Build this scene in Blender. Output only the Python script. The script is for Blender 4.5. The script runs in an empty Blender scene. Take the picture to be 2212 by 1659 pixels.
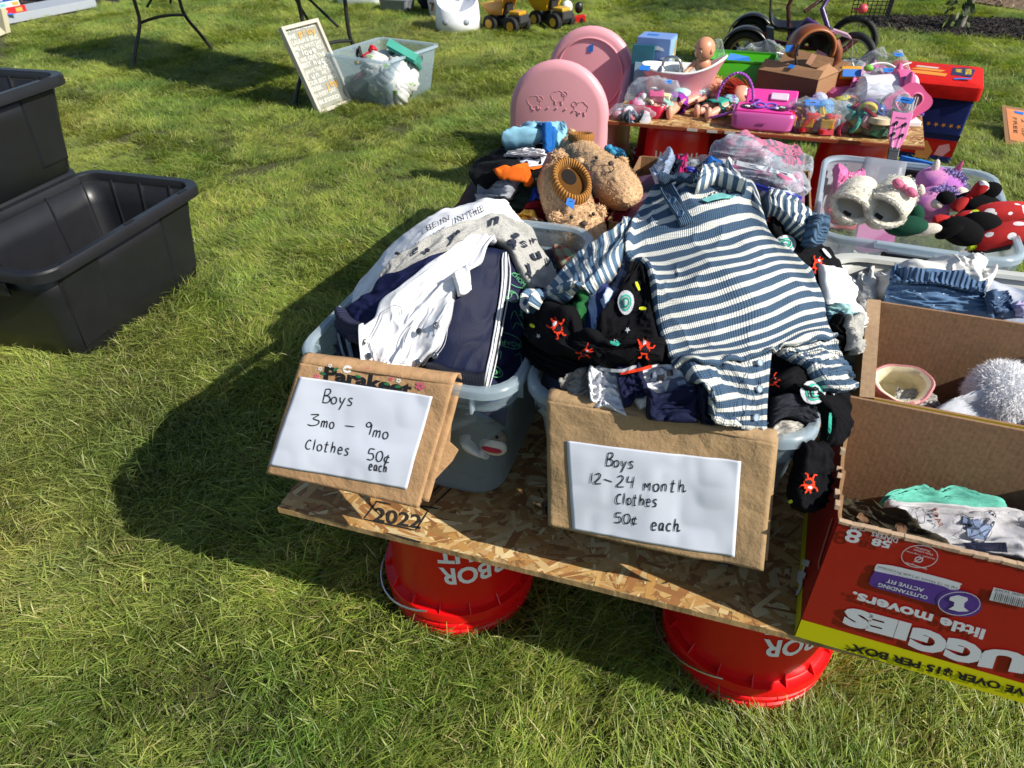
import bpy, bmesh, math, random
import numpy as np
from mathutils import Matrix, Vector
random.seed(7); RNG = np.random.default_rng(7)
S = bpy.context.scene; COL = S.collection
rad = math.radians
# ------------------------------------------------------------------ camera
PITCH, ROLL, YAW, CH, FPX = 0.6436634, -0.0178811, -0.3190431, 1.3042434, 709.82
def _cam():
    cy, sy = math.cos(YAW), math.sin(YAW)
    f = np.array([sy*math.cos(PITCH), cy*math.cos(PITCH), -math.sin(PITCH)])
    r = np.array([cy, -sy, 0.]); u = np.cross(r, f)
    r2 = math.cos(ROLL)*r+math.sin(ROLL)*u; u2 = -math.sin(ROLL)*r+math.cos(ROLL)*u
    return f, r2, u2, np.array([0, 0, CH])
FW, RT, UP, CO = _cam()
cd = bpy.data.cameras.new('camera'); camo = bpy.data.objects.new('camera', cd); COL.objects.link(camo); S.camera = camo
cd.sensor_width = 36; cd.lens = FPX/1024*36; cd.clip_start = .02; cd.clip_end = 300
camo.matrix_world = Matrix(((RT[0], UP[0], -FW[0], CO[0]), (RT[1], UP[1], -FW[1], CO[1]), (RT[2], UP[2], -FW[2], CO[2]), (0, 0, 0, 1)))
cd.dof.use_dof = True; cd.dof.focus_distance = 1.45; cd.dof.aperture_fstop = 9
# ------------------------------------------------------------------ light
SUN = np.array([1.215, -.27, 1.0]); SUN /= np.linalg.norm(SUN)
w = bpy.data.worlds.new('World'); S.world = w; w.use_nodes = True
nt = w.node_tree; nt.nodes.clear()
sk = nt.nodes.new('ShaderNodeTexSky'); sk.sky_type = 'NISHITA'; sk.sun_disc = False
sk.sun_elevation = math.asin(SUN[2]); sk.sun_rotation = math.atan2(SUN[0], SUN[1])
bgn = nt.nodes.new('ShaderNodeBackground'); bgn.inputs['Strength'].default_value = .086
wo = nt.nodes.new('ShaderNodeOutputWorld'); nt.links.new(sk.outputs[0], bgn.inputs[0]); nt.links.new(bgn.outputs[0], wo.inputs[0])
sl = bpy.data.lights.new('sun', 'SUN'); sl.energy = 5.0; sl.angle = rad(.53); sl.color = (1, .95, .86)
so = bpy.data.objects.new('sun', sl); COL.objects.link(so); so.location = (3, -1, 6)
so.rotation_euler = Vector(tuple(SUN)).to_track_quat('Z', 'Y').to_euler()
S.view_settings.view_transform = 'Standard'; S.view_settings.look = 'None'; S.view_settings.gamma = 1
S.view_settings.exposure = .5
S.render.engine = 'CYCLES'
S.cycles.max_bounces = 8; S.cycles.transparent_max_bounces = 16; S.cycles.transmission_bounces = 6
S.cycles.caustics_reflective = False; S.cycles.caustics_refractive = False
# ------------------------------------------------------------------ coordinates: a pixel of the 2212 px wide view -> world
K = 1024/2212
def ray(x, y):
    x = np.asarray(x, float)*K; y = np.asarray(y, float)*K
    return FW+RT*((x-512)/FPX)[..., None]-UP*((y-384)/FPX)[..., None]
def at(x, y, z=0.):
    d = ray(x, y); t = (z-CO[2])/d[..., 2]; return CO+d*t[..., None]
def aty(x, y, Y):
    d = ray(x, y); t = (Y-CO[1])/d[..., 1]; return CO+d*t[..., None]
HB = .385
# ------------------------------------------------------------------ materials
def lin(h):
    if not isinstance(h, str): return tuple(h)[:3]
    h = h.lstrip('#'); c = [int(h[i:i+2], 16)/255 for i in (0, 2, 4)]
    return tuple(v/12.92 if v <= .04045 else ((v+.055)/1.055)**2.4 for v in c)
_M = {}
def node(t, k, **kw):
    n = t.nodes.new(k)
    for a, b in kw.items():
        if a in n.inputs: n.inputs[a].default_value = b
        else: setattr(n, a, b)
    return n
def mat(col, rough=.6, kind='plain', name=None, col2=None, sc=None, bump=None, alpha=None, metal=0, sheen=0, key=None, trans=0, coat=0, amt=.12):
    k = (str(col), rough, kind, str(col2), sc, bump, alpha, metal, sheen, key, trans, coat, amt)
    if k in _M: return _M[k]
    m = bpy.data.materials.new(name or kind); m.use_nodes = True; t = m.node_tree; L = t.links.new
    b = t.nodes['Principled BSDF']; out = t.nodes['Material Output']
    c = lin(col); b.inputs['Roughness'].default_value = rough; b.inputs['Metallic'].default_value = metal
    b.inputs['Base Color'].default_value = (*c, 1)
    if coat: b.inputs['Coat Weight'].default_value = coat
    if sheen: b.inputs['Sheen Weight'].default_value = sheen; b.inputs['Sheen Roughness'].default_value = .5
    tc = node(t, 'ShaderNodeTexCoord'); co = tc.outputs['Object']; uv = tc.outputs['UV']
    def mixc(a, bb, fac):
        x = node(t, 'ShaderNodeMix', data_type='RGBA')
        for i, v in ((6, a), (7, bb)):
            if isinstance(v, tuple): x.inputs[i].default_value = (*v[:3], 1)
            else: L(v, x.inputs[i])
        if isinstance(fac, (int, float)): x.inputs[0].default_value = fac
        else: L(fac, x.inputs[0])
        return x.outputs[2]
    def noise(s, d=3, src=None, r=.6, vec=None):
        n = node(t, 'ShaderNodeTexNoise', Scale=s, Detail=d, Roughness=r); L(src or co, n.inputs['Vector']); return n.outputs['Fac']
    def ramp(f, a, bb):
        r = node(t, 'ShaderNodeMapRange'); r.inputs[1].default_value = a; r.inputs[2].default_value = bb; L(f, r.inputs[0]); return r.outputs[0]
    def mapv(src, s):
        mp = node(t, 'ShaderNodeMapping'); mp.inputs['Scale'].default_value = s; L(src, mp.inputs[0]); return mp.outputs[0]
    def math_(op, a, bb=None):
        x = node(t, 'ShaderNodeMath', operation=op)
        for i, v in ((0, a), (1, bb)):
            if v is None: continue
            if isinstance(v, (int, float)): x.inputs[i].default_value = v
            else: L(v, x.inputs[i])
        return x.outputs[0]
    def dobump(f, st, dist=.002):
        bp = node(t, 'ShaderNodeBump', Strength=st, Distance=dist); L(f, bp.inputs['Height']); L(bp.outputs[0], b.inputs['Normal'])
    dark = tuple(v*(1-amt*2) for v in c)
    if kind == 'plain':
        L(mixc(dark, tuple(min(1, v*(1+amt)) for v in c), noise(sc or 9)), b.inputs['Base Color'])
        if bump: dobump(noise(120, 2), bump, .001)
    elif kind == 'cloth':
        wv = noise(sc or 700, 2); n2 = noise(40, 4)
        L(mixc(tuple(v*.8 for v in c), tuple(min(1, v*1.1) for v in c), ramp(n2, .3, .7)), b.inputs['Base Color'])
        dobump(math_('ADD', wv, math_('MULTIPLY', n2, 1.5)), bump or .45, .0015); b.inputs['Specular IOR Level'].default_value = .2
    elif kind == 'melange':
        n1 = noise(sc or 260, 3, mapv(co, (1, 4, 4)))
        L(mixc(lin(col2), c, ramp(n1, .38, .6)), b.inputs['Base Color']); dobump(n1, .4, .001)
    elif kind == 'waffle':    # stripes run along u; sc stripes in v; waffle relief from uv
        sp = node(t, 'ShaderNodeSeparateXYZ'); L(uv, sp.inputs[0])
        nn = math_('MULTIPLY', math_('SUBTRACT', noise(9, 2), .5), .03)
        fr = math_('FRACT', math_('MULTIPLY', math_('ADD', math_('ADD', sp.outputs[1], math_('MULTIPLY', sp.outputs[0], -.085 if key == 5 else 0)), nn), sc))
        st = ramp(math_('ABSOLUTE', math_('SUBTRACT', fr, .5)), .185, .215)
        base = mixc(lin(col2), c, st)
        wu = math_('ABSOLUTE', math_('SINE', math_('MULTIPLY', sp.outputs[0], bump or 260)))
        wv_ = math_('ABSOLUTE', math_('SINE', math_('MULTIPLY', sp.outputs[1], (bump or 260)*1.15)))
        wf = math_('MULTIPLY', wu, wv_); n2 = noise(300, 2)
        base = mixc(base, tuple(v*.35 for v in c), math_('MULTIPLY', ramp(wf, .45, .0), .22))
        L(base, b.inputs['Base Color']); dobump(math_('ADD', wf, math_('MULTIPLY', n2, .4)), .8, .0018)
    elif kind == 'stripe':    # hard stripes across u
        sp = node(t, 'ShaderNodeSeparateXYZ'); L(uv, sp.inputs[0])
        fr = math_('FRACT', math_('MULTIPLY', sp.outputs[0], sc)); L(mixc(c, lin(col2), math_('GREATER_THAN', fr, .5)), b.inputs['Base Color'])
        dobump(noise(500, 2), .5, .001)
    elif kind == 'rib':
        sp = node(t, 'ShaderNodeSeparateXYZ'); L(uv, sp.inputs[0])
        s = math_('ABSOLUTE', math_('SINE', math_('MULTIPLY', sp.outputs[0], sc)))
        L(mixc(tuple(v*.45 for v in c), c, s), b.inputs['Base Color']); dobump(s, 1, .003)
    elif kind == 'plaid':
        sp = node(t, 'ShaderNodeSeparateXYZ'); L(uv, sp.inputs[0])
        a1 = math_('GREATER_THAN', math_('FRACT', math_('MULTIPLY', sp.outputs[0], sc)), .62)
        a2 = math_('GREATER_THAN', math_('FRACT', math_('MULTIPLY', sp.outputs[1], sc)), .62)
        a3 = math_('GREATER_THAN', math_('FRACT', math_('MULTIPLY', math_('ADD', sp.outputs[0], sp.outputs[1]), 0)), .5)
        x = mixc(c, lin(col2), math_('MULTIPLY', math_('ADD', a1, a2), .5)); L(x, b.inputs['Base Color']); dobump(noise(400, 2), .5, .001)
    elif kind == 'dots':
        v = node(t, 'ShaderNodeTexVoronoi', Scale=sc); L(co if amt != .5 else uv, v.inputs['Vector'])
        base = mixc(c, tuple(q*.7 for q in c), ramp(noise(14, 3), .35, .65))
        L(mixc(lin(col2), base, math_('GREATER_THAN', v.outputs['Distance'], alpha or .2)), b.inputs['Base Color']); dobump(noise(500, 2), .5, .001)
        alpha = None
    elif kind == 'patches':   # random coloured print
        v = node(t, 'ShaderNodeTexVoronoi', Scale=sc or 40); L(mixc((0, 0, 0), (1, 1, 1), 0) if False else co, v.inputs['Vector'])
        hs = node(t, 'ShaderNodeHueSaturation', Saturation=1.1, Value=.8); L(v.outputs['Color'], hs.inputs['Color'])
        L(mixc(c, hs.outputs[0], .45), b.inputs['Base Color']); dobump(noise(200, 2), .4, .001)
    elif kind == 'cardboard':
        n1 = noise(140, 5); fl = node(t, 'ShaderNodeTexWave', Scale=(sc or 55), Distortion=.6); fl.bands_direction = 'X'; L(co, fl.inputs[0])
        f2 = ramp(n1, .3, .75)
        L(mixc(mixc(tuple(v*.78 for v in c), tuple(min(1, v*1.12) for v in c), f2), tuple(v*.86 for v in c), math_('MULTIPLY', fl.outputs['Fac'], .05)), b.inputs['Base Color'])
        dobump(math_('ADD', math_('MULTIPLY', fl.outputs['Fac'], .10), n1), .4, .0010)
    elif kind == 'kraft':
        n1 = noise(22, 5, None, .7); v = node(t, 'ShaderNodeTexVoronoi', Scale=14, feature='DISTANCE_TO_EDGE'); nz = node(t, 'ShaderNodeTexNoise', Scale=6, Detail=3)
        L(co, nz.inputs['Vector']); mx = node(t, 'ShaderNodeMix', data_type='VECTOR'); mx.inputs[0].default_value = .12; L(co, mx.inputs[4]); L(nz.outputs['Color'], mx.inputs[5]); L(mx.outputs[1], v.inputs['Vector'])
        cr = math_('MULTIPLY', ramp(v.outputs['Distance'], 0, .3), .35)
        L(mixc(tuple(v_*.85 for v_ in c), tuple(min(1, v_*1.1) for v_ in c), ramp(n1, .35, .65)), b.inputs['Base Color'])
        dobump(math_('ADD', cr, math_('MULTIPLY', n1, 1.3)), .8, .004)
    elif kind == 'attr':
        a = node(t, 'ShaderNodeAttribute', attribute_name='tint'); n1 = noise(160, 4, mapv(co, (1, 5, 5)))
        L(mixc(mixc((0, 0, 0), a.outputs['Color'], .72), a.outputs['Color'], n1), b.inputs['Base Color'])
        if bump: dobump(n1, bump, .001)
    elif kind == 'fleece':
        n1 = noise(sc or 320, 3); L(mixc(tuple(v*.75 for v in c), tuple(min(1, v*1.2) for v in c), ramp(n1, .3, .7)), b.inputs['Base Color']); dobump(n1, .8, .0015); b.inputs['Specular IOR Level'].default_value = .15
    elif kind == 'bark':
        n1 = noise(30, 5, mapv(co, (1, 1, .3))); L(mixc(tuple(v*.35 for v in c), c, ramp(n1, .35, .6)), b.inputs['Base Color']); dobump(n1, 1, .004)
    elif kind == 'soil':
        n1 = noise(60, 6, None, .75); L(mixc(tuple(v*.4 for v in c), c, ramp(n1, .35, .65)), b.inputs['Base Color']); dobump(n1, 1, .02)
    elif kind == 'tiedye':
        n1 = noise(sc or 16, 3); L(mixc(c, lin(col2), ramp(n1, .42, .58)), b.inputs['Base Color']); dobump(noise(500, 2), .6, .0015)
    if alpha is not None:       # see-through plastic
        tr = node(t, 'ShaderNodeBsdfTransparent'); tr.inputs[0].default_value = (.93, .96, .98, 1) if trans == 0 else (*lin(trans), 1)
        mx = node(t, 'ShaderNodeMixShader'); lw = node(t, 'ShaderNodeLayerWeight', Blend=.35)
        fc = math_('ADD', math_('MULTIPLY', lw.outputs['Facing'], (1-alpha)*(.28 if kind == 'film' else .55)), alpha)
        if kind == 'film':
            n1 = noise(26, 4, None, .65); dobump(n1, 1., .012); n3 = ramp(noise(22, 6, None, .75), .56, .66)
            fc = math_('ADD', fc, math_('MULTIPLY', n3, .22))
        L(fc, mx.inputs[0]); L(tr.outputs[0], mx.inputs[1]); L(b.outputs[0], mx.inputs[2]); L(mx.outputs[0], out.inputs[0])
        tl = node(t, 'ShaderNodeBsdfTranslucent'); tl.inputs[0].default_value = (*c, 1); m2 = node(t, 'ShaderNodeMixShader'); m2.inputs[0].default_value = .35
        if kind != 'film': L(b.outputs[0], m2.inputs[1]); L(tl.outputs[0], m2.inputs[2]); L(m2.outputs[0], mx.inputs[2])
    _M[k] = m; return m
# ------------------------------------------------------------------ objects
def tag(o, label=None, cat=None, group=None, kind=None):
    if label: o['label'] = label
    if cat: o['category'] = cat
    if group: o['group'] = group
    if kind: o['kind'] = kind
    return o
def thing(name, label, cat, loc=(0, 0, 0), rz=0, group=None):
    o = bpy.data.objects.new(name, None); COL.objects.link(o); o.empty_display_size = .05
    o.location = tuple(float(v) for v in loc); o.rotation_euler = (0, 0, rz); return tag(o, label, cat, group)
def wloc(p):
    v = np.zeros(3)
    while p is not None: v += np.array(p.location); p = p.parent
    return v
class MB:
    def __init__(s): s.v = []; s.f = []; s.n = 0; s.uv = None; s.tint = []
    def add(s, V, Fc, tint=None):
        V = np.asarray(V, float).reshape(-1, 3); s.v.append(V); s.f += [tuple(int(i)+s.n for i in q) for q in Fc]; s.n += len(V)
        if tint is not None: s.tint.append(np.tile(np.array([*lin(tint), 1.]), (len(V), 1)))
        return s
    def box(s, c, d, R=None, taper=1., tint=None):
        x, y, z = np.array(d)/2; V = np.array([[-x*taper, -y*taper, -z], [x*taper, -y*taper, -z], [x*taper, y*taper, -z], [-x*taper, y*taper, -z], [-x, -y, z], [x, -y, z], [x, y, z], [-x, y, z]])
        if R is not None: V = V@np.array(R).T
        return s.add(V+np.array(c), [(0, 3, 2, 1), (4, 5, 6, 7), (0, 1, 5, 4), (1, 2, 6, 5), (2, 3, 7, 6), (3, 0, 4, 7)], tint)
    def loft(s, rings, cap=(True, True), closed=True, tint=None):
        n = len(rings[0]); V = np.concatenate([np.asarray(r, float) for r in rings]); Fc = []
        for i in range(len(rings)-1):
            for j in range(n if closed else n-1):
                a = i*n+j; b = i*n+(j+1) % n; Fc.append((a, b, b+n, a+n))
        if cap[0]: Fc.append(tuple(range(n))[::-1])
        if cap[1]: Fc.append(tuple((len(rings)-1)*n+k for k in range(n)))
        return s.add(V, Fc, tint)
    def tube(s, P, r, n=8, tint=None):
        P = np.asarray(P, float); m = len(P); r = np.broadcast_to(r, (m,)); T = np.gradient(P, axis=0); T /= np.linalg.norm(T, axis=1)[:, None]+1e-9
        up = np.array([0, 0, 1.]) if abs(T[0, 2]) < .9 else np.array([1., 0, 0]); rings = []; a = np.linspace(0, 2*np.pi, n, endpoint=False)
        N = np.cross(up, T[0]); N /= np.linalg.norm(N)
        for i in range(m):
            N = N-T[i]*(N@T[i]); N /= np.linalg.norm(N)+1e-9; B = np.cross(T[i], N)
            rings.append(P[i]+r[i]*(np.cos(a)[:, None]*N+np.sin(a)[:, None]*B))
        return s.loft(rings, tint=tint)
    def lathe(s, prof, n=40, c=(0, 0, 0), cap=(True, True), R=None, sx=1, sy=1, tint=None):
        a = np.linspace(0, 2*np.pi, n, endpoint=False)
        rings = [np.stack([r*np.cos(a)*sx, r*np.sin(a)*sy, np.full(n, z)], 1) for r, z in prof]
        if R is not None: rings = [q@np.array(R).T for q in rings]
        return s.loft([q+np.array(c) for q in rings], cap, tint=tint)
    def ball(s, c, r, R=None, n=14, m=9, tint=None, nz=0):
        rx, ry, rz = np.broadcast_to(r, (3,)); rings = []
        a = np.linspace(0, 2*np.pi, n, endpoint=False)
        for k in range(m):
            t = -np.pi/2+np.pi*(k+.15)/(m-.7); q = np.stack([rx*np.cos(t)*np.cos(a), ry*np.cos(t)*np.sin(a), np.full(n, rz*np.sin(t))], 1)
            if nz: q = q*(1+nz*np.sin(q[:, :1]*90+q[:, 1:2]*70+q[:, 2:]*110))
            if R is not None: q = q@np.array(R).T
            rings.append(q+np.array(c))
        return s.loft(rings, tint=tint)
    def grid(s, P, uv=None, tint=None):
        a, b = P.shape[:2]; I = np.arange(a*b).reshape(a, b)
        Q = np.stack([I[:-1, :-1], I[:-1, 1:], I[1:, 1:], I[1:, :-1]], -1).reshape(-1, 4); s.add(P.reshape(-1, 3), Q, tint)
        if uv is None:
            U, W = np.meshgrid(np.linspace(0, 1, b), np.linspace(0, 1, a)); uv = np.stack([U, W], -1)
        s.uv = uv.reshape(-1, 2) if s.uv is None else np.concatenate([s.uv, uv.reshape(-1, 2)]); return s
    def build(s, name, m, parent=None, smooth=40, solid=0, bevel=0, world=False, sub=0, label=None, off=0.):
        V = np.concatenate(s.v) if s.v else np.zeros((0, 3))
        if world and parent is not None:
            V = V-wloc(parent); q = parent
            while q.parent is not None: q = q.parent
            if q.rotation_euler[2]: V = V@rz_(q.rotation_euler[2])
        me = bpy.data.meshes.new(name); me.from_pydata(V.tolist(), [], s.f); me.update()
        if smooth:
            me.polygons.foreach_set('use_smooth', [True]*len(me.polygons))
            if smooth < 180: me.set_sharp_from_angle(angle=rad(smooth))
        if s.uv is not None and len(s.uv) == len(V):
            l = me.uv_layers.new(name='UVMap'); vi = np.empty(len(me.loops), int); me.loops.foreach_get('vertex_index', vi); l.data.foreach_set('uv', s.uv[vi].ravel())
        if s.tint:
            T = np.concatenate(s.tint)
            if len(T) == len(V): c = me.color_attributes.new('tint', 'FLOAT_COLOR', 'POINT'); c.data.foreach_set('color', T.ravel())
        if m is not None: me.materials.append(m)
        o = bpy.data.objects.new(name, me); COL.objects.link(o)
        if parent is not None: o.parent = parent
        if solid: q = o.modifiers.new('solid', 'SOLIDIFY'); q.thickness = solid; q.offset = off
        if bevel: q = o.modifiers.new('bevel', 'BEVEL'); q.width = bevel; q.segments = 2; q.limit_method = 'ANGLE'
        if sub: q = o.modifiers.new('sub', 'SUBSURF'); q.levels = q.render_levels = sub
        if label: o['label'] = label
        return o
def copy_tree(o, loc, rz, parent=None):
    c = o.copy(); COL.objects.link(c)
    if parent is None: c.location = loc; c.rotation_euler = (0, 0, rz)
    else: c.parent = parent
    for ch in o.children: copy_tree(ch, None, None, c)
    return c
def rx(a): c, s = math.cos(a), math.sin(a); return np.array([[1, 0, 0], [0, c, -s], [0, s, c]])
def ry(a): c, s = math.cos(a), math.sin(a); return np.array([[c, 0, s], [0, 1, 0], [-s, 0, c]])
def rz_(a): c, s = math.cos(a), math.sin(a); return np.array([[c, -s, 0], [s, c, 0], [0, 0, 1]])
def rrect(w, d, r, n=6, z=0):
    r = min(r, w/2-1e-4, d/2-1e-4); P = []
    for cx, cy, a0 in ((w/2-r, d/2-r, 0), (-w/2+r, d/2-r, 90), (-w/2+r, -d/2+r, 180), (w/2-r, -d/2+r, 270)):
        for k in range(n+1): a = rad(a0+90*k/n); P.append((cx+r*math.cos(a), cy+r*math.sin(a), z))
    return np.array(P)
def crom(P, n):
    P = np.asarray(P, float); m = len(P)
    if m == 2: t = np.linspace(0, 1, n); return P[0]+(P[1]-P[0])*t.reshape((-1,)+(1,)*(P.ndim-1))
    Q = np.concatenate([[2*P[0]-P[1]], P, [2*P[-1]-P[-2]]]); t = np.linspace(0, m-1, n); i = np.minimum(t.astype(int), m-2); f = (t-i).reshape((-1,)+(1,)*(P.ndim-1))
    a, b, c, d = Q[i], Q[i+1], Q[i+2], Q[i+3]
    return .5*((2*b)+(c-a)*f+(2*a-5*b+4*c-d)*f**2+(3*b-a-3*c+d)*f**3)
_LAT = RNG.random((64, 64))
def vnoise(x, y, seed=0):
    x = np.asarray(x)+seed*7.31; y = np.asarray(y)+seed*3.77; xi = np.floor(x).astype(int); yi = np.floor(y).astype(int); fx = x-xi; fy = y-yi
    fx = fx*fx*(3-2*fx); fy = fy*fy*(3-2*fy); g = lambda a, b: _LAT[a % 64, b % 64]
    return (g(xi, yi)*(1-fx)+g(xi+1, yi)*fx)*(1-fy)+(g(xi, yi+1)*(1-fx)+g(xi+1, yi+1)*fx)*fy
# ------------------------------------------------------------------ text
_TX = {}
def text2d(s, bold=0., shear=0.):
    k = (s, bold, shear)
    if k in _TX: return _TX[k]
    c = bpy.data.curves.new('t', 'FONT'); c.body = s; c.size = 1; c.offset = bold; c.shear = shear; c.resolution_u = 3; c.fill_mode = 'FRONT' if hasattr(c, 'fill_mode') else c.fill_mode
    o = bpy.data.objects.new('t', c); COL.objects.link(o); dg = bpy.context.evaluated_depsgraph_get(); dg.update()
    me = o.evaluated_get(dg).to_mesh(); V = np.array([v.co[:2] for v in me.vertices]); Fc = [tuple(p.vertices) for p in me.polygons]
    o.evaluated_get(dg).to_mesh_clear(); bpy.data.objects.remove(o); bpy.data.curves.remove(c)
    V = V-V.min(0); w, h = V.max(0); _TX[k] = (V, Fc, w, h); return _TX[k]
# handwriting strokes: x right, y up, x-height .55, caps 1
HW = {
 'B': [[(.12, 1), (.05, 0)], [(.1, .97), (.42, 1), (.5, .8), (.35, .6), (.12, .52), (.42, .5), (.55, .28), (.4, .05), (.03, .02)]],
 'o': [[(.28, .5), (.1, .42), (.05, .2), (.15, .02), (.33, .03), (.43, .22), (.38, .42), (.24, .51)]],
 'y': [[(.05, .52), (.1, .25), (.2, .12)], [(.42, .52), (.25, .05), (.08, -.38)]],
 's': [[(.38, .48), (.22, .54), (.08, .42), (.2, .3), (.34, .18), (.26, .02), (.03, .02)]],
 '3': [[(.08, .92), (.45, .95), (.22, .6), (.5, .42), (.45, .12), (.2, 0), (0, .08)]],
 'm': [[(.05, .5), (.03, 0)], [(.04, .35), (.18, .5), (.26, .4), (.25, .02)], [(.26, .33), (.42, .5), (.5, .4), (.5, 0)]],
 'M': [[(.05, .52), (.04, 0)], [(.05, .52), (.25, .25), (.42, .54), (.44, 0)]],
 '-': [[(.05, .38), (.55, .38)]],
 '~': [[(.05, .45), (.2, .42), (.6, .3)]],
 '9': [[(.42, .75), (.28, .95), (.08, .85), (.08, .62), (.28, .58), (.42, .78), (.42, .5), (.38, 0)]],
 'C': [[(.42, .66), (.25, .75), (.06, .5), (.04, .2), (.2, .02), (.42, .08)]],
 'l': [[(.12, .85), (.08, 0)]],
 't': [[(.2, .8), (.14, .05), (.3, .02)], [(.02, .55), (.36, .55)]],
 'h': [[(.08, .85), (.05, 0)], [(.06, .3), (.22, .5), (.34, .4), (.32, .02)]],
 'H': [[(.08, .85), (.05, 0)], [(.06, .3), (.22, .5), (.34, .4), (.34, .02), (.55, .12)]],
 'e': [[(.06, .28), (.36, .32), (.34, .46), (.18, .54), (.06, .38), (.06, .12), (.2, 0), (.38, .08)]],
 '5': [[(.45, .97), (.12, .95), (.08, .56), (.35, .58), (.46, .3), (.32, .03), (.02, .05)]],
 '0': [[(.28, .93), (.08, .75), (.05, .3), (.2, .03), (.4, .15), (.48, .55), (.4, .85), (.25, .94)]],
 'c': [[(.36, .42), (.22, .52), (.06, .35), (.06, .12), (.2, 0), (.36, .06)]],
 '$': [[(.36, .52), (.2, .6), (.05, .45), (.05, .2), (.2, .08), (.38, .14)], [(.26, .78), (.14, -.12)]],
 'a': [[(.34, .48), (.15, .5), (.04, .25), (.12, .03), (.28, .12), (.36, .48), (.34, .1), (.42, 0)]],
 'n': [[(.05, .5), (.04, 0)], [(.04, .35), (.2, .5), (.32, .4), (.32, .02)]],
 '1': [[(.12, .98), (.1, 0)]],
 '2': [[(.05, .8), (.22, .97), (.38, .82), (.3, .5), (.03, .05), (.48, .05)]],
 '4': [[(.1, .97), (.06, .5), (.42, .52)], [(.44, .98), (.38, 0)]],
 'g': [[(.34, .48), (.15, .5), (.04, .25), (.14, .05), (.3, .15), (.36, .48), (.3, -.25), (.08, -.35)]],
 'i': [[(.08, .5), (.08, 0)]], 'r': [[(.06, .5), (.05, 0)], [(.05, .3), (.15, .48), (.3, .48)]], '.': [[(.1, .04), (.12, 0)]],
 'f': [[(.3, .85), (.14, .8), (.12, 0)], [(.02, .5), (.3, .5)]], 'x': [[(.05, .5), (.35, 0)], [(.35, .5), (.05, 0)]], 'u': [[(.05, .5), (.08, .1), (.25, .05), (.34, .5), (.36, 0)]],
 'v': [[(.03, .5), (.18, 0), (.36, .5)]], 'w': [[(.03, .5), (.15, 0), (.25, .4), (.38, 0), (.5, .5)]], 'p': [[(.06, .5), (.03, -.35)], [(.06, .4), (.25, .5), (.38, .3), (.25, .03), (.06, .1)]], 'd': [[(.34, .4), (.15, .5), (.04, .25), (.14, .03), (.34, .12)], [(.38, .9), (.34, 0)]],
 'j': [[(.2, .5), (.18, -.25), (0, -.3)]], 'b': [[(.08, .9), (.05, 0)], [(.06, .4), (.25, .5), (.36, .25), (.2, 0), (.05, .06)]]}
HWW = {'m': .6, 'M': .55, '-': .62, '~': .66, ' ': .5, '1': .25, 'l': .22, 'i': .2, 'H': .6, '.': .2, 'w': .6}
def hand2d(s, sp=.1):
    L = []; x = 0
    for ch in s:
        for st in HW.get(ch, []): L.append([(x+a, b) for a, b in st])
        x += HWW.get(ch, .5)+sp
    return L, x-sp
def ribbon(P, wd, n=None):
    P = crom(P, max(6, len(P)*4)) if len(P) > 2 else crom(P, 4)
    T = np.gradient(P, axis=0); T /= np.linalg.norm(T, axis=1)[:, None]+1e-9; N = np.stack([-T[:, 1], T[:, 0]], 1)
    w_ = wd/2*np.concatenate([[.6], np.ones(len(P)-2), [.6]])[:, None]; return P+N*w_, P-N*w_
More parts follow.
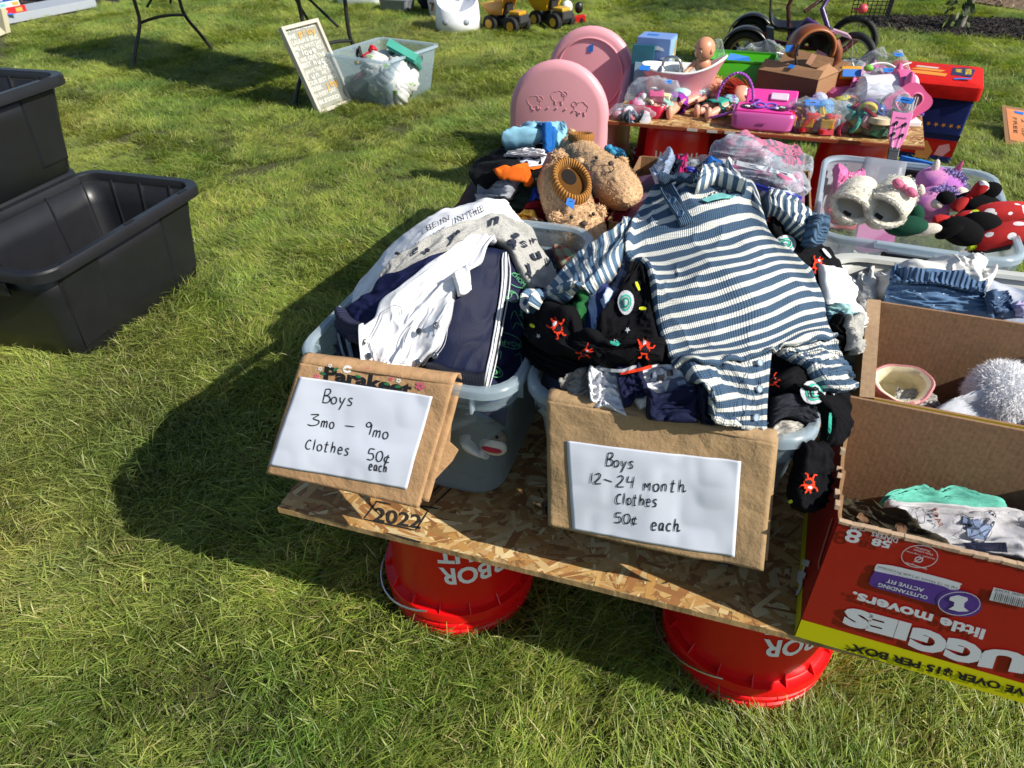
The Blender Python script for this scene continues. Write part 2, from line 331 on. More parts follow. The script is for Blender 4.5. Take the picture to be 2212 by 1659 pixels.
class Surf:
    """something flat marks can be put on; f2w maps points of the 2212 px view to world points on the surface, lifted by off"""
    def f2w(s, P, off): raise NotImplementedError
    def emit(s, mb, P, Fc, off): mb.add(s.f2w(np.asarray(P, float), off), Fc)
    def text(s, mb, txt, p0, p1, h, off=.0012, bold=.01, shear=0, hv=None):      # baseline from p0 to p1, height h (view px)
        V, Fc, w_, hh = text2d(txt, bold, shear); p0 = np.array(p0, float); d = np.array(p1, float)-p0
        u = d/np.linalg.norm(d); v = np.array([u[1], -u[0]]) if hv is None else np.array(hv, float)
        s.emit(mb, p0+V[:, :1]/w_*d+V[:, 1:]/hh*h*v, Fc, off)
    def hand(s, mb, txt, p0, p1, h, wd=3., off=.0014, hv=None):
        L, w_ = hand2d(txt); p0 = np.array(p0, float); d = np.array(p1, float)-p0; u = d/np.linalg.norm(d); v = np.array([u[1], -u[0]]) if hv is None else np.array(hv, float)
        for st in L:
            Q = np.array([p0+d*(a/w_)+v*h*b for a, b in st]); s.line(mb, Q, wd, off)
    def line(s, mb, Q, wd=3., off=.0014, close=False):
        Q = list(map(tuple, Q)); Q = Q+[Q[0]] if close else Q
        A, B = ribbon(np.array(Q, float), wd); n = len(A); s.emit(mb, np.concatenate([A, B]), [(i, i+1, n+i+1, n+i) for i in range(n-1)], off)
    def poly(s, mb, Q, off=.001, smooth=False, sub=1):
        Q = np.array(Q, float)
        if smooth: Q = crom(np.concatenate([Q, Q[:1]]), len(Q)*4)[:-1]
        c = Q.mean(0); rings = [Q*(1-k/4)+c*(k/4) for k in range(4)]+[c[None]]; V = np.concatenate(rings); n = len(Q); Fc = []
        for k in range(3):
            for j in range(n): a = k*n+j; b = k*n+(j+1) % n; Fc.append((a, b, b+n, a+n))
        for j in range(n): Fc.append((3*n+j, 3*n+(j+1) % n, 4*n))
        s.emit(mb, V, Fc, off)
    def disc(s, mb, c, r, off=.001, n=16, ry=None, ang=0):
        a = np.linspace(0, 2*np.pi, n, endpoint=False); q = np.stack([r*np.cos(a), (ry or r)*np.sin(a)], 1); ca, sa = math.cos(ang), math.sin(ang)
        s.poly(mb, q@np.array([[ca, sa], [-sa, ca]])+np.array(c, float), off)
    def ring(s, mb, c, r, wd, off=.0012, ry=None, n=22):
        a = np.linspace(0, 2*np.pi, n); s.line(mb, np.stack([c[0]+r*np.cos(a), c[1]+(ry or r)*np.sin(a)], 1), wd, off)
    def sq(s, mb, a, b, c, d, off=.001): s.poly(mb, [a, b, c, d], off)
class Plane(Surf):
    def __init__(s, p0, p1, p2):
        s.o = np.array(p0, float); s.n = np.cross(np.array(p1)-s.o, np.array(p2)-s.o); s.n /= np.linalg.norm(s.n)
        if s.n@(CO-s.o) < 0: s.n = -s.n
        s.wr = None; s.amp = 0
    def rel(s, P): return s.amp*(vnoise(P[..., 0]/85, P[..., 1]/70, 5)-.5)+s.amp*.35*np.abs(vnoise(P[..., 0]/38, P[..., 1]/44, 6)-.5)
    def f2w(s, P, off):
        d = ray(P[..., 0], P[..., 1]); t = ((s.o-CO)@s.n)/(d@s.n); W = CO+d*t[..., None]
        o = off+(s.rel(P) if s.amp else 0)
        return W+s.n*(np.broadcast_to(o, W.shape[:-1])[..., None])
    def sheet(s, mb, a, b, c, d, off=0, n=24, bow=None, amp=0, seed=1):       # corners tl tr br bl
        a, b, c, d = (np.array(q, float) for q in (a, b, c, d)); u, v = np.meshgrid(np.linspace(0, 1, n), np.linspace(0, 1, n)); u = u[..., None]; v = v[..., None]
        P = (a*(1-u)+b*u)*(1-v)+(d*(1-u)+c*u)*v
        if bow: P = P+np.array(bow)*4*u*(1-u)*(v*2-1)
        o = off+amp*(vnoise(u[..., 0]*4, v[..., 0]*4, seed)-.5)+amp*.5*np.abs(vnoise(u[..., 0]*9, v[..., 0]*7, seed+1)-.5)
        mb.grid(s.f2w(P, o)); return s
# ------------------------------------------------------------------ heaps of cloth: a height field, garments laid over it
class Pile(Surf):
    def __init__(s, x0, x1, y0, y1, fn, cell=.003):
        s.x0, s.y0, s.c = x0, y0, cell; nx = int((x1-x0)/cell)+1; ny = int((y1-y0)/cell)+1
        X, Y = np.meshgrid(x0+np.arange(nx)*cell, y0+np.arange(ny)*cell); s.X, s.Y = X, Y; s.H = fn(X, Y); s.zt = s.H.max()+.12; s.zb = s.H.min(); s.dirty = True
    def blur(s, H, r, it=2):
        for _ in range(it):
            for ax in (0, 1):
                P = np.concatenate([np.repeat(np.take(H, [0], ax), r+1, ax), H, np.repeat(np.take(H, [-1], ax), r, ax)], ax); C = np.cumsum(P, ax); n = H.shape[ax]; w_ = 2*r+1
                H = (np.take(C, range(w_, w_+n), ax)-np.take(C, range(0, n), ax))/w_
        return H
    def h(s, x, y, H=None):
        H = s.H if H is None else H
        fx = np.clip((x-s.x0)/s.c, 0, s.H.shape[1]-1.001); fy = np.clip((y-s.y0)/s.c, 0, s.H.shape[0]-1.001); i = fx.astype(int); j = fy.astype(int); a = fx-i; b = fy-j
        return (H[j, i]*(1-a)+H[j, i+1]*a)*(1-b)+(H[j+1, i]*(1-a)+H[j+1, i+1]*a)*b
    def cast(s, P, H=None):
        H = s.H if H is None else H
        d = ray(P[..., 0], P[..., 1]); t0 = (s.zt-CO[2])/d[..., 2]; t1 = (s.zb-.001-CO[2])/d[..., 2]; N = 110; best = np.full(t0.shape, 1e9); bt = t0.copy(); hit = np.zeros(t0.shape, bool); tp = t0; pg = np.ones(t0.shape)
        for k in range(N+1):
            t = t0+(t1-t0)*k/N; W = CO+d*t[..., None]; g = W[..., 2]-s.h(W[..., 0], W[..., 1], H)
            new = (~hit) & (g <= 0); fr = np.where(new, pg/(pg-g+1e-12), 0); bt = np.where(new, tp+(t-tp)*fr, bt)
            inside = (W[..., 0] > s.x0) & (W[..., 0] < s.X[0, -1]) & (W[..., 1] > s.y0) & (W[..., 1] < s.Y[-1, 0])
            q = (~hit) & (~new) & (g < best) & inside & (k < N*.93); bt = np.where(q, t, bt); best = np.where(q, g, best); hit |= new; tp = t; pg = g
        return CO+d*bt[..., None]
    def normal(s, W):
        e = .015; hx = (s.h(W[..., 0]+e, W[..., 1])-s.h(W[..., 0]-e, W[..., 1]))/(2*e); hy = (s.h(W[..., 0], W[..., 1]+e)-s.h(W[..., 0], W[..., 1]-e))/(2*e)
        n = np.stack([-hx, -hy, np.ones_like(hx)], -1); n[..., :2] = np.clip(n[..., :2], -2, 2); return n/np.linalg.norm(n, axis=-1)[..., None]
    def f2w(s, P, off):
        if s.dirty: s.Hd = s.blur(s.H, 1, 1); s.dirty = False
        W = s.cast(P, s.Hd); return W+s.normal(W)*np.broadcast_to(off, W.shape[:-1])[..., None]
    def stamp(s, W):
        s.dirty = True
        W = np.concatenate([W.reshape(-1, 3), (.5*(W[1:, 1:]+W[:-1, :-1])).reshape(-1, 3)])[None]
        ix = np.round((W[..., 0]-s.x0)/s.c).astype(int).ravel(); iy = np.round((W[..., 1]-s.y0)/s.c).astype(int).ravel(); z = W[..., 2].ravel()
        ok = (ix > 0) & (iy > 0) & (ix < s.H.shape[1]-1) & (iy < s.H.shape[0]-1); np.maximum.at(s.H, (iy[ok], ix[ok]), z[ok])
    def lay(s, rows, lift=.012, fold=.006, nu=70, nv=70, seed=1, fs=(3, 9), edge=.09, smooth=6, hem=True, ripple=0, flip=False, rag=0., dirn=0., bulge=0., soft=5):
        """rows: control points (view px) of the garment; returns grid of world points. fs = fold frequency along u and v"""
        R = np.array([crom(r, nu) for r in rows]); P = crom(R, nv); u, v = np.meshgrid(np.linspace(0, 1, nu), np.linspace(0, 1, nv))
        if rag: P = P+rag*(np.stack([vnoise(u*9, v*9, seed+5), vnoise(u*9, v*9, seed+6)], -1)-.5)*2
        Hb = s.blur(s.H, soft); W = s.cast(P, Hb)
        for _ in range(smooth):
            W[1:-1, 1:-1] = (W[1:-1, 1:-1]*2+W[:-2, 1:-1]+W[2:, 1:-1]+W[1:-1, :-2]+W[1:-1, 2:])/6
            W[0, 1:-1] = (W[0, :-2]+W[0, 2:]+2*W[0, 1:-1])/4; W[-1, 1:-1] = (W[-1, :-2]+W[-1, 2:]+2*W[-1, 1:-1])/4
            W[1:-1, 0] = (W[:-2, 0]+W[2:, 0]+2*W[1:-1, 0])/4; W[1:-1, -1] = (W[:-2, -1]+W[2:, -1]+2*W[1:-1, -1])/4
        e = np.minimum(np.minimum(u, 1-u)*1., np.minimum(v, 1-v)); e = np.clip(e/edge, 0, 1); e = np.sqrt(1-(1-e)**2)
        ca, sa = math.cos(dirn), math.sin(dirn); uu = u*ca+v*sa; vv = -u*sa+v*ca; wx = vnoise(u*2.5, v*2.5, seed+2)*1.3
        fs = (fs[0]*.72, fs[1]*.72); fold = fold*.95
        f = 1-np.abs(2*vnoise(uu*fs[0]+wx, vv*fs[1]+wx*1.5, seed)-1); f2 = 1-np.abs(2*vnoise(uu*fs[0]*2.3+wx, vv*fs[1]*2.1+wx, seed+3)-1)
        off = .0015+lift*e+fold*(f**1.6-.35)*(.35+.65*e)+fold*.5*(f2-.5)*e+fold*.22*((1-np.abs(2*vnoise(uu*fs[0]*5+wx*2, vv*fs[1]*4.3+wx, seed+9)-1))**3-.2)*e+ripple*np.sin(u*38+wx*3)*(v**3)+bulge*np.sin(np.pi*u)*np.sin(np.pi*v)
        Hs = s.H; s.H = Hb; N_ = s.normal(W); s.H = Hs; W = W+N_*off[..., None]
        for q in range(3):
            pen = np.maximum(0, s.h(W[..., 0], W[..., 1])+.0022-W[..., 2]); 
            if q < 2:
                for _ in range(3): pe = np.pad(pen, 1, mode='edge'); pen = np.maximum.reduce([pe[1:-1, 1:-1], pe[:-2, 1:-1], pe[2:, 1:-1], pe[1:-1, :-2], pe[1:-1, 2:]])
                for _ in range(6): pe = np.pad(pen, 1, mode='edge'); pen = (pe[1:-1, 1:-1]*2+pe[:-2, 1:-1]+pe[2:, 1:-1]+pe[1:-1, :-2]+pe[1:-1, 2:])/6
            W[..., 2] += np.minimum(pen, .05)
        s.stamp(W); du = W[1:, 1:]-W[1:, :-1]; dv = W[1:, 1:]-W[:-1, 1:]
        if (np.cross(du, dv).reshape(-1, 3).mean(0))@(CO-W.reshape(-1, 3).mean(0)) < 0: W = W[:, ::-1]
        return W
def cloth(pile, name, label, cat, rows, m, solid=.0022, parent=None, group=None, **kw):
    W = pile.lay(rows, **kw); mb = MB(); mb.grid(W)
    if parent is None: loc = W.reshape(-1, 3).mean(0); loc[2] = W[..., 2].min(); o = mb.build(name, m, None, 180, solid, off=-1.); me = o.data; me.transform(Matrix.Translation(-Vector(loc))); o.location = loc; tag(o, label, cat, group); return o
    return mb.build(name, m, parent, 180, solid, world=True, label=label, off=-1.)
def parab(cx, cy, z0, H, al, ar, bf, bb, zmin, pw=2., inn=None):
    def fn(X, Y):
        dx = X-cx; dy = Y-cy; r = (np.abs(dx)/np.where(dx < 0, al, ar))**pw+(np.abs(dy)/np.where(dy < 0, bf, bb))**pw
        zm = zmin if inn is None else np.where((X > inn[0]) & (X < inn[1]) & (Y > inn[2]) & (Y < inn[3]), inn[4], zmin)
        return np.maximum(zm, z0+H-H*r-H*3.5*np.abs(dx)/np.where(dx < 0, al, ar)*np.maximum(0, dy)/bb+.016*(vnoise(X*14, Y*14, 3)-.5))
    return fn
# ================================================================== GROUND
def ground():
    m = mat('#4a5226', .95, 'soil', name='soil', col2=None)
    mb = MB(); mb.add([[-60, -30, 0], [60, -30, 0], [60, 90, 0], [-60, 90, 0]], [(0, 1, 2, 3)]); tag(mb.build('lawn', mat('#565a28', .95, 'soil', name='lawn_soil')), kind='structure')
    # mulch beds: dark one beyond the shelf unit, pale dry bark at the far right
    def bed(name, pts, z, m, n, cols, sz, label):
        mb = MB(); P = np.array(pts); mb.add(np.c_[P, np.full(len(P), z)], [tuple(range(len(P)))]); o = mb.build(name, m); tag(o, kind='structure')
        mb = MB(); mn, mx = P.min(0), P.max(0); k = 0
        from mathutils.geometry import intersect_point_line
        while k < n:
            q = mn+(mx-mn)*RNG.random(2)
            ins = False; j = len(P)-1
            for i in range(len(P)):
                if (P[i, 1] > q[1]) != (P[j, 1] > q[1]) and q[0] < (P[j, 0]-P[i, 0])*(q[1]-P[i, 1])/(P[j, 1]-P[i, 1])+P[i, 0]: ins = not ins
                j = i
            k += 1
            if not ins: continue
            s = sz*RNG.uniform(.5, 1.5); R = rz_(RNG.random()*6.3)@rx(RNG.normal()*.35)@ry(RNG.normal()*.35)
            mb.box((q[0], q[1], z+.006+RNG.random()*.012), (s, s*.35, .006), R, tint=random.choice(cols))
        tag(mb.build(name+'_chips', mat((.5, .5, .5), .9, 'attr', name='chip'), smooth=0), label, None, kind='stuff')
    bed('mulch_bed', [(-12, 5.75), (-7.9, 6.05), (-7.0, 7.05), (-5.9, 7.6), (-5.2, 9.2), (-5, 14), (-14, 14)], .012, mat('#1d1612', .95, 'soil', name='dark_mulch'), 9000, ['#2a1f18', '#1a1310', '#3d2c20', '#57453a', '#8a7a68'], .035, 'dark bark mulch beyond the grey shelf unit')
    bed('bark_bed', [(1.9, 9.3), (2.5, 8.6), (3.4, 8.25), (6, 7.9), (9, 12), (2, 12)], .012, mat('#8a7258', .95, 'soil', name='dry_bark'), 7000, ['#a58f72', '#7d6750', '#c0ab8b', '#5b4a3b', '#927a62'], .04, 'dry brown bark behind the young tree')
    a = np.linspace(0, 2*np.pi, 28, endpoint=False); cx, cy = 1.66, 7.75
    bed('tree_ring', [(cx+(1.28+.06*math.sin(3*t))*math.cos(t)*.82, cy+(.46+.04*math.sin(2*t))*math.sin(t)) for t in a], .014, mat('#120e0c', .95, 'soil', name='black_mulch'), 3500, ['#1a1413', '#100c0b', '#2b2220', '#3a302a'], .03, 'black mulch ring round the young tree')
ground()
# ------------------------------------------------------------------ grass
def blade_mat():
    m = bpy.data.materials.new('grass_blade'); m.use_nodes = True; t = m.node_tree; L = t.links.new; t.nodes.clear()
    out = node(t, 'ShaderNodeOutputMaterial'); at_ = node(t, 'ShaderNodeAttribute', attribute_name='tint'); geo = node(t, 'ShaderNodeNewGeometry')
    n1 = node(t, 'ShaderNodeTexNoise', Scale=1.6, Detail=4, Roughness=.65); L(geo.outputs['Position'], n1.inputs['Vector'])
    n2 = node(t, 'ShaderNodeTexNoise', Scale=.55, Detail=2); L(geo.outputs['Position'], n2.inputs['Vector'])
    oi = node(t, 'ShaderNodeObjectInfo')
    def mix(a, b, f, bt='MIX'):
        x = node(t, 'ShaderNodeMix', data_type='RGBA', blend_type=bt)
        for i, v in ((6, a), (7, b)):
            if isinstance(v, tuple): x.inputs[i].default_value = (*v, 1)
            else: L(v, x.inputs[i])
        if isinstance(f, float): x.inputs[0].default_value = f
        else: L(f, x.inputs[0])
        return x.outputs[2]
    def mr(f, a, b, c=0., d=1.):
        r = node(t, 'ShaderNodeMapRange'); r.inputs[1].default_value = a; r.inputs[2].default_value = b; r.inputs[3].default_value = c; r.inputs[4].default_value = d; L(f, r.inputs[0]); return r.outputs[0]
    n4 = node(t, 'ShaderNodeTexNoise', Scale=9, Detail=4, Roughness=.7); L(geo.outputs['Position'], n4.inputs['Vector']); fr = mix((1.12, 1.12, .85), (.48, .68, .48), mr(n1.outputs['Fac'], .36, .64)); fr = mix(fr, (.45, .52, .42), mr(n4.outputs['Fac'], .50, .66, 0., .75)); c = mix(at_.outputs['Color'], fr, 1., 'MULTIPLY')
    c = mix(c, (.46, .38, .17), mr(n2.outputs['Fac'], .52, .74, 0., .38))
    c = mix(c, (.0, .0, .0), mr(oi.outputs['Random'], 0, 1, 0., .28))
    d = node(t, 'ShaderNodeBsdfPrincipled', Roughness=.42); L(c, d.inputs['Base Color']); d.inputs['Specular IOR Level'].default_value = .35
    tr = node(t, 'ShaderNodeBsdfTranslucent'); c2 = mix(c, (1.3, 1.35, .45), 1., 'MULTIPLY'); L(c2, tr.inputs[0])
    ms = node(t, 'ShaderNodeMixShader'); ms.inputs[0].default_value = .38; L(d.outputs[0], ms.inputs[1]); L(tr.outputs[0], ms.inputs[2]); L(ms.outputs[0], out.inputs[0]); return m
def grass():
    bm_ = blade_mat(); gc = bpy.data.collections.new('clumps'); cols = [(.38, .46, .10), (.46, .52, .125), (.24, .34, .075), (.52, .55, .15), (.57, .51, .20), (.68, .58, .34)]; pr = [.27, .25, .2, .13, .09, .06]
    for k in range(6):
        V = []; F_ = []; T = []; nb = 210; lean0 = RNG.random()*6.28
        for i in range(nb):
            r = .075*math.sqrt(RNG.random()); a = RNG.random()*6.283; x, y = r*math.cos(a), r*math.sin(a)
            dead = RNG.random() < .09; L_ = RNG.uniform(.022, .056)*(1.25 if RNG.random() < .08 else 1); w_ = RNG.uniform(.0006, .0013)*(1.6 if k == 5 and RNG.random() < .3 else 1); la = RNG.normal()*.55 if RNG.random() < .72 else RNG.random()*6.283; ln = RNG.uniform(.4, 1.4)*L_
            h = L_*RNG.uniform(.30, .85); c = np.array(cols[RNG.choice(6, p=pr)] if not dead else (.55, .44, .25))*RNG.uniform(.8, 1.2); pa = la+1.57+RNG.normal()*.5; px, py = math.cos(pa)*w_, math.sin(pa)*w_
            b = len(V)
            for q, (tt, ww) in enumerate(((0, 1), (.4, 1), (.75, .75), (1, .05))):
                xx = x+math.cos(la)*ln*tt**1.7; yy = y+math.sin(la)*ln*tt**1.7; zz = h*(tt-.28*tt*tt) if not dead else .004+.012*tt
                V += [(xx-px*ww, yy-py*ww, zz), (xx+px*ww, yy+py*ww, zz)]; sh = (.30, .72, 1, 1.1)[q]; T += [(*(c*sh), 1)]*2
            F_ += [(b, b+1, b+3, b+2), (b+2, b+3, b+5, b+4), (b+4, b+5, b+7, b+6)]
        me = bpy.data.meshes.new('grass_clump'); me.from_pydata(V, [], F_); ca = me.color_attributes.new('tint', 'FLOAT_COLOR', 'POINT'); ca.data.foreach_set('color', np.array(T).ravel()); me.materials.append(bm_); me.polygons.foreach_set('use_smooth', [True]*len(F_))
        o = bpy.data.objects.new('grass_clump', me); gc.objects.link(o)
    # points inside the view, thinner with distance, none where things stand
    P = []; S_ = []
    N = 200000; u = RNG.uniform(-170, 2380, N); v = RNG.uniform(-60, 1860, N); Wd = at(u, v, 0.)
    y = RNG.uniform(.0, 10.5, N); xl, xr = -1.0-1.02*y, .72+.62*y
    x = xl+(xr-xl)*RNG.random(N); dist = np.hypot(x, y); area = (xr-xl)
    dens = np.where(dist < 2.6, 330, np.where(dist < 5, 220, 150)); keep = RNG.random(N) < dens*area*10.5/N; x, y, dist = x[keep], y[keep], dist[keep]
    ok = np.ones(len(x), bool)
    for (cx, cy, wx, wy, a) in FOOT:
        ca, sa = math.cos(-a), math.sin(-a); dx = x-cx; dy = y-cy; ok &= ~((np.abs(dx*ca-dy*sa) < wx/2) & (np.abs(dx*sa+dy*ca) < wy/2))
    ok &= ~((((x-1.66)/1.03)**2+((y-7.75)/.47)**2) < 1)
    ok &= ~((y > 8.6-.33*(x-2.5)) & (x > 1.9)); ok &= ~((x < -5) & (y-6.05 > (x+7.9)*1.02))
    x, y, dist = x[ok], y[ok], dist[ok]; n = len(x)
    hgt = .85+.6*vnoise(x*.9, y*.9, 4)+.75*(vnoise(x*6, y*6, 8)-.5); hgt = hgt*np.where(dist > 5, .85, np.where(dist > 2.6, .9, 1))
    me = bpy.data.meshes.new('grass'); me.from_pydata(np.stack([x, y, np.full(n, .0)], 1).tolist(), [], [])
    a = me.attributes.new('rot', 'FLOAT_VECTOR', 'POINT'); a.data.foreach_set('vector', np.stack([RNG.normal(0, .12, n), RNG.normal(0, .12, n), vnoise(x*1.3, y*1.3, 12)*11+vnoise(x*5, y*5, 13)*2.5+RNG.normal(0, .35, n)], 1).ravel())
    a = me.attributes.new('scl', 'FLOAT_VECTOR', 'POINT'); s = RNG.uniform(.85, 1.25, n)*np.where(dist > 5, 1.35, 1); a.data.foreach_set('vector', np.stack([s, s, s*hgt], 1).ravel())
    a = me.attributes.new('idx', 'INT', 'POINT'); a.data.foreach_set('value', RNG.integers(0, 6, n).astype(np.int32))
    o = bpy.data.objects.new('grass', me); COL.objects.link(o); tag(o, 'short green lawn grass with dry straw patches', None, kind='stuff')
    g = bpy.data.node_groups.new('scatter', 'GeometryNodeTree'); g.interface.new_socket('Geometry', in_out='INPUT', socket_type='NodeSocketGeometry'); g.interface.new_socket('Geometry', in_out='OUTPUT', socket_type='NodeSocketGeometry')
    gi = g.nodes.new('NodeGroupInput'); go = g.nodes.new('NodeGroupOutput'); ip = g.nodes.new('GeometryNodeInstanceOnPoints'); ci = g.nodes.new('GeometryNodeCollectionInfo'); ci.inputs[0].default_value = gc; ci.inputs[1].default_value = True; ci.inputs[2].default_value = True
    def na(nm, ty):
        q = g.nodes.new('GeometryNodeInputNamedAttribute'); q.data_type = ty; q.inputs[0].default_value = nm; return q.outputs[0]
    L = g.links.new; L(gi.outputs[0], ip.inputs['Points']); L(ci.outputs[0], ip.inputs['Instance']); ip.inputs['Pick Instance'].default_value = True; L(na('idx', 'INT'), ip.inputs['Instance Index'])
    L(na('rot', 'FLOAT_VECTOR'), ip.inputs['Rotation']); L(na('scl', 'FLOAT_VECTOR'), ip.inputs['Scale']); L(ip.outputs[0], go.inputs[0])
    md = o.modifiers.new('scatter', 'NODES'); md.node_group = g
    # a few longer wide blades near the camera
    return n
FOOT = [(-.433, .932, .27, .27, 0), (.170, .955, .27, .27, 0), (-2.09, 1.68, .40, .62, 0), (-2.66, 1.85, .44, .66, 0), (-2.31, 4.47, .38, .42, -.2), (-7.1, 6.3, .5, 1.0, -.3)]
ngrass = grass()
# ================================================================== BOARDS ON BUCKETS
def osb(name, label, quad, edge_m, n, z=HB, th=.013, dark=0, loc=None):
    q = np.array(quad, float); c = q.mean(0); o = thing(name, label, 'board', (c[0], c[1], z-th)); q = q-c
    mb = MB(); mb.add([[*p, 0] for p in q]+[[*p, th-.0012] for p in q], [(3, 2, 1, 0), (4, 5, 6, 7), (0, 1, 5, 4), (1, 2, 6, 5), (2, 3, 7, 6), (3, 0, 4, 7)])
    mb.build('panel', edge_m, o, 0)
    cols = ['#c9a468', '#c19a5e', '#b0834a', '#d9bd88', '#96663a', '#b98c52', '#c8a06a', '#9c6a3c', '#cdae78', '#a9763f', '#e0c896', '#b78a4c']; V = []; Fc = []; T = []
    for i in range(n):
        u, v = RNG.random(2); L_ = RNG.uniform(.02, .10); w_ = RNG.uniform(.004, .018); a = RNG.normal(.25, .9); z0 = th-.0011+.0011*(i/n); b = len(V)
        p = (q[0]*(1-u)+q[1]*u)*(1-v)+(q[3]*(1-u)+q[2]*u)*v; ca, sa = math.cos(a), math.sin(a); sk_ = RNG.uniform(-.3, .3)*w_
        inn = True; pts = []
        for dx, dy in ((-L_/2, -w_/2), (L_/2+sk_, -w_/2*RNG.uniform(.5, 1)), (L_/2, w_/2), (-L_/2-sk_, w_/2*RNG.uniform(.5, 1))):
            X = p[0]+dx*ca-dy*sa; Y = p[1]+dx*sa+dy*ca; Y = min(max(Y, max(q[0][1], q[1][1])), min(q[2][1], q[3][1])); vv = (Y-q[0][1])/(q[3][1]-q[0][1]); X = min(max(X, q[0][0]*(1-vv)+q[3][0]*vv), q[1][0]*(1-vv)+q[2][0]*vv); pts.append((X, Y, z0+RNG.random()*.0004))
        V += pts; Fc.append((b, b+1, b+2, b+3)); cc = np.array(lin(random.choice(cols)))*RNG.uniform(.76, 1.0)*(1-dark); T += [(*cc, 1)]*4
    mb = MB(); mb.v = [np.array(V)]; mb.f = Fc; mb.tint = [np.array(T)]; s = mb.build('wood_strands', mat((.5, .4, .3), .62, 'attr', name='strand', bump=.4), o, 0); tag(s, kind='stuff')
    return o
B1 = osb('chipboard_panel', 'front strand board resting on red buckets, stamped 2022, holding the boys clothes', [(-.671, .700), (.555, .700), (.555, 1.92), (-.671, 1.92)], mat('#a98a5c', .9, 'bark', name='board_edge'), 10500)
B2 = osb('chipboard_panel', 'rear strand board with a red painted edge, covered with toys', [(-.56, 3.045), (.663, 3.035), (.735, 3.76), (-.53, 3.76)], mat('#8a3a1c', .85, 'plain', name='red_edge'), 5500)
# stamp 2022 on the front board
pb = Plane((0, .7, HB+.0006), (1, .7, HB+.0006), (0, 1.7, HB+.0006)); mb = MB(); pb.text(mb, '2022', (806, 1126), (908, 1144), 31, bold=.02, off=.0008, hv=(.17, -.98))
for a, b in (((787, 1122), (898, 1146)), ((812, 1083), (845, 1090)), ((905, 1092), (948, 1100)), ((787, 1120), (815, 1083)), ((898, 1146), (925, 1104)), ((905, 1093), (925, 1104)), ((940, 1088), (985, 1045)), ((915, 1080), (950, 1050)), ((835, 1152), (910, 1172))): pb.line(mb, [a, b], 3.6, off=.0008)
mb.build('stamp', mat('#1d1a16', .8, 'plain', name='ink'), B1, 0, world=True)
for k, xx in enumerate((-.205, -.125, -.055)): mb = MB(); mb.box((xx, 3.0385, HB-.0062), (.042, .003, .010)); mb.build('paint_patch', mat('#b9b4ad', .8, 'plain', name='pale_paint'), B2, 0, world=True)
RED = mat('#d40c10', .33, 'plain', name='bucket_red', amt=.04)
def cyl_text(mb, txt, r_of_z, ang, z0, z1, w_, flip=True, bold=.03, off=.0012):
    V, Fc, tw, th = text2d(txt, bold); u = V[:, 0]/tw-.5; v = V[:, 1]/th
    if flip: u = -u; v = 1-v
    z = z0+(z1-z0)*v; r = np.array([r_of_z(q) for q in z])+off; a = ang+u*w_/r; mb.add(np.stack([r*np.cos(a), r*np.sin(a), z], 1), Fc)
def bucket(cx, cy, label, tang, zt=.371, hang=None, g='red buckets holding up the boards', txt=True):
    o = thing('bucket', label, 'bucket', (cx, cy, 0), 0, g)
    rz = lambda z: .149-.020*(z-.07)/(zt-.07)
    mb = MB(); mb.lathe([(rz(.07), .070), (rz(.12), .12), (rz(.3), .3), (rz(zt-.008), zt-.008), (rz(zt)-.006, zt), (.115, zt-.002), (.112, zt-.012)], 56, cap=(False, True)); mb.build('body', RED, o, 50)
    mb = MB(); mb.lathe([(.148, .086), (.152, .084), (.163, .083), (.164, .080), (.163, .058), (.157, .055), (.1565, .047), (.161, .045), (.162, .038), (.157, .034), (.156, .026), (.160, .023), (.160, .010), (.154, .002), (.10, .0)], 64, cap=(False, True)); mb.build('lid', RED, o, 30)
    for k in range(16):
        a = 2*math.pi*k/16+.1; R = rz_(a); f = MB(); f.add(np.array([[.1475, -.0009, .0835], [.1625, -.0009, .0835], [.1475, -.0009, .104], [.1475, .0009, .0835], [.1625, .0009, .0835], [.1475, .0009, .104]])@R.T, [(0, 1, 2), (5, 4, 3), (0, 3, 4, 1), (1, 4, 5, 2), (2, 5, 3, 0)]); f.build('fin', RED, o, 0)
    if txt:
        mb = MB(); cyl_text(mb, 'HARBOR', rz, tang, .158, .205, .205); cyl_text(mb, 'FREIGHT', rz, tang, .215, .262, .205); mb.build('lettering', mat('#e8e6e4', .4, 'plain', name='white_print', amt=.02), o, 0)
    mb = MB(); h = hang if hang is not None else tang-1.4; a = np.linspace(-1.25, 1.25, 26)
    R = rz_(h); P = np.array([[(.166+.012*math.cos(t))*math.cos(t*1.25), (.166+.012*math.cos(t))*math.sin(t*1.25), .095-.062*math.cos(t/1.25*1.57)] for t in a])
    mb.tube(P@R.T, .0022, 6); mb.build('handle', mat('#c9c9c9', .25, 'plain', metal=.9, name='wire'), o)
    return o
BK = bucket(-.433, .932, 'red bucket upside down under the left corner of the front board', rad(-42), hang=rad(178))
bucket(.170, .955, 'red bucket upside down under the front board beside the diaper box', rad(-43), hang=rad(168))
bucket(-.43, 1.72, 'red bucket at the rear left corner under the front board', rad(-60)); bucket(.17, 1.74, 'red bucket at the rear middle under the front board', rad(-70))
bucket(-.275, 3.215, 'red bucket showing its upside down lettering under the rear board', rad(-86), hang=rad(-30)); bucket(-.02, 3.56, 'red bucket in deep shade behind the others under the rear board', rad(120))
bucket(.44, 3.23, 'red bucket under the right of the rear board behind the clear toy tote', rad(-28), hang=rad(-100)); bucket(-.36, 3.62, 'red bucket under the rear left corner of the rear board', rad(90)); bucket(.5, 3.62, 'red bucket under the rear right corner of the rear board', rad(90))
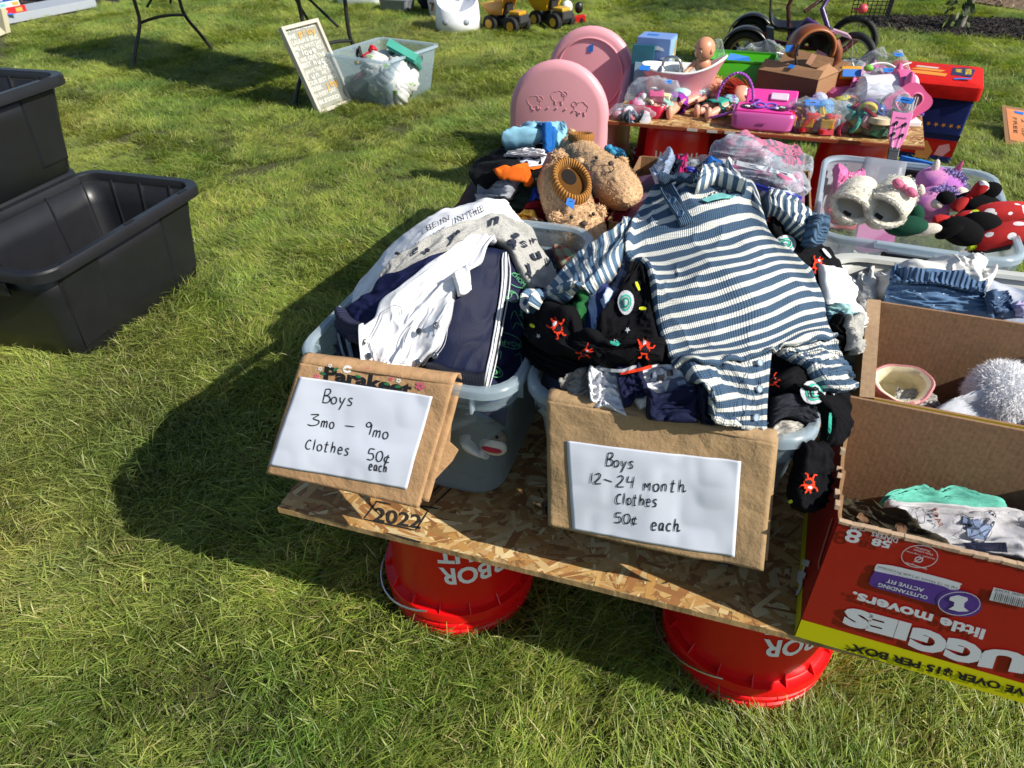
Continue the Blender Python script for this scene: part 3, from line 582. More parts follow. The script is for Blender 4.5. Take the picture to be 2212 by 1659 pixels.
# ================================================================== PLASTIC TOTES
CLR = lambda: mat('#b9cbd6', .28, 'plastic', alpha=.14, name='clear_plastic'); CLRR = lambda: mat('#c3d3dd', .25, 'plastic', alpha=.34, name='clear_rim')
def clear_tote(label, cx, cy, w_, d, z0, h, rz=0, inx=.05, iny=.06, group=None, body=None, rim=None, r=.05, lip=.013, cat='tote', name='storage_tote'):
    o = thing(name, label, cat, (cx, cy, z0), rz, group); bm = body or CLR(); rm = rim or CLRR()
    iw, idp = w_-2*lip, d-2*lip
    def ring(z, g=0): f = z/h; return rrect(iw-2*inx*(1-f)-2*g, idp-2*iny*(1-f)-2*g, r, 6, z)
    mb = MB(); mb.loft([ring(.002, .012)*np.array([1, 1, 1]), ring(.004, .004), ring(.016), ring(h*.35), ring(h*.70), ring(h-.05), ring(h-.048, -.007), ring(h-.004, -.007)], cap=(True, False)); mb.build('shell', bm, o, 60, solid=.0022)
    mb = MB(); f = lambda g, z: rrect(w_-2*g, d-2*g, r+.01-g*.3, 6, z)
    rr = [f(lip+.001, h-.008), f(lip-.001, h), f(lip-.008, h+.002), f(.003, h+.001), f(0, h-.004), f(0, h-.016), f(.0025, h-.016), f(.0025, h-.005), f(lip-.003, h-.003), f(lip+.001, h-.008)]
    mb.loft(rr, cap=(False, False)); mb.build('rim', rm, o, 35)
    for sx, sy in ((-1, -1), (1, -1), (1, 1), (-1, 1)):
        for k in (0, 1):
            m2 = MB(); px, py = (sx*(w_/2-.065), sy*(d/2-.010)) if k == 0 else (sx*(w_/2-.010), sy*(d/2-.065)); m2.box((px, py, h-.032), (.003, .014, .03) if k == 0 else (.014, .003, .03)); m2.build('rib', rm, o, 0)
    return o
BINS = 'clear totes of boys clothes on the front board'
T1 = clear_tote('clear tote on the left end of the board heaped with navy and white baby clothes', -.432, 1.047, .366, .59, HB+.001, .298, group=BINS, inx=.042, iny=.062)
T2 = clear_tote('clear tote in the middle of the board under the striped romper', -.040, 1.052, .412, .57, HB+.001, .298, group=BINS, inx=.036, iny=.025)
W = aty(1790, 560, 1.4)
T3 = clear_tote('milky white tote holding a white shirt and dotted denim', .475, 1.335, .56, .345, HB+.001, .235, 0, .04, .04, body=mat('#aeb0ab', .5, 'plain', name='milky_plastic', amt=.03), rim=mat('#b4b6b1', .4, 'plain', name='milky_rim', amt=.03), r=.07, lip=.022)
T4 = clear_tote('clear tote with a black latch holding slippers and plush toys', .412, 1.850, .425, .555, HB+.001, .232, rad(-4.5), .03, .10, r=.055, body=mat('#c6ced8', .3, 'plastic', alpha=.24, name='clearer_plastic'))
# latch of the plush tote and its moulded frame
mb = MB(); mb.box((.0, -.284, .187), (.125, .012, .055), rx(rad(-8))); mb.box((0, -.290, .211), (.118, .014, .012), rx(rad(-8))); mb.build('latch', mat('#0b0b0c', .25, 'plain', name='black_gloss'), T4, 20, bevel=.004)
mb = MB(); mb.box((.0, -.280, .229), (.16, .02, .012)); mb.box((0, -.288, .219), (.11, .01, .01)); mb.build('latch_seat', CLRR(), T4, 20, bevel=.003)
mb = MB(); mb.box((0, .262, .19), (.125, .012, .055)); mb.build('latch', mat('#0b0b0c', .25, 'plain', name='black_gloss'), T4, 20, bevel=.004)
def black_tote(cx, cy, z0, rz, label, h=.36, w_=.53, d=.765, group='black totes stacked on the lawn'):
    o = thing('storage_tote', label, 'tote', (cx, cy, z0), rz, group); m = mat('#1b1c20', .40, 'plain', name='black_plastic', sc=14, bump=.15, amt=.22); f = lambda g, z, r=.06: rrect(w_-2*g, d-2*g, r, 6, z)
    t = lambda z: .030+.045*(1-z/h)
    mb = MB(); mb.loft([f(t(0)+.01, 0, .045), f(t(0), .008, .05), f(t(.1), .1), f(t(.25), .25), f(t(h-.03), h-.03)], cap=(True, False)); mb.build('shell', m, o, 60, solid=.004)
    mb = MB(); mb.loft([f(.032, h-.03), f(.031, h-.004), f(.028, h), f(.004, h+.001, .075), f(0, h-.005, .075), f(0, h-.034, .075), f(.003, h-.034, .075), f(.004, h-.006, .07), f(.026, h-.008, .06), f(.032, h-.03)], cap=(False, False)); mb.build('rim', m, o, 35)
    for sx in (-1, 1):      # long walls: raised panels outside, ribs inside
        for y0, y1 in ((-.30, -.145), (.145, .30)):
            def pt(y, z, o_=0): return (sx*(w_/2-t(z)+.002+o_), y, z)
            p = MB(); yc = (y0+y1)/2; hw = (y1-y0)/2; a = [pt(yc-hw, h-.045), pt(yc+hw, h-.045), pt(yc+hw*.82, .05), pt(yc-hw*.82, .05)]; b = [pt(yc-hw+.006, h-.045, .006), pt(yc+hw-.006, h-.045, .006), pt(yc+hw*.82-.008, .06, .006), pt(yc-hw*.82+.008, .06, .006)]
            p.add(a+b, [(4, 5, 6, 7), (0, 1, 5, 4), (1, 2, 6, 5), (2, 3, 7, 6), (3, 0, 4, 7)]); p.build('wall_panel', m, o, 0, bevel=.002)
        for y in (-.14, .14, .31, -.31):
            p = MB(); z = np.linspace(.02, h-.02, 8); p.tube([(sx*(w_/2-t(q)-.003), y*(1-.12*(1-q/h)), q) for q in z], .0045, 6); p.build('rib', m, o)
    for sy in (-1, 1):
        for x in (-.13, 0, .13):
            p = MB(); z = np.linspace(.02, h-.02, 8); p.tube([(x*(1-.2*(1-q/h)), sy*(d/2-t(q)-.003), q) for q in z], .0045, 6); p.build('rib', m, o)
        p = MB(); p.box((0, sy*(d/2-.018), h-.07), (.19, .012, .05)); p.build('handle', m, o, 20, bevel=.006)
    hm = mat('#040404', .7, 'plain', name='slot_shade')  # black patches on the rim, coloured as the shade in its slots
    for sx in (-1, 1):
        for y in (-.27, 0, .27): p = MB(); p.box((sx*(w_/2-.0155), y, h+.0013), (.012, .042, .0015)); p.build('rim_slot_shade', hm, o, 0, bevel=.0005)
    return o
black_tote(-2.098, 1.665, 0, rad(1.5), 'empty black tote in the front, standing on the grass')
bt_ = black_tote(-2.70, 1.82, .316, rad(1), 'upside down black tote under the upper one, hidden behind the front tote', h=.315); bt_.rotation_euler = (math.pi, 0, rad(1))
black_tote(-2.69, 1.80, .318, rad(2.5), 'upper empty black tote stacked at the left edge', h=.35)
# ================================================================== SIGNS ON PAPER BAGS
KR = mat('#b08a62', .85, 'kraft', name='kraft_paper'); KR2 = mat('#a28560', .85, 'kraft', name='kraft_paper_grey'); PAPER = mat('#cdd2de', .7, 'plain', name='white_paper', amt=.015, bump=.05); INK = mat('#121214', .6, 'plain', name='marker_ink'); TAPE = mat('#1f6fc4', .6, 'plain', name='blue_painter_tape', amt=.06)
def paper_bag(label, tl, tr, bl, corners, sheet, m, bow=(0, 3), seed=1):
    o = thing('paper_bag_sign', label, 'sign', np.array(tl)); P = Plane(tl, tr, bl); P.amp = .0065; tl, tr = np.array(tl, float), np.array(tr, float)
    mb = MB(); P.sheet(mb, *corners, off=0, n=44, bow=bow, amp=0, seed=seed); mb.build('front', m, o, 60, solid=.0012, world=True)
    mb = MB(); P.sheet(mb, *[(x+dx, y+dy) for (x, y), (dx, dy) in zip(corners, ((4, 3), (7, 3), (9, -2), (3, 2)))], off=-.022, n=30, bow=bow); mb.build('back', m, o, 60, solid=.0012, world=True)
    # top folded over the rim and down inside the tote
    w0 = P.f2w(np.array([corners[0]], float), 0)[0]; w1 = P.f2w(np.array([corners[1]], float), 0)[0]; u = np.linspace(0, 1, 30)[:, None]; E = w0+(w1-w0)*u
    prof = [(0, 0), (.008, .005), (.018, .006), (.028, .001), (.033, -.02), (.036, -.06)]; G = np.stack([E+np.array([0, a, b])+.0012*(vnoise(u*9, a*90+u*0, seed)-.5)*np.array([0, .3, 1]) for a, b in prof]); mb = MB(); mb.grid(G); mb.build('top_fold', m, o, 60, solid=.0012, world=True)
    mb = MB(); P.sheet(mb, *sheet, off=.0022, n=44, bow=(0, 0)); mb.build('paper_sheet', PAPER, o, 60, solid=.0006, world=True)
    return o, P
g1, P1 = paper_bag('brown paper bag sign with printed flowers reading Boys 3mo to 9mo clothes', (-.583, .745, .690), (-.332, .745, .702), (-.645, .667, .505), [(650, 783), (981, 831), (905, 1097), (575, 1022)], [(652, 812), (936, 856), (880, 1056), (585, 1003)], KR, (3, 2), 2)
g2, P2 = paper_bag('plain paper bag sign reading Boys 12 to 24 month clothes', (-.197, .745, .698), (.107, .745, .691), (-.179, .700, .500), [(1180, 865), (1676, 958), (1649, 1231), (1184, 1135)], [(1225, 950), (1601, 995), (1587, 1201), (1237, 1142)], KR2, (2, 4), 9)
# opened bottom of the flowered bag
mb = MB(); PS = Plane((-.35, .775, .69), (-.30, .80, .69), (-.40, .72, .50)); PS.poly(mb, [(982, 832), (972, 955), (990, 972), (977, 995), (925, 1050), (905, 1096), (935, 1000), (955, 930)], 0); mb.build('gusset', KR, g1, 0, solid=.003, world=True)
for (P, o, rows) in ((P1, g1, [('Boys', (698, 869), (766, 876), 31), ('3', (668, 917), (690, 919), 26), ('mo', (695, 922), (723, 926), 29), ('-', (742, 930), (768, 933), 30), ('9', (788, 937), (803, 939), 28), ('mo', (806, 943), (841, 948), 30), ('Clothes', (663, 968), (758, 983), 28), ('50$', (796, 990), (848, 1000), 25), ('each', (800, 1013), (840, 1019), 26)]),
                     (P2, g2, [('Boys', (1310, 1002), (1372, 1008), 29), ('12', (1275, 1040), (1301, 1041), 24), ('~', (1304, 1045), (1325, 1047), 33), ('24', (1333, 1047), (1371, 1050), 26), ('MontH', (1391, 1055), (1484, 1062), 33), ('Clothes', (1332, 1084), (1422, 1090), 30), ('50$', (1328, 1126), (1380, 1130), 24), ('eacH', (1408, 1140), (1471, 1147), 33)])):
    mb = MB()
    for t_, a, b, h in rows: P.hand(mb, t_, a, b, h, wd=2.3 if P is P1 else 2.6, off=.0034, hv=(.16, -.98) if P is P1 else (.1, -.99))
    tag(mb.build('handwriting', INK, o, 0, world=True), kind='stuff')
mb = MB(); P1.text(mb, 'Parakeet', (700, 819), (887, 857), 30, bold=.045, off=.0012, hv=(.14, -.98)); mb.build('print', INK, g1, 0, world=True)
fw = {'#e8e6e2': [(694, 796, 5), (716, 789, 5), (752, 797, 11), (862, 822, 6)], '#d8607c': [(792, 800, 8), (846, 818, 5), (908, 834, 11), (686, 812, 6)], '#1f6b43': []}
for c, L_ in fw.items():
    mb = MB()
    for (x, y, r) in L_:
        nP = 5 if r < 9 else (16 if c == '#e8e6e2' else 5)
        for k in range(nP): a = 6.283*k/nP+.3; P1.disc(mb, (x+r*.62*math.cos(a), y+r*.55*math.sin(a)), r*(.42 if nP == 5 else .13), .0016, 8, r*(.30 if nP == 5 else .3), 0 if nP == 5 else a-1.57)
    if L_: tag(mb.build('flower_print', mat(c, .8, 'plain', name='flower_print'), g1, 0, world=True), kind='stuff')
mb = MB()
for (x, y, a) in ((700, 806, .3), (728, 797, 2.6), (775, 813, .4), (836, 829, .2), (860, 835, 0), (765, 798, .1)): P1.disc(mb, (x, y), 7, .0016, 8, 3, a)
tag(mb.build('leaf_print', mat('#1f6b43', .8, 'plain', name='leaf_print'), g1, 0, world=True), kind='stuff')
# ================================================================== CLOTHES HEAPS
NAVY = '#121830'; BLK = '#0b0b0f'; WH = '#dfe1e6'
HOLD = {}
def heap(pile, name, label, tote_c, w_, d, z0, m, sc=0., skirt=True):
    """the mass of folded clothes inside a container, below the garments that can be told apart"""
    cx, cy = tote_c; nx = 40; u, v = np.meshgrid(np.linspace(-w_/2, w_/2, nx), np.linspace(-d/2, d/2, nx)); X = cx+u; Y = cy+v; Z = pile.h(X, Y)-.004; Z = Z-np.maximum(0, Z-.67)*sc
    o = thing('clothes_heap', label, 'clothes', (cx, cy, z0)); mb = MB(); mb.grid(np.stack([X, Y, Z], -1)); mb.build('heap_top', m, o, 60, solid=.002, world=True)
    zt = float(min(Z[0].min(), Z[-1].min(), Z[:, 0].min(), Z[:, -1].min())); rings = [rrect(w_*.68, d*.68, .05, 6, z0+.004), rrect(w_*.85, d*.84, .05, 6, (z0+zt)/2), rrect(w_*.97, d*.97, .045, 6, zt-.003)]
    rings = [r*np.array([1, 1, 1])+np.array([cx, cy, 0]) for r in rings]; mb = MB(); mb.loft(rings, cap=(True, True)); mb.build('heap_body', m, o, 60, world=True); return o
# ---- tote 1
A1 = Pile(-.80, -.12, .70, 1.50, parab(-.392, 1.06, .655, .175, .235, .15, .30, .22, .40, inn=(-.60, -.265, .775, 1.32, .635)))
heap(A1, 'clothes_heap', 'packed baby clothes filling the left clear tote', (-.432, 1.047), .325, .54, HB+.006, mat('#141a30', .9, 'tiedye', col2='#3a3f4c', sc=9, name='packed_clothes'), sc=.2)
navy = mat(NAVY, .75, 'cloth', name='navy_cotton'); navyp = mat('#171a3a', .7, 'cloth', name='navy_print_cotton'); white = mat('#e3e4e8', .85, 'cloth', name='white_cotton'); grey = mat('#b4b3ae', .9, 'melange', col2='#85847f', name='grey_melange')
c = cloth(A1, 'grey_jeans', 'dark grey baby trousers with a pale side stripe in the tote corner', 'trousers', [[(712, 690), (745, 672), (790, 665), (850, 690)], [(722, 735), (770, 730), (820, 740), (870, 760)], [(735, 782), (790, 795), (840, 806), (895, 812)]], mat('#2a303c', .8, 'cloth', name='charcoal_cotton'), seed=4, fold=.012, lift=.008, fs=(5, 3))
mb = MB(); A1.line(mb, [(752, 700), (756, 740), (768, 790)], 9, .003); A1.line(mb, [(730, 695), (738, 740), (752, 785)], 5, .003); mb.build('side_stripe', mat('#8d97a8', .8, 'cloth', name='stripe_grey'), c, 180, solid=.001, world=True)
dino = cloth(A1, 'dinosaur_print_romper', 'navy romper printed with green dinosaurs and speech bubbles on the right of the heap', 'romper', [[(1085, 512), (1130, 490), (1180, 515), (1222, 575)], [(1085, 600), (1130, 590), (1175, 605), (1215, 640)], [(1072, 690), (1105, 685), (1140, 690), (1168, 690)], [(1055, 780), (1090, 770), (1120, 765), (1140, 745)], [(1030, 850), (1065, 850), (1100, 835), (1132, 800)]], navyp, seed=5, fold=.009, lift=.006, fs=(2, 4))
mb = MB(); grn = mat('#4f9a6a', .8, 'plain', name='green_print')
A1.text(mb, 'CHOMP', (1102, 594), (1131, 625), 9, off=.004, bold=-.005, hv=(.75, -.66)); A1.text(mb, 'LA', (1096, 648), (1112, 634), 10, off=.004, bold=-.005); A1.text(mb, 'ROAR!', (1120, 742), (1076, 735), 10, off=.004, bold=-.005, hv=(.1, 1)); A1.text(mb, 'MP', (1126, 684), (1130, 664), 8, off=.004); A1.text(mb, 'ROAR', (1180, 560), (1192, 592), 8, off=.004, hv=(.9, -.3)); A1.text(mb, 'CH', (1060, 800), (1078, 800), 9, off=.004, hv=(0, 1)); A1.text(mb, 'LAT', (1170, 522), (1196, 532), 7, off=.004)
for (x, y, rx_, ry_) in ((1117, 608, 24, 14), (1102, 641, 14, 12), (1096, 738, 28, 15), (1131, 675, 8, 16), (1068, 803, 15, 11), (1190, 576, 11, 20)):
    a = np.linspace(0, 6.283, 20); A1.line(mb, [(x+rx_*math.cos(t), y+ry_*math.sin(t)+.25*rx_*math.cos(t)) for t in a], 1.3, .004)
for q in ([(1100, 690), (1108, 672), (1118, 690), (1126, 705), (1112, 698), (1104, 712)], [(1150, 560), (1160, 545), (1175, 556), (1168, 570)], [(1070, 770), (1080, 760), (1078, 778)], [(1040, 830), (1052, 822), (1060, 840), (1072, 834)], [(1108, 770), (1120, 765), (1122, 790), (1112, 800)]): A1.line(mb, q, 1.4, .004)
mb.build('print', grn, dino, 0, world=True)
c = cloth(A1, 'lettered_white_shirt', 'white shirt with black handwriting print draped over the back of the left heap', 'shirt', [[(758, 655), (815, 585), (872, 522), (960, 468), (1052, 446), (1120, 474), (1160, 492)], [(768, 670), (830, 600), (890, 545), (975, 487), (1055, 460), (1115, 490), (1166, 515)], [(790, 676), (850, 618), (905, 570), (990, 512), (1056, 476), (1105, 505), (1172, 540)]], white, seed=6, fold=.005, lift=.010, nu=130, nv=30, fs=(7, 2))
mb = MB()
for t_, a, b, h in (('IN THE', (985, 486), (1048, 458), 12), ('BE IN', (925, 503), (975, 478), 11), ('ART', (935, 520), (968, 502), 10), ('Y', (905, 540), (914, 535), 12), ('V', (880, 556), (890, 549), 12)): A1.text(mb, t_, a, b, h, off=.004, bold=-.01, shear=.2)
mb.build('print', INK, c, 0, world=True)
gs = cloth(A1, 'grey_letter_top', 'grey melange baby top printed with navy letters, sleeves spread to both sides', 'top', [[(826, 612), (862, 572), (930, 526), (1000, 496), (1062, 474), (1115, 500), (1160, 545), (1192, 610), (1194, 655)], [(834, 628), (880, 590), (945, 550), (1005, 522), (1060, 500), (1105, 530), (1145, 575), (1172, 625), (1178, 660)], [(850, 648), (895, 618), (960, 585), (1015, 560), (1055, 530), (1092, 548), (1120, 600), (1148, 640), (1158, 665)]], grey, seed=8, fold=.008, lift=.013, nu=130, nv=36, fs=(9, 2))
mb = MB()
for t_, a, b, h, hv in (('J', (1136, 592), (1148, 596), 26, (-.3, -.95)), ('u', (1150, 566), (1168, 560), 18, (-.4, -.9)), ('s', (1126, 535), (1138, 537), 15, (-.3, -.9)), ('r', (1146, 527), (1158, 531), 14, (-.2, -.9)), ('y', (966, 536), (986, 524), 24, (.2, -.95)), ('n', (1055, 492), (1075, 486), 17, (.2, -1)), ('v', (1172, 572), (1184, 580), 14, (.2, -1)), ('i', (1143, 600), (1148, 602), 16, (-.3, -1)), ('a', (1098, 530), (1112, 542), 12, (.4, -.9)), ('e', (890, 556), (904, 548), 14, (.2, -1))): A1.text(mb, t_, a, b, h, off=.004, bold=.02, hv=hv)
for (x, y, r) in ((1103, 526, 10), (1112, 511, 7), (862, 552, 5), (925, 545, 6), (990, 505, 5)): A1.disc(mb, (x, y), r, .005, 12, r*.8)
mb.build('print', mat('#1b2233', .8, 'plain', name='navy_print'), gs, 0, world=True)
W = A1.lay([[(1150, 640), (1172, 648), (1196, 642)], [(1160, 662), (1178, 665), (1198, 655)], [(1168, 685), (1184, 682), (1198, 670)]], lift=.012, fold=.004, nu=20, nv=20); mb = MB(); mb.grid(W); mb.build('cuff', navy, gs, 180, solid=.003, off=-1., world=True)
sh = cloth(A1, 'navy_shorts', 'navy cotton shorts with a rolled cuff, left of the white bodysuit', 'shorts', [[(756, 692), (800, 645), (860, 600), (930, 566), (985, 550)], [(775, 715), (825, 672), (880, 630), (945, 600), (1000, 575)], [(805, 745), (850, 712), (905, 668), (960, 630), (1020, 590)]], mat('#161c44', .8, 'cloth', name='navy_jersey'), seed=11, fold=.010, lift=.014, fs=(5, 2))
W = A1.lay([[(750, 690), (770, 706), (808, 722)], [(745, 706), (768, 724), (806, 740)], [(752, 722), (775, 738), (806, 752)]], lift=.018, fold=.003, nu=24, nv=24); mb = MB(); mb.grid(W); mb.build('cuff', mat('#171d46', .8, 'rib', sc=60, name='navy_rib'), sh, 180, solid=.004, off=-1., world=True)
jk = cloth(A1, 'navy_track_jacket', 'navy track jacket with a white front zip in the middle of the left heap', 'jacket', [[(1020, 548), (1052, 536), (1090, 542)], [(985, 610), (1035, 608), (1088, 606)], [(960, 680), (1020, 678), (1079, 674)], [(942, 750), (1005, 752), (1066, 752)], [(928, 805), (985, 818), (1052, 830)]], mat('#0b1330', .62, 'cloth', sc=300, bump=.2, name='navy_polyester'), seed=12, fold=.004, lift=.018, nu=60, nv=70, fs=(1.5, 2))
mb = MB(); L_ = [(1086, 548), (1085, 610), (1075, 680), (1062, 755), (1044, 848)]; A1.line(mb, L_, 11, .004); mb.build('zip_tape', mat('#bfc2c6', .5, 'plain', name='zip_tape'), jk, 180, solid=.0012, world=True)
mb = MB(); A1.line(mb, L_, 3.2, .0065); mb.build('zip_teeth', mat('#f0f0f0', .3, 'plain', name='zip_teeth'), jk, 180, solid=.001, world=True)
mb = MB(); A1.line(mb, [(1098, 552), (1096, 620), (1082, 700), (1066, 790), (1052, 845)], 1.6, .004); mb.build('piping', mat('#d8dade', .5, 'plain', name='piping'), jk, 0, solid=.001, world=True)
W = A1.lay([[(925, 803), (985, 815), (1050, 828)], [(922, 815), (982, 828), (1046, 842)], [(926, 828), (985, 842), (1044, 853)]], lift=.012, fold=.002, nu=30, nv=14); mb = MB(); mb.grid(W); mb.build('hem', mat('#131a30', .8, 'rib', sc=140, name='navy_hem_rib'), jk, 180, solid=.003, off=-1., world=True)
bs = cloth(A1, 'white_bodysuit', 'white baby bodysuit with open snap fasteners lying on the navy clothes', 'bodysuit', [[(1022, 520), (1045, 514), (1070, 526)], [(985, 552), (1020, 558), (1053, 542)], [(932, 582), (978, 590), (1036, 584)], [(875, 625), (935, 624), (1004, 612)], [(832, 655), (905, 660), (984, 655)], [(815, 695), (890, 705), (972, 705)], [(792, 738), (872, 752), (958, 756)], [(792, 775), (855, 790), (925, 785)], [(815, 797), (850, 802), (888, 806)]], mat('#e9e9ec', .85, 'cloth', name='white_interlock'), seed=14, fold=.011, lift=.017, nu=70, nv=90, fs=(3, 3), dirn=.25, rag=3)
W = A1.lay([[(978, 608), (992, 600), (1006, 604)], [(982, 626), (998, 622), (1012, 618)], [(988, 642), (1000, 640), (1012, 628)]], lift=.016, fold=.003, nu=18, nv=18); mb = MB(); mb.grid(W); mb.build('sleeve', mat('#e9e9ec', .85, 'cloth', name='white_interlock'), bs, 180, solid=.003, off=-1., world=True)
for Q in ([(975, 640), (958, 672), (944, 700), (938, 722)], [(803, 728), (825, 690), (838, 668), (868, 655), (872, 680)], [(800, 735), (820, 770), (836, 792)], [(962, 700), (955, 740), (935, 770)], [(880, 800), (872, 760), (880, 720), (900, 690)]):
    mb = MB(); A1.line(mb, Q, 1.3, .0045); A1.line(mb, [(x+5, y+2) for x, y in Q], .8, .0042); mb.build('seam', mat('#bfc0c6', .9, 'plain', name='seam'), bs, 0, solid=.0008, world=True)
for (x, y) in ((908, 717), (943, 704), (905, 782), (940, 767), (798, 768), (793, 739)):
    p = A1.f2w(np.array([[x, y]], float), .004)[0]; n = A1.normal(np.array([p]))[0]; R = np.array(Vector(n).to_track_quat('Z', 'Y').to_matrix()); mb = MB(); mb.lathe([(.0052, -.001), (.0052, .0008), (.0042, .0016), (.003, .0016), (.0026, .0004), (.0012, .0004), (.001, .0018), (.0002, .002)], 18, R=R, c=p); mb.build('snap', mat('#8b8c8e', .25, 'plain', metal=.9, name='snap_metal'), bs, 40, world=True)
cloth(A1, 'plaid_shirt', 'dark multicoloured plaid shirt at the back right of the left heap', 'shirt', [[(1150, 488), (1205, 495), (1258, 535)], [(1185, 545), (1232, 552), (1272, 585)], [(1215, 605), (1245, 600), (1275, 615)]], mat('#6a7a62', .85, 'plaid', col2='#7a3024', sc=9, name='multi_plaid'), seed=17, lift=.02, fold=.012)
# ---- tote 2
A2 = Pile(-.36, .34, .70, 1.60, parab(-.030, 1.13, .655, .235, .31, .28, .42, .25, .40, inn=(-.23, .15, .79, 1.31, .64)))
heap(A2, 'clothes_heap', 'packed toddler clothes filling the middle clear tote', (-.040, 1.052), .37, .53, HB+.006, mat('#15171d', .9, 'tiedye', col2='#2f3a52', sc=9, name='packed_clothes_dark'), sc=.45)
fl = mat(BLK, .95, 'fleece', name='black_fleece'); flg = mat('#8d8a86', .95, 'tiedye', col2='#5a5856', sc=60, name='grey_fleece')
def front(name, label, cat, rows, m, **kw): return cloth(A2, name, label, cat, rows, m, **{**dict(seed=3, fold=.010, lift=.012, nu=44, nv=44), **kw})
front('black_fleece_trousers', 'plain black fleece trousers at the left corner of the middle tote', 'trousers', [[(1132, 700), (1170, 735), (1240, 765), (1320, 795)], [(1134, 745), (1180, 785), (1240, 812), (1300, 822)], [(1150, 790), (1200, 822), (1240, 838), (1275, 838)]], fl, seed=21)
front('grey_fluffy_sock', 'grey fluffy sock at the front left of the middle tote', 'sock', [[(1222, 838), (1240, 818), (1270, 812)], [(1225, 858), (1248, 842), (1280, 830)], [(1240, 872), (1262, 866), (1282, 855)]], flg, seed=22)
front('white_bodysuit', 'white cotton bodysuit rolled beside the navy cuffed trousers', 'bodysuit', [[(1272, 812), (1305, 800), (1345, 806)], [(1268, 845), (1305, 842), (1345, 850)], [(1278, 884), (1320, 888), (1360, 905)]], white, seed=23, fold=.014)
tk = front('truck_print_pyjamas', 'white pyjama top printed with blue trucks and navy cuffs', 'pyjamas', [[(1330, 812), (1380, 798), (1440, 790), (1500, 800)], [(1352, 845), (1410, 838), (1460, 832), (1512, 842)], [(1382, 888), (1430, 872), (1480, 866), (1520, 872)]], white, seed=24, fold=.009)
for nm, rows in (('cuff', [[(1328, 812), (1362, 798), (1384, 800)], [(1336, 842), (1370, 836), (1396, 838)], [(1348, 884), (1382, 872), (1406, 866)]]), ('cuff', [[(1390, 868), (1440, 856), (1498, 848)], [(1390, 888), (1445, 880), (1502, 876)], [(1398, 905), (1450, 912), (1508, 914)]])):
    W = A2.lay(rows, lift=.014, fold=.006, nu=30, nv=30, seed=25); mb = MB(); mb.grid(W); mb.build(nm, mat('#121735', .8, 'cloth', name='navy_terry'), tk, 180, solid=.003, off=-1., world=True)
for col, Q in (('#4a5566', [[(1398, 806), (1430, 796), (1448, 806), (1440, 822), (1404, 826)], [(1430, 828), (1470, 815), (1500, 826), (1492, 846), (1440, 850)]]), ('#8a95a8', [[(1462, 824), (1480, 820), (1482, 834), (1466, 838)], [(1405, 808), (1418, 804), (1420, 816), (1408, 820)]]), ('#15171c', [[(1424, 812), (1436, 812), (1436, 824), (1424, 824)], [(1444, 804), (1454, 804), (1454, 814), (1444, 814)]])):
    mb = MB()
    for q in Q: A2.poly(mb, q, .005 if col != '#4a5566' else .0042, smooth=col == '#15171c')
    mb.build('truck_print', mat(col, .8, 'plain', name='truck_print'), tk, 0, world=True)
front('white_onesie', 'white cotton piece under the striped romper leg', 'bodysuit', [[(1500, 850), (1530, 842), (1560, 850)], [(1500, 885), (1530, 885), (1560, 890)], [(1512, 916), (1535, 920), (1560, 925)]], navy, seed=26)
front('grey_fluffy_sock', 'grey and cream fluffy sock at the front right corner of the middle tote', 'sock', [[(1655, 925), (1680, 908), (1715, 915)], [(1652, 940), (1690, 928), (1728, 935)], [(1665, 952), (1700, 955), (1724, 962)]], mat('#a9a59c', .95, 'tiedye', col2='#6a6763', sc=60, name='cream_fleece'), seed=27, fold=.006)
front('dark_grey_fleece', 'dark grey fleece inside the front right of the middle tote', 'clothes', [[(1660, 860), (1690, 850), (1720, 860), (1745, 890)], [(1658, 890), (1690, 885), (1720, 890), (1745, 915)], [(1660, 920), (1690, 905), (1720, 912), (1740, 935)]], mat('#23252d', .9, 'cloth', name='dark_grey'), seed=28)
front('grey_hooded_top', 'grey melange hooded top behind the striped sleeve', 'top', [[(1282, 545), (1322, 520), (1362, 505)], [(1255, 600), (1300, 590), (1340, 570)], [(1235, 650), (1278, 650), (1318, 625)]], mat('#6c6b72', .9, 'cloth', name='mid_grey_cotton'), seed=45)
front('argyle_shirt', 'grey and purple checked shirt left of the striped romper body', 'shirt', [[(1325, 560), (1360, 575), (1395, 590)], [(1308, 620), (1345, 630), (1375, 640)], [(1290, 690), (1325, 700), (1360, 705)]], mat('#2a2c3a', .85, 'plaid', col2='#8287a0', sc=3, name='argyle'), seed=29, fold=.01)
front('light_blue_stripe_shirt', 'pale blue shirt with navy stripes under the romper sleeve', 'shirt', [[(1268, 640), (1300, 625), (1330, 640)], [(1255, 680), (1290, 675), (1320, 690)], [(1255, 720), (1290, 722), (1320, 730)]], mat('#a9b8d8', .85, 'stripe', col2='#1a2a60', sc=3, name='blue_stripe'), seed=30, fold=.014, fs=(4, 2))
front('green_shirt', 'green cotton shirt edge under the romper sleeve', 'shirt', [[(1225, 650), (1250, 640), (1275, 650)], [(1205, 690), (1238, 680), (1268, 690)], [(1212, 715), (1240, 712), (1265, 715)]], mat('#1f5a2f', .85, 'cloth', name='green_cotton'), seed=31, fold=.012)
front('teal_striped_sock', 'teal and white striped cuff between the two totes', 'sock', [[(1142, 680), (1155, 665), (1172, 680)], [(1140, 705), (1156, 692), (1170, 705)], [(1150, 735), (1162, 720), (1172, 725)]], mat('#1a8f74', .85, 'stripe', col2='#dfe5e2', sc=5, name='teal_stripe'), seed=32)
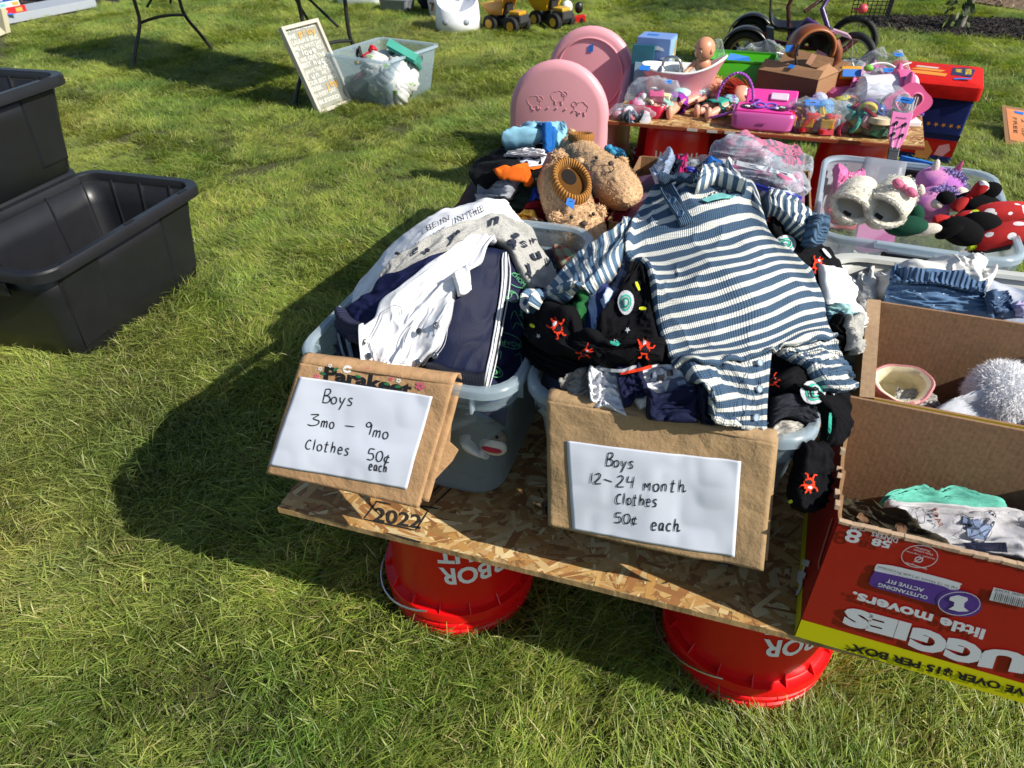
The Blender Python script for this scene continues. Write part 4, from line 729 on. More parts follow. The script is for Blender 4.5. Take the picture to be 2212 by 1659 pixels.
mon = [front('monster_print_fleece', 'black fleece pyjamas with red monsters and spaceships, left of the striped romper', 'pyjamas', [[(1362, 585), (1385, 582), (1402, 592)], [(1330, 640), (1370, 640), (1410, 650)], [(1300, 700), (1360, 705), (1420, 715)], [(1272, 745), (1345, 762), (1440, 785)]], fl, seed=33, fold=.009, nu=60, nv=60),
       front('monster_print_fleece', 'rolled black fleece hood with a red monster at the far left of the middle heap', 'pyjamas', [[(1152, 684), (1196, 668), (1238, 686), (1262, 718), (1312, 748), (1370, 752), (1434, 748)], [(1148, 712), (1196, 712), (1240, 735), (1272, 760), (1318, 778), (1370, 778), (1434, 768)], [(1154, 742), (1186, 770), (1246, 786), (1298, 806), (1345, 810), (1395, 800), (1430, 786)]], fl, seed=34, fold=.010, lift=.03, nu=90, nv=44, fs=(6, 2)),
       front('monster_print_fleece', 'black fleece sleeve with a rocket print right of the striped romper', 'pyjamas', [[(1645, 452), (1668, 462), (1692, 474)], [(1655, 505), (1692, 500), (1735, 505)], [(1688, 560), (1725, 545), (1768, 540)], [(1735, 612), (1768, 592), (1806, 580)], [(1770, 640), (1810, 622), (1848, 634)]], fl, seed=35, fold=.008, nu=50, nv=60),
       front('monster_print_fleece', 'black fleece leg with a round spaceship hanging over the front right rim', 'pyjamas', [[(1655, 825), (1700, 795), (1752, 790), (1796, 808)], [(1668, 842), (1712, 832), (1762, 832), (1808, 852)], [(1700, 856), (1738, 868), (1782, 880), (1812, 892)], [(1765, 900), (1780, 915), (1796, 925), (1808, 922)], [(1768, 962), (1775, 966), (1782, 967), (1788, 962)]], fl, seed=36, fold=.007, lift=.02, nu=50, nv=60),
       front('monster_print_fleece', 'black fleece foot hanging between the middle tote and the diaper box', 'pyjamas', [[(1716, 962), (1742, 955), (1776, 950)], [(1706, 1015), (1740, 1012), (1776, 1010)], [(1696, 1062), (1735, 1062), (1768, 1066)], [(1706, 1096), (1736, 1108), (1758, 1096)]], fl, seed=37, fold=.006, lift=.02, nu=36, nv=44)]
rd = mat('#d93a1c', .9, 'cloth', name='red_print'); tl_ = mat('#39a890', .9, 'cloth', name='teal_print'); wg = mat('#b9bcc2', .9, 'cloth', name='grey_print'); yl = mat('#c9cf2f', .9, 'cloth', name='yellow_print'); dk = mat('#1b1b22', .9, 'cloth', name='dark_print')
def monster(par, x, y, r, ang=0):
    ca, sa = math.cos(ang), math.sin(ang); T = lambda L_: [(x+r*(a*ca-b*sa), y+r*(a*sa+b*ca)) for a, b in L_]
    mb = MB(); a = np.linspace(0, 6.283, 27)[:-1]; A2.poly(mb, T([(math.cos(t)*(.75 if i % 2 else .62), math.sin(t)*(1 if i % 2 else .86)) for i, t in enumerate(a)]), .0035)
    for L_ in ([(-.5, -.2), (-1.0, -.5), (-1.2, -.9)], [(.5, -.2), (1.0, -.3), (1.2, -.7)], [(-.3, .8), (-.45, 1.4), (-.8, 1.5)], [(.3, .8), (.4, 1.35), (.75, 1.5)], [(-.2, -.9), (-.3, -1.3)], [(.2, -.9), (.3, -1.3)]): A2.line(mb, T(L_), r*.2, .0035)
    mb.build('monster_print', rd, par, 0, world=True)
    mb = MB(); A2.disc(mb, T([(.1, .25)])[0], r*.42, .0048, 12, r*.34, ang); mb.build('mouth_print', dk, par, 0, world=True); mb = MB(); A2.disc(mb, T([(-.15, -.45)])[0], r*.22, .0048, 10); mb.build('eye_print', wg, par, 0, world=True)
def ship(par, x, y, r, ry=None, full=True):
    for (m, f, o_) in ((wg, 1, .0035), (tl_, .68, .0044), (wg, .5, .0053), (dk, .42, .0060), (tl_, .34, .0067), (wg, .2, .0074)): mb = MB(); A2.disc(mb, (x, y), r*f, o_, 18, (ry or r)*f); mb.build('spaceship_print', m, par, 0, world=True)
monster(mon[1], 1206, 708, 15, -.4); monster(mon[0], 1392, 752, 15, .2); monster(mon[1], 1268, 762, 12, 1.2); monster(mon[2], 1664, 462, 12, .5); monster(mon[2], 1762, 572, 12, .6); monster(mon[3], 1672, 826, 12, 1.2); monster(mon[4], 1746, 1045, 15, 3.3)
ship(mon[0], 1352, 655, 17, 26); ship(mon[3], 1752, 848, 27, 24); ship(mon[2], 1694, 530, 22, 20)
for par, x, y in ((mon[0], 1356, 714), (mon[1], 1168, 726), (mon[0], 1330, 738), (mon[3], 1796, 850), (mon[2], 1655, 480)):
    mb = MB(); A2.poly(mb, [(x+(6 if k % 2 else 2.4)*math.sin(k*math.pi/5), y-(6 if k % 2 else 2.4)*math.cos(k*math.pi/5)) for k in range(10)], .004); mb.build('star_print', wg, par, 0, world=True)
for par, m, Q in ((mon[0], yl, [(1374, 612), (1380, 630)]), (mon[0], yl, [(1380, 668), (1394, 668)]), (mon[0], tl_, [(1318, 745), (1335, 750), (1332, 738)]), (mon[1], yl, [(1150, 702), (1160, 708)]), (mon[1], wg, [(1300, 797), (1340, 800), (1372, 790)]), (mon[1], rd, [(1340, 806), (1380, 797), (1405, 790)]), (mon[2], tl_, [(1722, 560), (1730, 595), (1745, 590)]), (mon[2], wg, [(1822, 622), (1838, 634)]), (mon[2], tl_, [(1812, 628), (1826, 640)]), (mon[2], tl_, [(1702, 498), (1716, 506), (1720, 518)]), (mon[3], tl_, [(1790, 890), (1786, 940), (1780, 962)]), (mon[4], yl, [(1704, 1085), (1712, 1080)]), (mon[2], wg, [(1772, 540), (1790, 560)])):
    mb = MB(); A2.line(mb, Q, 7, .004); mb.build('print_mark', m, par, 0, world=True)
front('white_shirt', 'white shirt hanging out at the right side of the middle heap', 'shirt', [[(1758, 582), (1782, 586), (1805, 598)], [(1768, 640), (1802, 640), (1834, 640)], [(1782, 668), (1818, 688), (1856, 692)], [(1800, 690), (1828, 705), (1848, 718)]], white, seed=41, fold=.010)
front('plaid_shirt', 'teal and blue plaid shirt tail at the right of the middle heap', 'shirt', [[(1772, 662), (1800, 668), (1834, 692)], [(1776, 682), (1802, 686), (1830, 702)], [(1778, 702), (1804, 706), (1826, 708)]], mat('#8fb8b0', .85, 'plaid', col2='#2f4f86', sc=5, name='plaid'), seed=42)
front('black_trousers', 'black trousers under the plaid shirt tail', 'trousers', [[(1778, 700), (1795, 700), (1812, 705)], [(1782, 725), (1800, 730), (1814, 740)], [(1788, 755), (1802, 760), (1816, 768)]], fl, seed=43)
front('grey_trousers', 'grey melange trousers drooping beside the white tote', 'trousers', [[(1812, 706), (1830, 710), (1846, 720)], [(1815, 735), (1830, 735), (1845, 745)], [(1818, 775), (1828, 770), (1838, 760)]], grey, seed=44)
# striped romper
WF = dict(col2='#dcdcd4', kind='waffle'); rom = thing('striped_romper', 'blue and white striped waffle knit romper spread on top of the middle heap', 'romper', (-.03, 1.0, .78))
def rp(name, rows, m, **kw): W = A2.lay(rows, **{**dict(nu=60, nv=60, seed=50, lift=.014, fold=.006), **kw}); mb = MB(); mb.grid(W); return mb.build(name, m, rom, 180, solid=.003, off=-1., world=True)
BL_ = '#3c5670'
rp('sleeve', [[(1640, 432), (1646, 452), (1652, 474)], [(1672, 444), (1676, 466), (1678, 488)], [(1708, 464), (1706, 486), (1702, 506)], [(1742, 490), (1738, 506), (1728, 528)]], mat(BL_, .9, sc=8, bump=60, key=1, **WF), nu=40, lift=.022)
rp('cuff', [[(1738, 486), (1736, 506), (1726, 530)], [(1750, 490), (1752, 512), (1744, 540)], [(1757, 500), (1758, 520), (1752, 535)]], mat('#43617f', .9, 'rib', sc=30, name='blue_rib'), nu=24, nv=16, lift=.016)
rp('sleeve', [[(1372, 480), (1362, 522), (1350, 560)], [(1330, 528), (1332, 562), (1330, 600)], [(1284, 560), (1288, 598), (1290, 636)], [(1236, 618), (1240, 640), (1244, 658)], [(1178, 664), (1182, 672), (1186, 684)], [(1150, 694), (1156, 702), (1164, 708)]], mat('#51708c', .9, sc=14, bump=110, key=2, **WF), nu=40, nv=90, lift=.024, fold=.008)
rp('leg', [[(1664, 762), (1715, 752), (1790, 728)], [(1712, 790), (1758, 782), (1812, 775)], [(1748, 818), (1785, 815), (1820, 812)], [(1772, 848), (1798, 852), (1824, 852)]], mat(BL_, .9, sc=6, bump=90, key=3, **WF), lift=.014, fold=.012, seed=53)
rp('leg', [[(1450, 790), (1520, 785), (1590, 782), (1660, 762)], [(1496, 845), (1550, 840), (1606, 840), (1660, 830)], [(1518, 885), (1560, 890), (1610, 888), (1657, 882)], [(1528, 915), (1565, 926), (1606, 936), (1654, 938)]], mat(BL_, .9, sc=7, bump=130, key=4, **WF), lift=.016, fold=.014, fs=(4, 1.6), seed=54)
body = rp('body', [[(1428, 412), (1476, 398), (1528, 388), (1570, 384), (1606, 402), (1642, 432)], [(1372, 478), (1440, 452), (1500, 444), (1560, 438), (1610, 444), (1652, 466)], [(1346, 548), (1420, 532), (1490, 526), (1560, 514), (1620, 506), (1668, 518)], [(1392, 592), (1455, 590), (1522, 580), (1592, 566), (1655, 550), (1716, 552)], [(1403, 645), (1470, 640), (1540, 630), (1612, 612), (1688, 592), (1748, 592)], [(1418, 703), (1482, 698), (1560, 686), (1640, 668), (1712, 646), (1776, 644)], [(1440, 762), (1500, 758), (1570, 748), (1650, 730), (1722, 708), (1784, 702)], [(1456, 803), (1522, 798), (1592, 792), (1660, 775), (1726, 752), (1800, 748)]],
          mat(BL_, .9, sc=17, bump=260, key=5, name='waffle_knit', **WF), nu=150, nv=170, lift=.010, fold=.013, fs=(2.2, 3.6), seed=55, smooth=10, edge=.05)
rp('collar', [[(1505, 402), (1528, 372), (1546, 362), (1566, 388), (1600, 412)], [(1502, 412), (1526, 392), (1548, 384), (1574, 402), (1604, 420)], [(1500, 424), (1528, 410), (1550, 404), (1578, 416), (1608, 428)]], mat('#4a6580', .9, 'stripe', col2='#dcdcd4', sc=6, name='collar_stripe'), lift=.02, nu=40, nv=20)
rp('placket', [[(1424, 408), (1440, 402), (1456, 404)], [(1436, 432), (1452, 426), (1466, 424)], [(1452, 460), (1466, 452), (1480, 450)], [(1470, 492), (1484, 488), (1500, 480)]], mat('#43617f', .9, 'rib', sc=24, name='blue_rib2'), lift=.008, fold=.001, nu=20, nv=40)
rp('neckband', [[(1424, 408), (1450, 396), (1478, 392), (1506, 396)], [(1426, 416), (1452, 404), (1480, 400), (1508, 404)]], mat('#43617f', .9, 'rib', sc=90, name='blue_rib3'), lift=.01, fold=.001, nu=40, nv=8)
def button(p, par, m, r=.0055):
    p = A2.f2w(np.array([p], float), .004)[0]; n = A2.normal(np.array([p]))[0]; R = np.array(Vector(n).to_track_quat('Z', 'Y').to_matrix()); mb = MB(); mb.lathe([(r, -.001), (r, .0012), (r*.85, .002), (r*.7, .0012), (.0005, .0012)], 18, R=R, c=p); mb.build('button', m, par, 40, world=True)
for p in ((1456, 436), (1472, 463)): button(p, rom, mat('#3d5a78', .4, 'plain', name='blue_button'))
for p in ((1637, 785), (1635, 842), (1630, 900)): button(p, rom, mat('#9fb0c0', .25, 'plain', name='snap_ring'), .0048)
mb = MB(); A2.line(mb, [(1612, 770), (1612, 800), (1608, 850), (1606, 930)], 1.6, .004); A2.line(mb, [(1640, 478), (1655, 530), (1700, 560)], .1, .004); mb.build('seam', mat('#33485e', .9, 'plain', name='seam_blue'), rom, 0, world=True)
mb = MB(); A2.poly(mb, [(1514, 437), (1530, 430), (1545, 424), (1562, 422), (1578, 425), (1590, 422), (1580, 432), (1560, 434), (1540, 438), (1528, 442)], .0045); mb.build('dinosaur_patch', mat('#6fb3b0', .9, 'cloth', name='dino_teal'), rom, 0, world=True)
mb = MB()
for x, y in ((1530, 426), (1540, 419), (1551, 415), (1562, 414), (1572, 418)): A2.poly(mb, [(x-5, y+5), (x, y-4), (x+5, y+4)], .0055)
mb.build('dinosaur_spikes', mat('#1c2440', .9, 'cloth', name='dino_navy'), rom, 0, world=True)


mk = thing('sock_monkey', 'grey knitted sock monkey with a cream muzzle and red mouth seen inside the left tote', 'soft toy', aty(1068, 955, .812)); GK = mat('#7a7468', .9, 'fleece', sc=200, name='grey_knit')
mb = MB(); mb.ball((0, 0, .012), (.022, .010, .020), n=18, m=11); mb.build('head', GK, mk); mb = MB(); mb.ball((.0, -.006, -.004), (.024, .010, .018), n=18, m=11); mb.build('muzzle', mat('#d8d0c0', .9, 'cloth', name='cream_knit'), mk); mb = MB(); mb.ball((.0, -.0145, -.004), (.018, .004, .006), n=14, m=8); mb.build('mouth', mat('#b8283a', .8, 'plain', name='red_felt'), mk)
for x_ in (-.008, .008): mb = MB(); mb.ball((x_, -.009, .020), .003, n=8, m=6); mb.build('eye', INK, mk)
tp1 = thing('blue_tape_label', 'round blue tape inside the front wall of the left tote', 'tape', aty(1050, 880, .800)); mb = MB(); a = np.linspace(0, 2*np.pi, 20, endpoint=False); mb.add(np.stack([.030*np.cos(a), 0*a, .022*np.sin(a)], 1), [tuple(range(20))]); mb.build('strip', TAPE, tp1, 0, solid=.001)
wc = thing('white_sleeve', 'white sleeve pressed against the inside of the left tote wall', 'shirt', aty(1010, 940, .806)); mb = MB(); mb.tube(crom(np.array([(0, 0, .05), (.012, 0, .02), (-.004, 0, -.01), (.016, 0, -.035), (.03, 0, -.03)]), 24), .009+.003*np.sin(np.linspace(0, 14, 24)), 10); mb.build('cloth', white, wc)
# ================================================================== CARDBOARD BOXES IN FRONT RIGHT
CB = mat('#8f6c49', .85, 'cardboard', name='cardboard'); CBI = mat('#8a6a4c', .85, 'cardboard', sc=42, name='cardboard_inside'); HRED = mat('#9c1410', .45, 'plain', name='red_print_card', amt=.05); HYEL = mat('#c9c400', .5, 'plain', name='yellow_print_card', amt=.05)
hb = thing('cardboard_box', 'red and yellow diaper box used as an open clothes box at the right edge', 'box', (.196, .699, HB+.001), rad(-3.4))
BW, BD, ZT = .39, .235, .272
def slab(parent, name, pts, nrm, m_out, m_in, th=.0045):
    """a cardboard wall: polygon pts (local), thickness th along -nrm; outer print sheet and inner sheet are parts"""
    P_ = np.array(pts, float); n = np.array(nrm, float); k = len(P_); mb = MB(); mb.add(np.concatenate([P_, P_-n*th]), [tuple(range(k)), tuple(range(k, 2*k))[::-1]]+[(i, i+k, (i+1) % k+k, (i+1) % k) for i in range(k)]); o = mb.build(name, m_in, parent, 0)
    if m_out is not None:
        mb = MB(); q = P_+n*.0006; mb.add(q, [tuple(range(k))]); mb.build('printed_face', m_out, o, 0)
    return o
fz = .242
front_pts = [(0, 0, 0), (BW, 0, 0), (BW, 0, fz-.012), (.33, 0, fz-.01), (.312, 0, fz-.045), (.285, 0, fz-.052), (.27, 0, fz-.03), (.25, 0, fz-.008), (.20, 0, fz-.004), (.15, 0, fz), (.08, 0, fz-.001), (0, 0, fz)]
fp_ = slab(hb, 'front_panel', front_pts, (0, -1, 0), HRED, CB)
slab(hb, 'back_panel', [(0, BD, 0), (0, BD, ZT), (BW, BD, ZT), (BW, BD, 0)], (0, 1, 0), HRED, CBI)
lft = slab(hb, 'left_panel', [(0, 0, 0), (0, 0, fz), (0, .02, fz-.005), (0, .045, fz+.004), (0, .06, fz-.006), (0, .085, fz+.012), (0, .10, fz+.002), (0, .12, ZT-.025), (0, .15, ZT-.006), (0, BD, ZT), (0, BD, 0)], (-1, 0, 0), HRED, CB)
slab(hb, 'right_panel', [(BW, 0, 0), (BW, BD, 0), (BW, BD, ZT), (BW, 0, ZT)], (1, 0, 0), HRED, CB); slab(hb, 'bottom_panel', [(0, 0, 0), (0, BD, 0), (BW, BD, 0), (BW, 0, 0)], (0, 0, -1), None, CB)
for (pts, nm) in (([(0, -.0012, 0), (BW, -.0012, 0), (BW, -.0012, .040), (0, -.0012, .040)], fp_), ([(-.0012, 0, 0), (-.0012, 0, .040), (-.0012, BD, .040), (-.0012, BD, 0)], lft)): mb = MB(); mb.add(pts, [(0, 1, 2, 3)]); mb.build('yellow_band', HYEL, nm, 0)
# torn corrugated edge and ragged fibres
cm = mat('#b0957a', .9, 'cardboard', name='torn_card')
mb = MB()
for k in range(26):
    x = BW*(k+.5)/26
    if .26 < x < .33: continue
    mb.box((x, .0015, fz+.0005), (BW/26*1.04, .0065, .0035+.002*random.random()), rz_(random.uniform(-.1, .1))@ry(random.uniform(-.1, .1)))
tag(mb.build('torn_edge', cm, fp_, 0), kind='stuff')
for k in range(7):
    x = .277+.008*k; mb = MB(); z = .205-.004*abs(k-3); mb.tube([(x, -.0035, z+.028), (x+.001, -.004, z+.01), (x+.001, -.003, z)], .0028, 6); mb.build('torn_flute', cm, fp_, 40)
mb = MB()
for y, z in ((.03, fz), (.055, fz-.004), (.08, fz+.006), (.10, fz), (.115, fz+.02)): mb.box((-.002, y, z), (.006, .012, .007), rx(random.uniform(-.8, .8)))
tag(mb.build('torn_edge', cm, lft, 0), kind='stuff')
ca, sa = math.cos(rad(-3.4)), math.sin(rad(-3.4)); L2W = lambda x, y, z: np.array([.196+x*ca-y*sa, .699+x*sa+y*ca, HB+.001+z])
PF = Plane(L2W(0, -.0018, 0), L2W(.3, -.0018, 0), L2W(0, -.0018, .2)); c7 = lambda x, y: (1674+.3743*x, 918+.3743*y)
def prt(nm, m, fn): mb = MB(); fn(mb); mb.build(nm, m, fp_, 0, world=True)
WPR = mat('#c9ccd2', .45, 'plain', name='white_card_print', amt=.02); PUR = mat('#4f2f84', .45, 'plain', name='purple_print', amt=.04); BKP = mat('#101014', .5, 'plain', name='black_print')
HV = (-.32, .95)
def up(mb, t_, x0, y0, x1, y1, h, bold=.03, off=.0008, shear=0): PF.text(mb, t_, c7(x0, y0), c7(x1, y1), h*.3743, off=off, bold=bold, shear=shear, hv=HV)
prt('brand_lettering', WPR, lambda mb: (up(mb, 'IES', 790, 1143, 412, 1042, 108, .07), up(mb, 'GG', 1215, 1275, 800, 1155, 128, .07), up(mb, 'U', 1470, 1320, 1205, 1275, 120, .07), up(mb, 'H', 1740, 1400, 1500, 1335, 125, .07)))
prt('lettering', WPR, lambda mb: (up(mb, 'little movers.', 1218, 1178, 452, 955, 62, .035), up(mb, '58', 676, 670, 565, 648, 44, .04), up(mb, 'DIAPERS', 712, 655, 563, 612, 26, .01), up(mb, '8', 508, 612, 420, 592, 78, .02), up(mb, 'over 48 lb', 520, 606, 436, 584, 13, 0)))
prt('offer_lettering', BKP, lambda mb: (up(mb, 'SAVE OVER $15 PER BOX*', 1560, 1545, 412, 1245, 52, .045),))
prt('white_capsule', WPR, lambda mb: PF.poly(mb, [c7(*q) for q in ((590, 800), (720, 820), (1050, 905), (1068, 925), (1058, 948), (1000, 948), (700, 870), (590, 850), (576, 825))], .0004, True))
prt('purple_capsule', PUR, lambda mb: PF.poly(mb, [c7(*q) for q in ((575, 840), (760, 880), (1010, 945), (1000, 1040), (930, 1036), (720, 975), (560, 928), (548, 890))], .0008, True))
prt('purple_badge', PUR, lambda mb: PF.disc(mb, c7(1063, 1025), 49, .0012, 28, 28, .2)); prt('badge_ring', WPR, lambda mb: PF.ring(mb, c7(1063, 1025), 45, 1.3, .0018, 25))
prt('diaper_icon', WPR, lambda mb: PF.poly(mb, [c7(*q) for q in ((1010, 985), (1055, 975), (1110, 990), (1112, 1005), (1092, 1020), (1090, 1045), (1118, 1068), (1060, 1070), (1000, 1055), (1030, 1040), (1035, 1015), (1005, 1003))], .002))
prt('capsule_lettering', WPR, lambda mb: (up(mb, 'OUTSTANDING', 884, 982, 600, 905, 22, .02, .0016), up(mb, 'ACTIVE FIT', 862, 940, 648, 882, 22, .02, .0016)))
prt('protection_lettering', BKP, lambda mb: up(mb, 'Up to 12 Hours of Leak Protection', 1055, 930, 596, 805, 17, .0, .0012))
prt('claim_ring', WPR, lambda mb: (PF.ring(mb, c7(835, 755), 39, 1.2, .0012, 24), up(mb, 'Made without', 912, 742, 800, 712, 11, 0), up(mb, 'Phthalates.', 895, 722, 806, 698, 11, 0), up(mb, 'Parabens, Fragrance,', 925, 765, 758, 720, 11, 0), up(mb, 'Hypoallergenic.', 878, 822, 755, 785, 13, .01)))
prt('claim_symbol', WPR, lambda mb: (PF.ring(mb, c7(830, 772), 8, 2, .0014, 5.5), PF.line(mb, [c7(800, 785), c7(860, 758)], 1.6, .0014)))
prt('barcode_label', WPR, lambda mb: PF.poly(mb, [c7(*q) for q in ((1262, 935), (1480, 985), (1480, 1062), (1235, 1008))], .0006))
for k in range(17): prt('barcode_bar', BKP, lambda mb: PF.line(mb, [c7(1278+11.2*k, 958+2.9*k), c7(1262+11.2*k, 1010+2.9*k)], (2.2, 1.2, 1.7)[k % 3], .0012))
prt('barcode_digits', BKP, lambda mb: up(mb, '6000 36366', 1437, 975, 1272, 940, 13, 0, .0012))
PL_ = Plane(L2W(-.0018, 0, 0), L2W(-.0018, .2, 0), L2W(-.0018, 0, .2)); mb = MB(); PL_.text(mb, 'HU', (1752, 1213), (1726, 1290), 22, bold=.07, hv=(-.72, -.3)); mb.build('brand_lettering', WPR, lft, 0, world=True)
mb = MB(); PL_.line(mb, [(1800, 1120), (1775, 1200), (1770, 1220), (1772, 1230)], 3); mb.build('tape_strip', mat('#b86a5c', .4, 'plain', name='dull_tape'), lft, 0, world=True)
# contents of the diaper box
def boxy(x0, x1, y0, y1, z, hh):
    def fn(X, Y): return z+hh*(vnoise(X*7, Y*7, 2)-.3)
    return Pile(x0, x1, y0, y1, fn)
A3 = boxy(.20, .85, .68, .94, .525, .05)
c9 = c7
def put(pile, name, label, cat, rows, m, **kw): return cloth(pile, name, label, cat, rows, m, **{**dict(seed=5, fold=.012, lift=.014, nu=50, nv=44), **kw})
put(A3, 'navy_trousers', 'navy trousers at the bottom of the diaper box', 'trousers', [[c7(330, 540), c7(900, 600), c7(1600, 720)], [c7(350, 700), c7(900, 760), c7(1600, 860)]], navy, seed=60)
put(A3, 'teal_blanket', 'pale teal blanket folded at the back inside the diaper box', 'blanket', [[c7(590, 470), c7(680, 425), c7(800, 400), c7(920, 440), c7(990, 400), c7(1120, 450), c7(1320, 480)], [c7(600, 520), c7(720, 500), c7(860, 500), c7(1000, 520), c7(1180, 530), c7(1340, 540)]], mat('#5fae9c', .85, 'cloth', name='teal_cotton'), seed=61, nu=70)
rs = put(A3, 'rhino_print_shirt', 'white shirt reading ROAR with a blue geometric rhinoceros in the diaper box', 'shirt', [[c7(610, 490), c7(860, 480), c7(1080, 500), c7(1300, 515), c7(1500, 620)], [c7(680, 620), c7(860, 600), c7(1080, 620), c7(1300, 640), c7(1520, 720)], [c7(760, 740), c7(950, 730), c7(1120, 760), c7(1350, 790), c7(1520, 820)]], mat('#b9b8bb', .85, 'cloth', name='offwhite_cotton'), seed=62, fold=.012)
mb = MB(); A3.text(mb, 'ROAR', c7(893, 505), c7(940, 610), 13, off=.005, bold=.02, hv=(.93, -.3)); mb.build('lettering', mat('#8a5a4c', .8, 'plain', name='brown_print'), rs, 0, world=True)
mb = MB(); A3.poly(mb, [c7(*q) for q in ((1075, 675), (1330, 680), (1340, 740), (1290, 745), (1110, 720))], .004); mb.build('navy_panel', navy, rs, 0, world=True)
mb = MB()
for Q in ([(1065, 530), (1130, 560), (1180, 520), (1255, 525), (1245, 600), (1210, 670), (1110, 660), (1100, 610), (1160, 615), (1130, 590), (1080, 580)],): A3.poly(mb, [c7(*q) for q in Q], .0045)
mb.build('animal_print', mat('#6f7f9c', .8, 'plain', name='slate_print'), rs, 0, world=True)
mb = MB()
for Q in ([(1065, 530), (1130, 560), (1180, 520), (1255, 525), (1245, 600), (1210, 670), (1110, 660), (1100, 610), (1160, 615), (1130, 590), (1080, 580), (1065, 530)], [(1130, 560), (1160, 615), (1255, 525)], [(1160, 615), (1210, 670)], [(1180, 520), (1245, 600), (1110, 660)], [(770, 515), (850, 500), (855, 570), (830, 585), (770, 545)], [(800, 520), (830, 585)]): A3.line(mb, [c7(*q) for q in Q], 1.3, .006)
mb.build('outline_print', mat('#1b2438', .8, 'plain', name='line_print'), rs, 0, world=True)
ol = put(A3, 'olive_trousers', 'dark olive trousers with brown patches at the front left of the diaper box', 'trousers', [[c7(355, 470), c7(480, 485), c7(620, 510), c7(760, 560)], [c7(360, 520), c7(520, 570), c7(700, 620), c7(880, 650)], [c7(370, 580), c7(560, 640), c7(800, 700), c7(1030, 735)]], mat('#3a3529', .9, 'cloth', name='olive_cotton'), seed=63)
mb = MB(); A3.poly(mb, [c7(*q) for q in ((470, 535), (500, 520), (540, 550), (530, 565))], .005, True); A3.poly(mb, [c7(*q) for q in ((690, 600), (720, 575), (762, 600), (740, 625))], .005, True); mb.build('patch', mat('#8a6d55', .9, 'cloth', name='brown_patch'), ol, 0, world=True)
# ---- second box behind it
b2 = thing('cardboard_box', 'cardboard box behind the diaper box holding a white bobble hat and pink bootie', 'box', (.243, .950, HB+.001), rad(-3))
slab(b2, 'back_panel', [(0, .20, 0), (0, .20, .318), (.30, .20, .318), (.30, .20, 0)], (0, 1, 0), None, CBI); slab(b2, 'left_panel', [(0, 0, 0), (0, 0, .262), (0, .2, .318), (0, .2, 0)], (-1, 0, 0), None, CB); slab(b2, 'front_panel', [(0, 0, 0), (.30, 0, 0), (.30, 0, .262), (0, 0, .262)], (0, -1, 0), HYEL, CB)
slab(b2, 'right_panel', [(.30, 0, 0), (.30, .2, 0), (.30, .2, .318), (.30, 0, .262)], (1, 0, 0), None, CB); slab(b2, 'bottom_panel', [(0, 0, 0), (0, .2, 0), (.30, .2, 0), (.30, 0, 0)], (0, 0, -1), None, CB)
slab(b2, 'top_fold', [(-.012, -.002, .262), (-.012, .2, .318), (.008, .2, .320), (.008, -.002, .264)], (0, -.27, .96), None, mat('#a08466', .9, 'cardboard', name='fold_edge'))
A4 = boxy(.24, .85, .93, 1.16, .57, .03)
put(A4, 'grey_knit', 'grey knitted piece under the bobble hat', 'knitwear', [[(1930, 860), (1965, 860), (2010, 868)], [(1920, 890), (1970, 890), (2030, 895)]], grey, seed=64)
fur = mat('#e8e9ee', .95, 'fleece', sc=90, name='white_fur')
def fuzz(mb, c, r, n, L_, w_=.0012, only=None, lean=(0, 0, -1), gl=.35, R=None):
    for _ in range(n):
        d = RNG.normal(size=3); d /= np.linalg.norm(d)
        if only is not None and not only(d): continue
        p = np.array(d)*np.array(r); nn = d/np.array(r); nn /= np.linalg.norm(nn)
        if R is not None: p = R@p; nn = R@nn
        p = p+np.array(c); g_ = nn+gl*np.array(lean)+RNG.normal(size=3)*.45; g_ /= np.linalg.norm(g_); s_ = np.cross(g_, RNG.normal(size=3)); s_ /= np.linalg.norm(s_)+1e-9; k = L_*RNG.uniform(.6, 1.3); q = p+g_*k*.55; e = q+(g_+nn*-.3+RNG.normal(size=3)*.3)*k*.45
        b = s_*w_; mb.add([p-b, p+b, q+b*.8, q-b*.8, e], [(0, 1, 2, 3), (3, 2, 4)])
pc = aty(2165, 852, 1.06); hat = thing('bobble_hat', 'white knitted bobble hat with a large fur pompom in the rear box', 'hat', pc)
mb = MB(); mb.ball((0, 0, 0), .046, n=20, m=12); mb.build('pompom', fur, hat); mb = MB(); fuzz(mb, (0, 0, 0), (.046,)*3, 14000, .012, .0004); tag(mb.build('pompom_fur', mat('#f6f6f8', .9, 'plain', name='fur_strands', amt=.02), hat, 0), kind='stuff')
hp = [aty(2135, 862, 1.03)-pc, aty(2115, 895, 1.01)-pc, aty(2095, 930, 1.0)-pc, aty(2085, 965, .99)-pc]; hp[0] = hp[0]*.9
n = 72; a = np.linspace(0, 2*np.pi, n, endpoint=False); fl_ = 1+.035*np.sin(a*24)
rr = [(.014, .02), (.045, .030), (.066, .036), (.072, .04)]; rings = [np.stack([p[0]+r1*np.cos(a)*fl_, p[1]+r2*np.sin(a)*fl_*.6, p[2]+r2*np.sin(a)*fl_*.8], 1) for p, (r1, r2) in zip(crom(np.array(hp), 10), crom(np.array(rr), 10))]
mb = MB(); mb.loft(rings, cap=(True, True)); mb.build('knit_body', mat('#c4c8d0', .9, 'cloth', name='white_knit'), hat, 180)
bc = aty(1945, 832, 1.04); boot = thing('baby_bootie', 'pink bootie lined with cream fleece standing in the left of the rear box', 'bootie', bc)
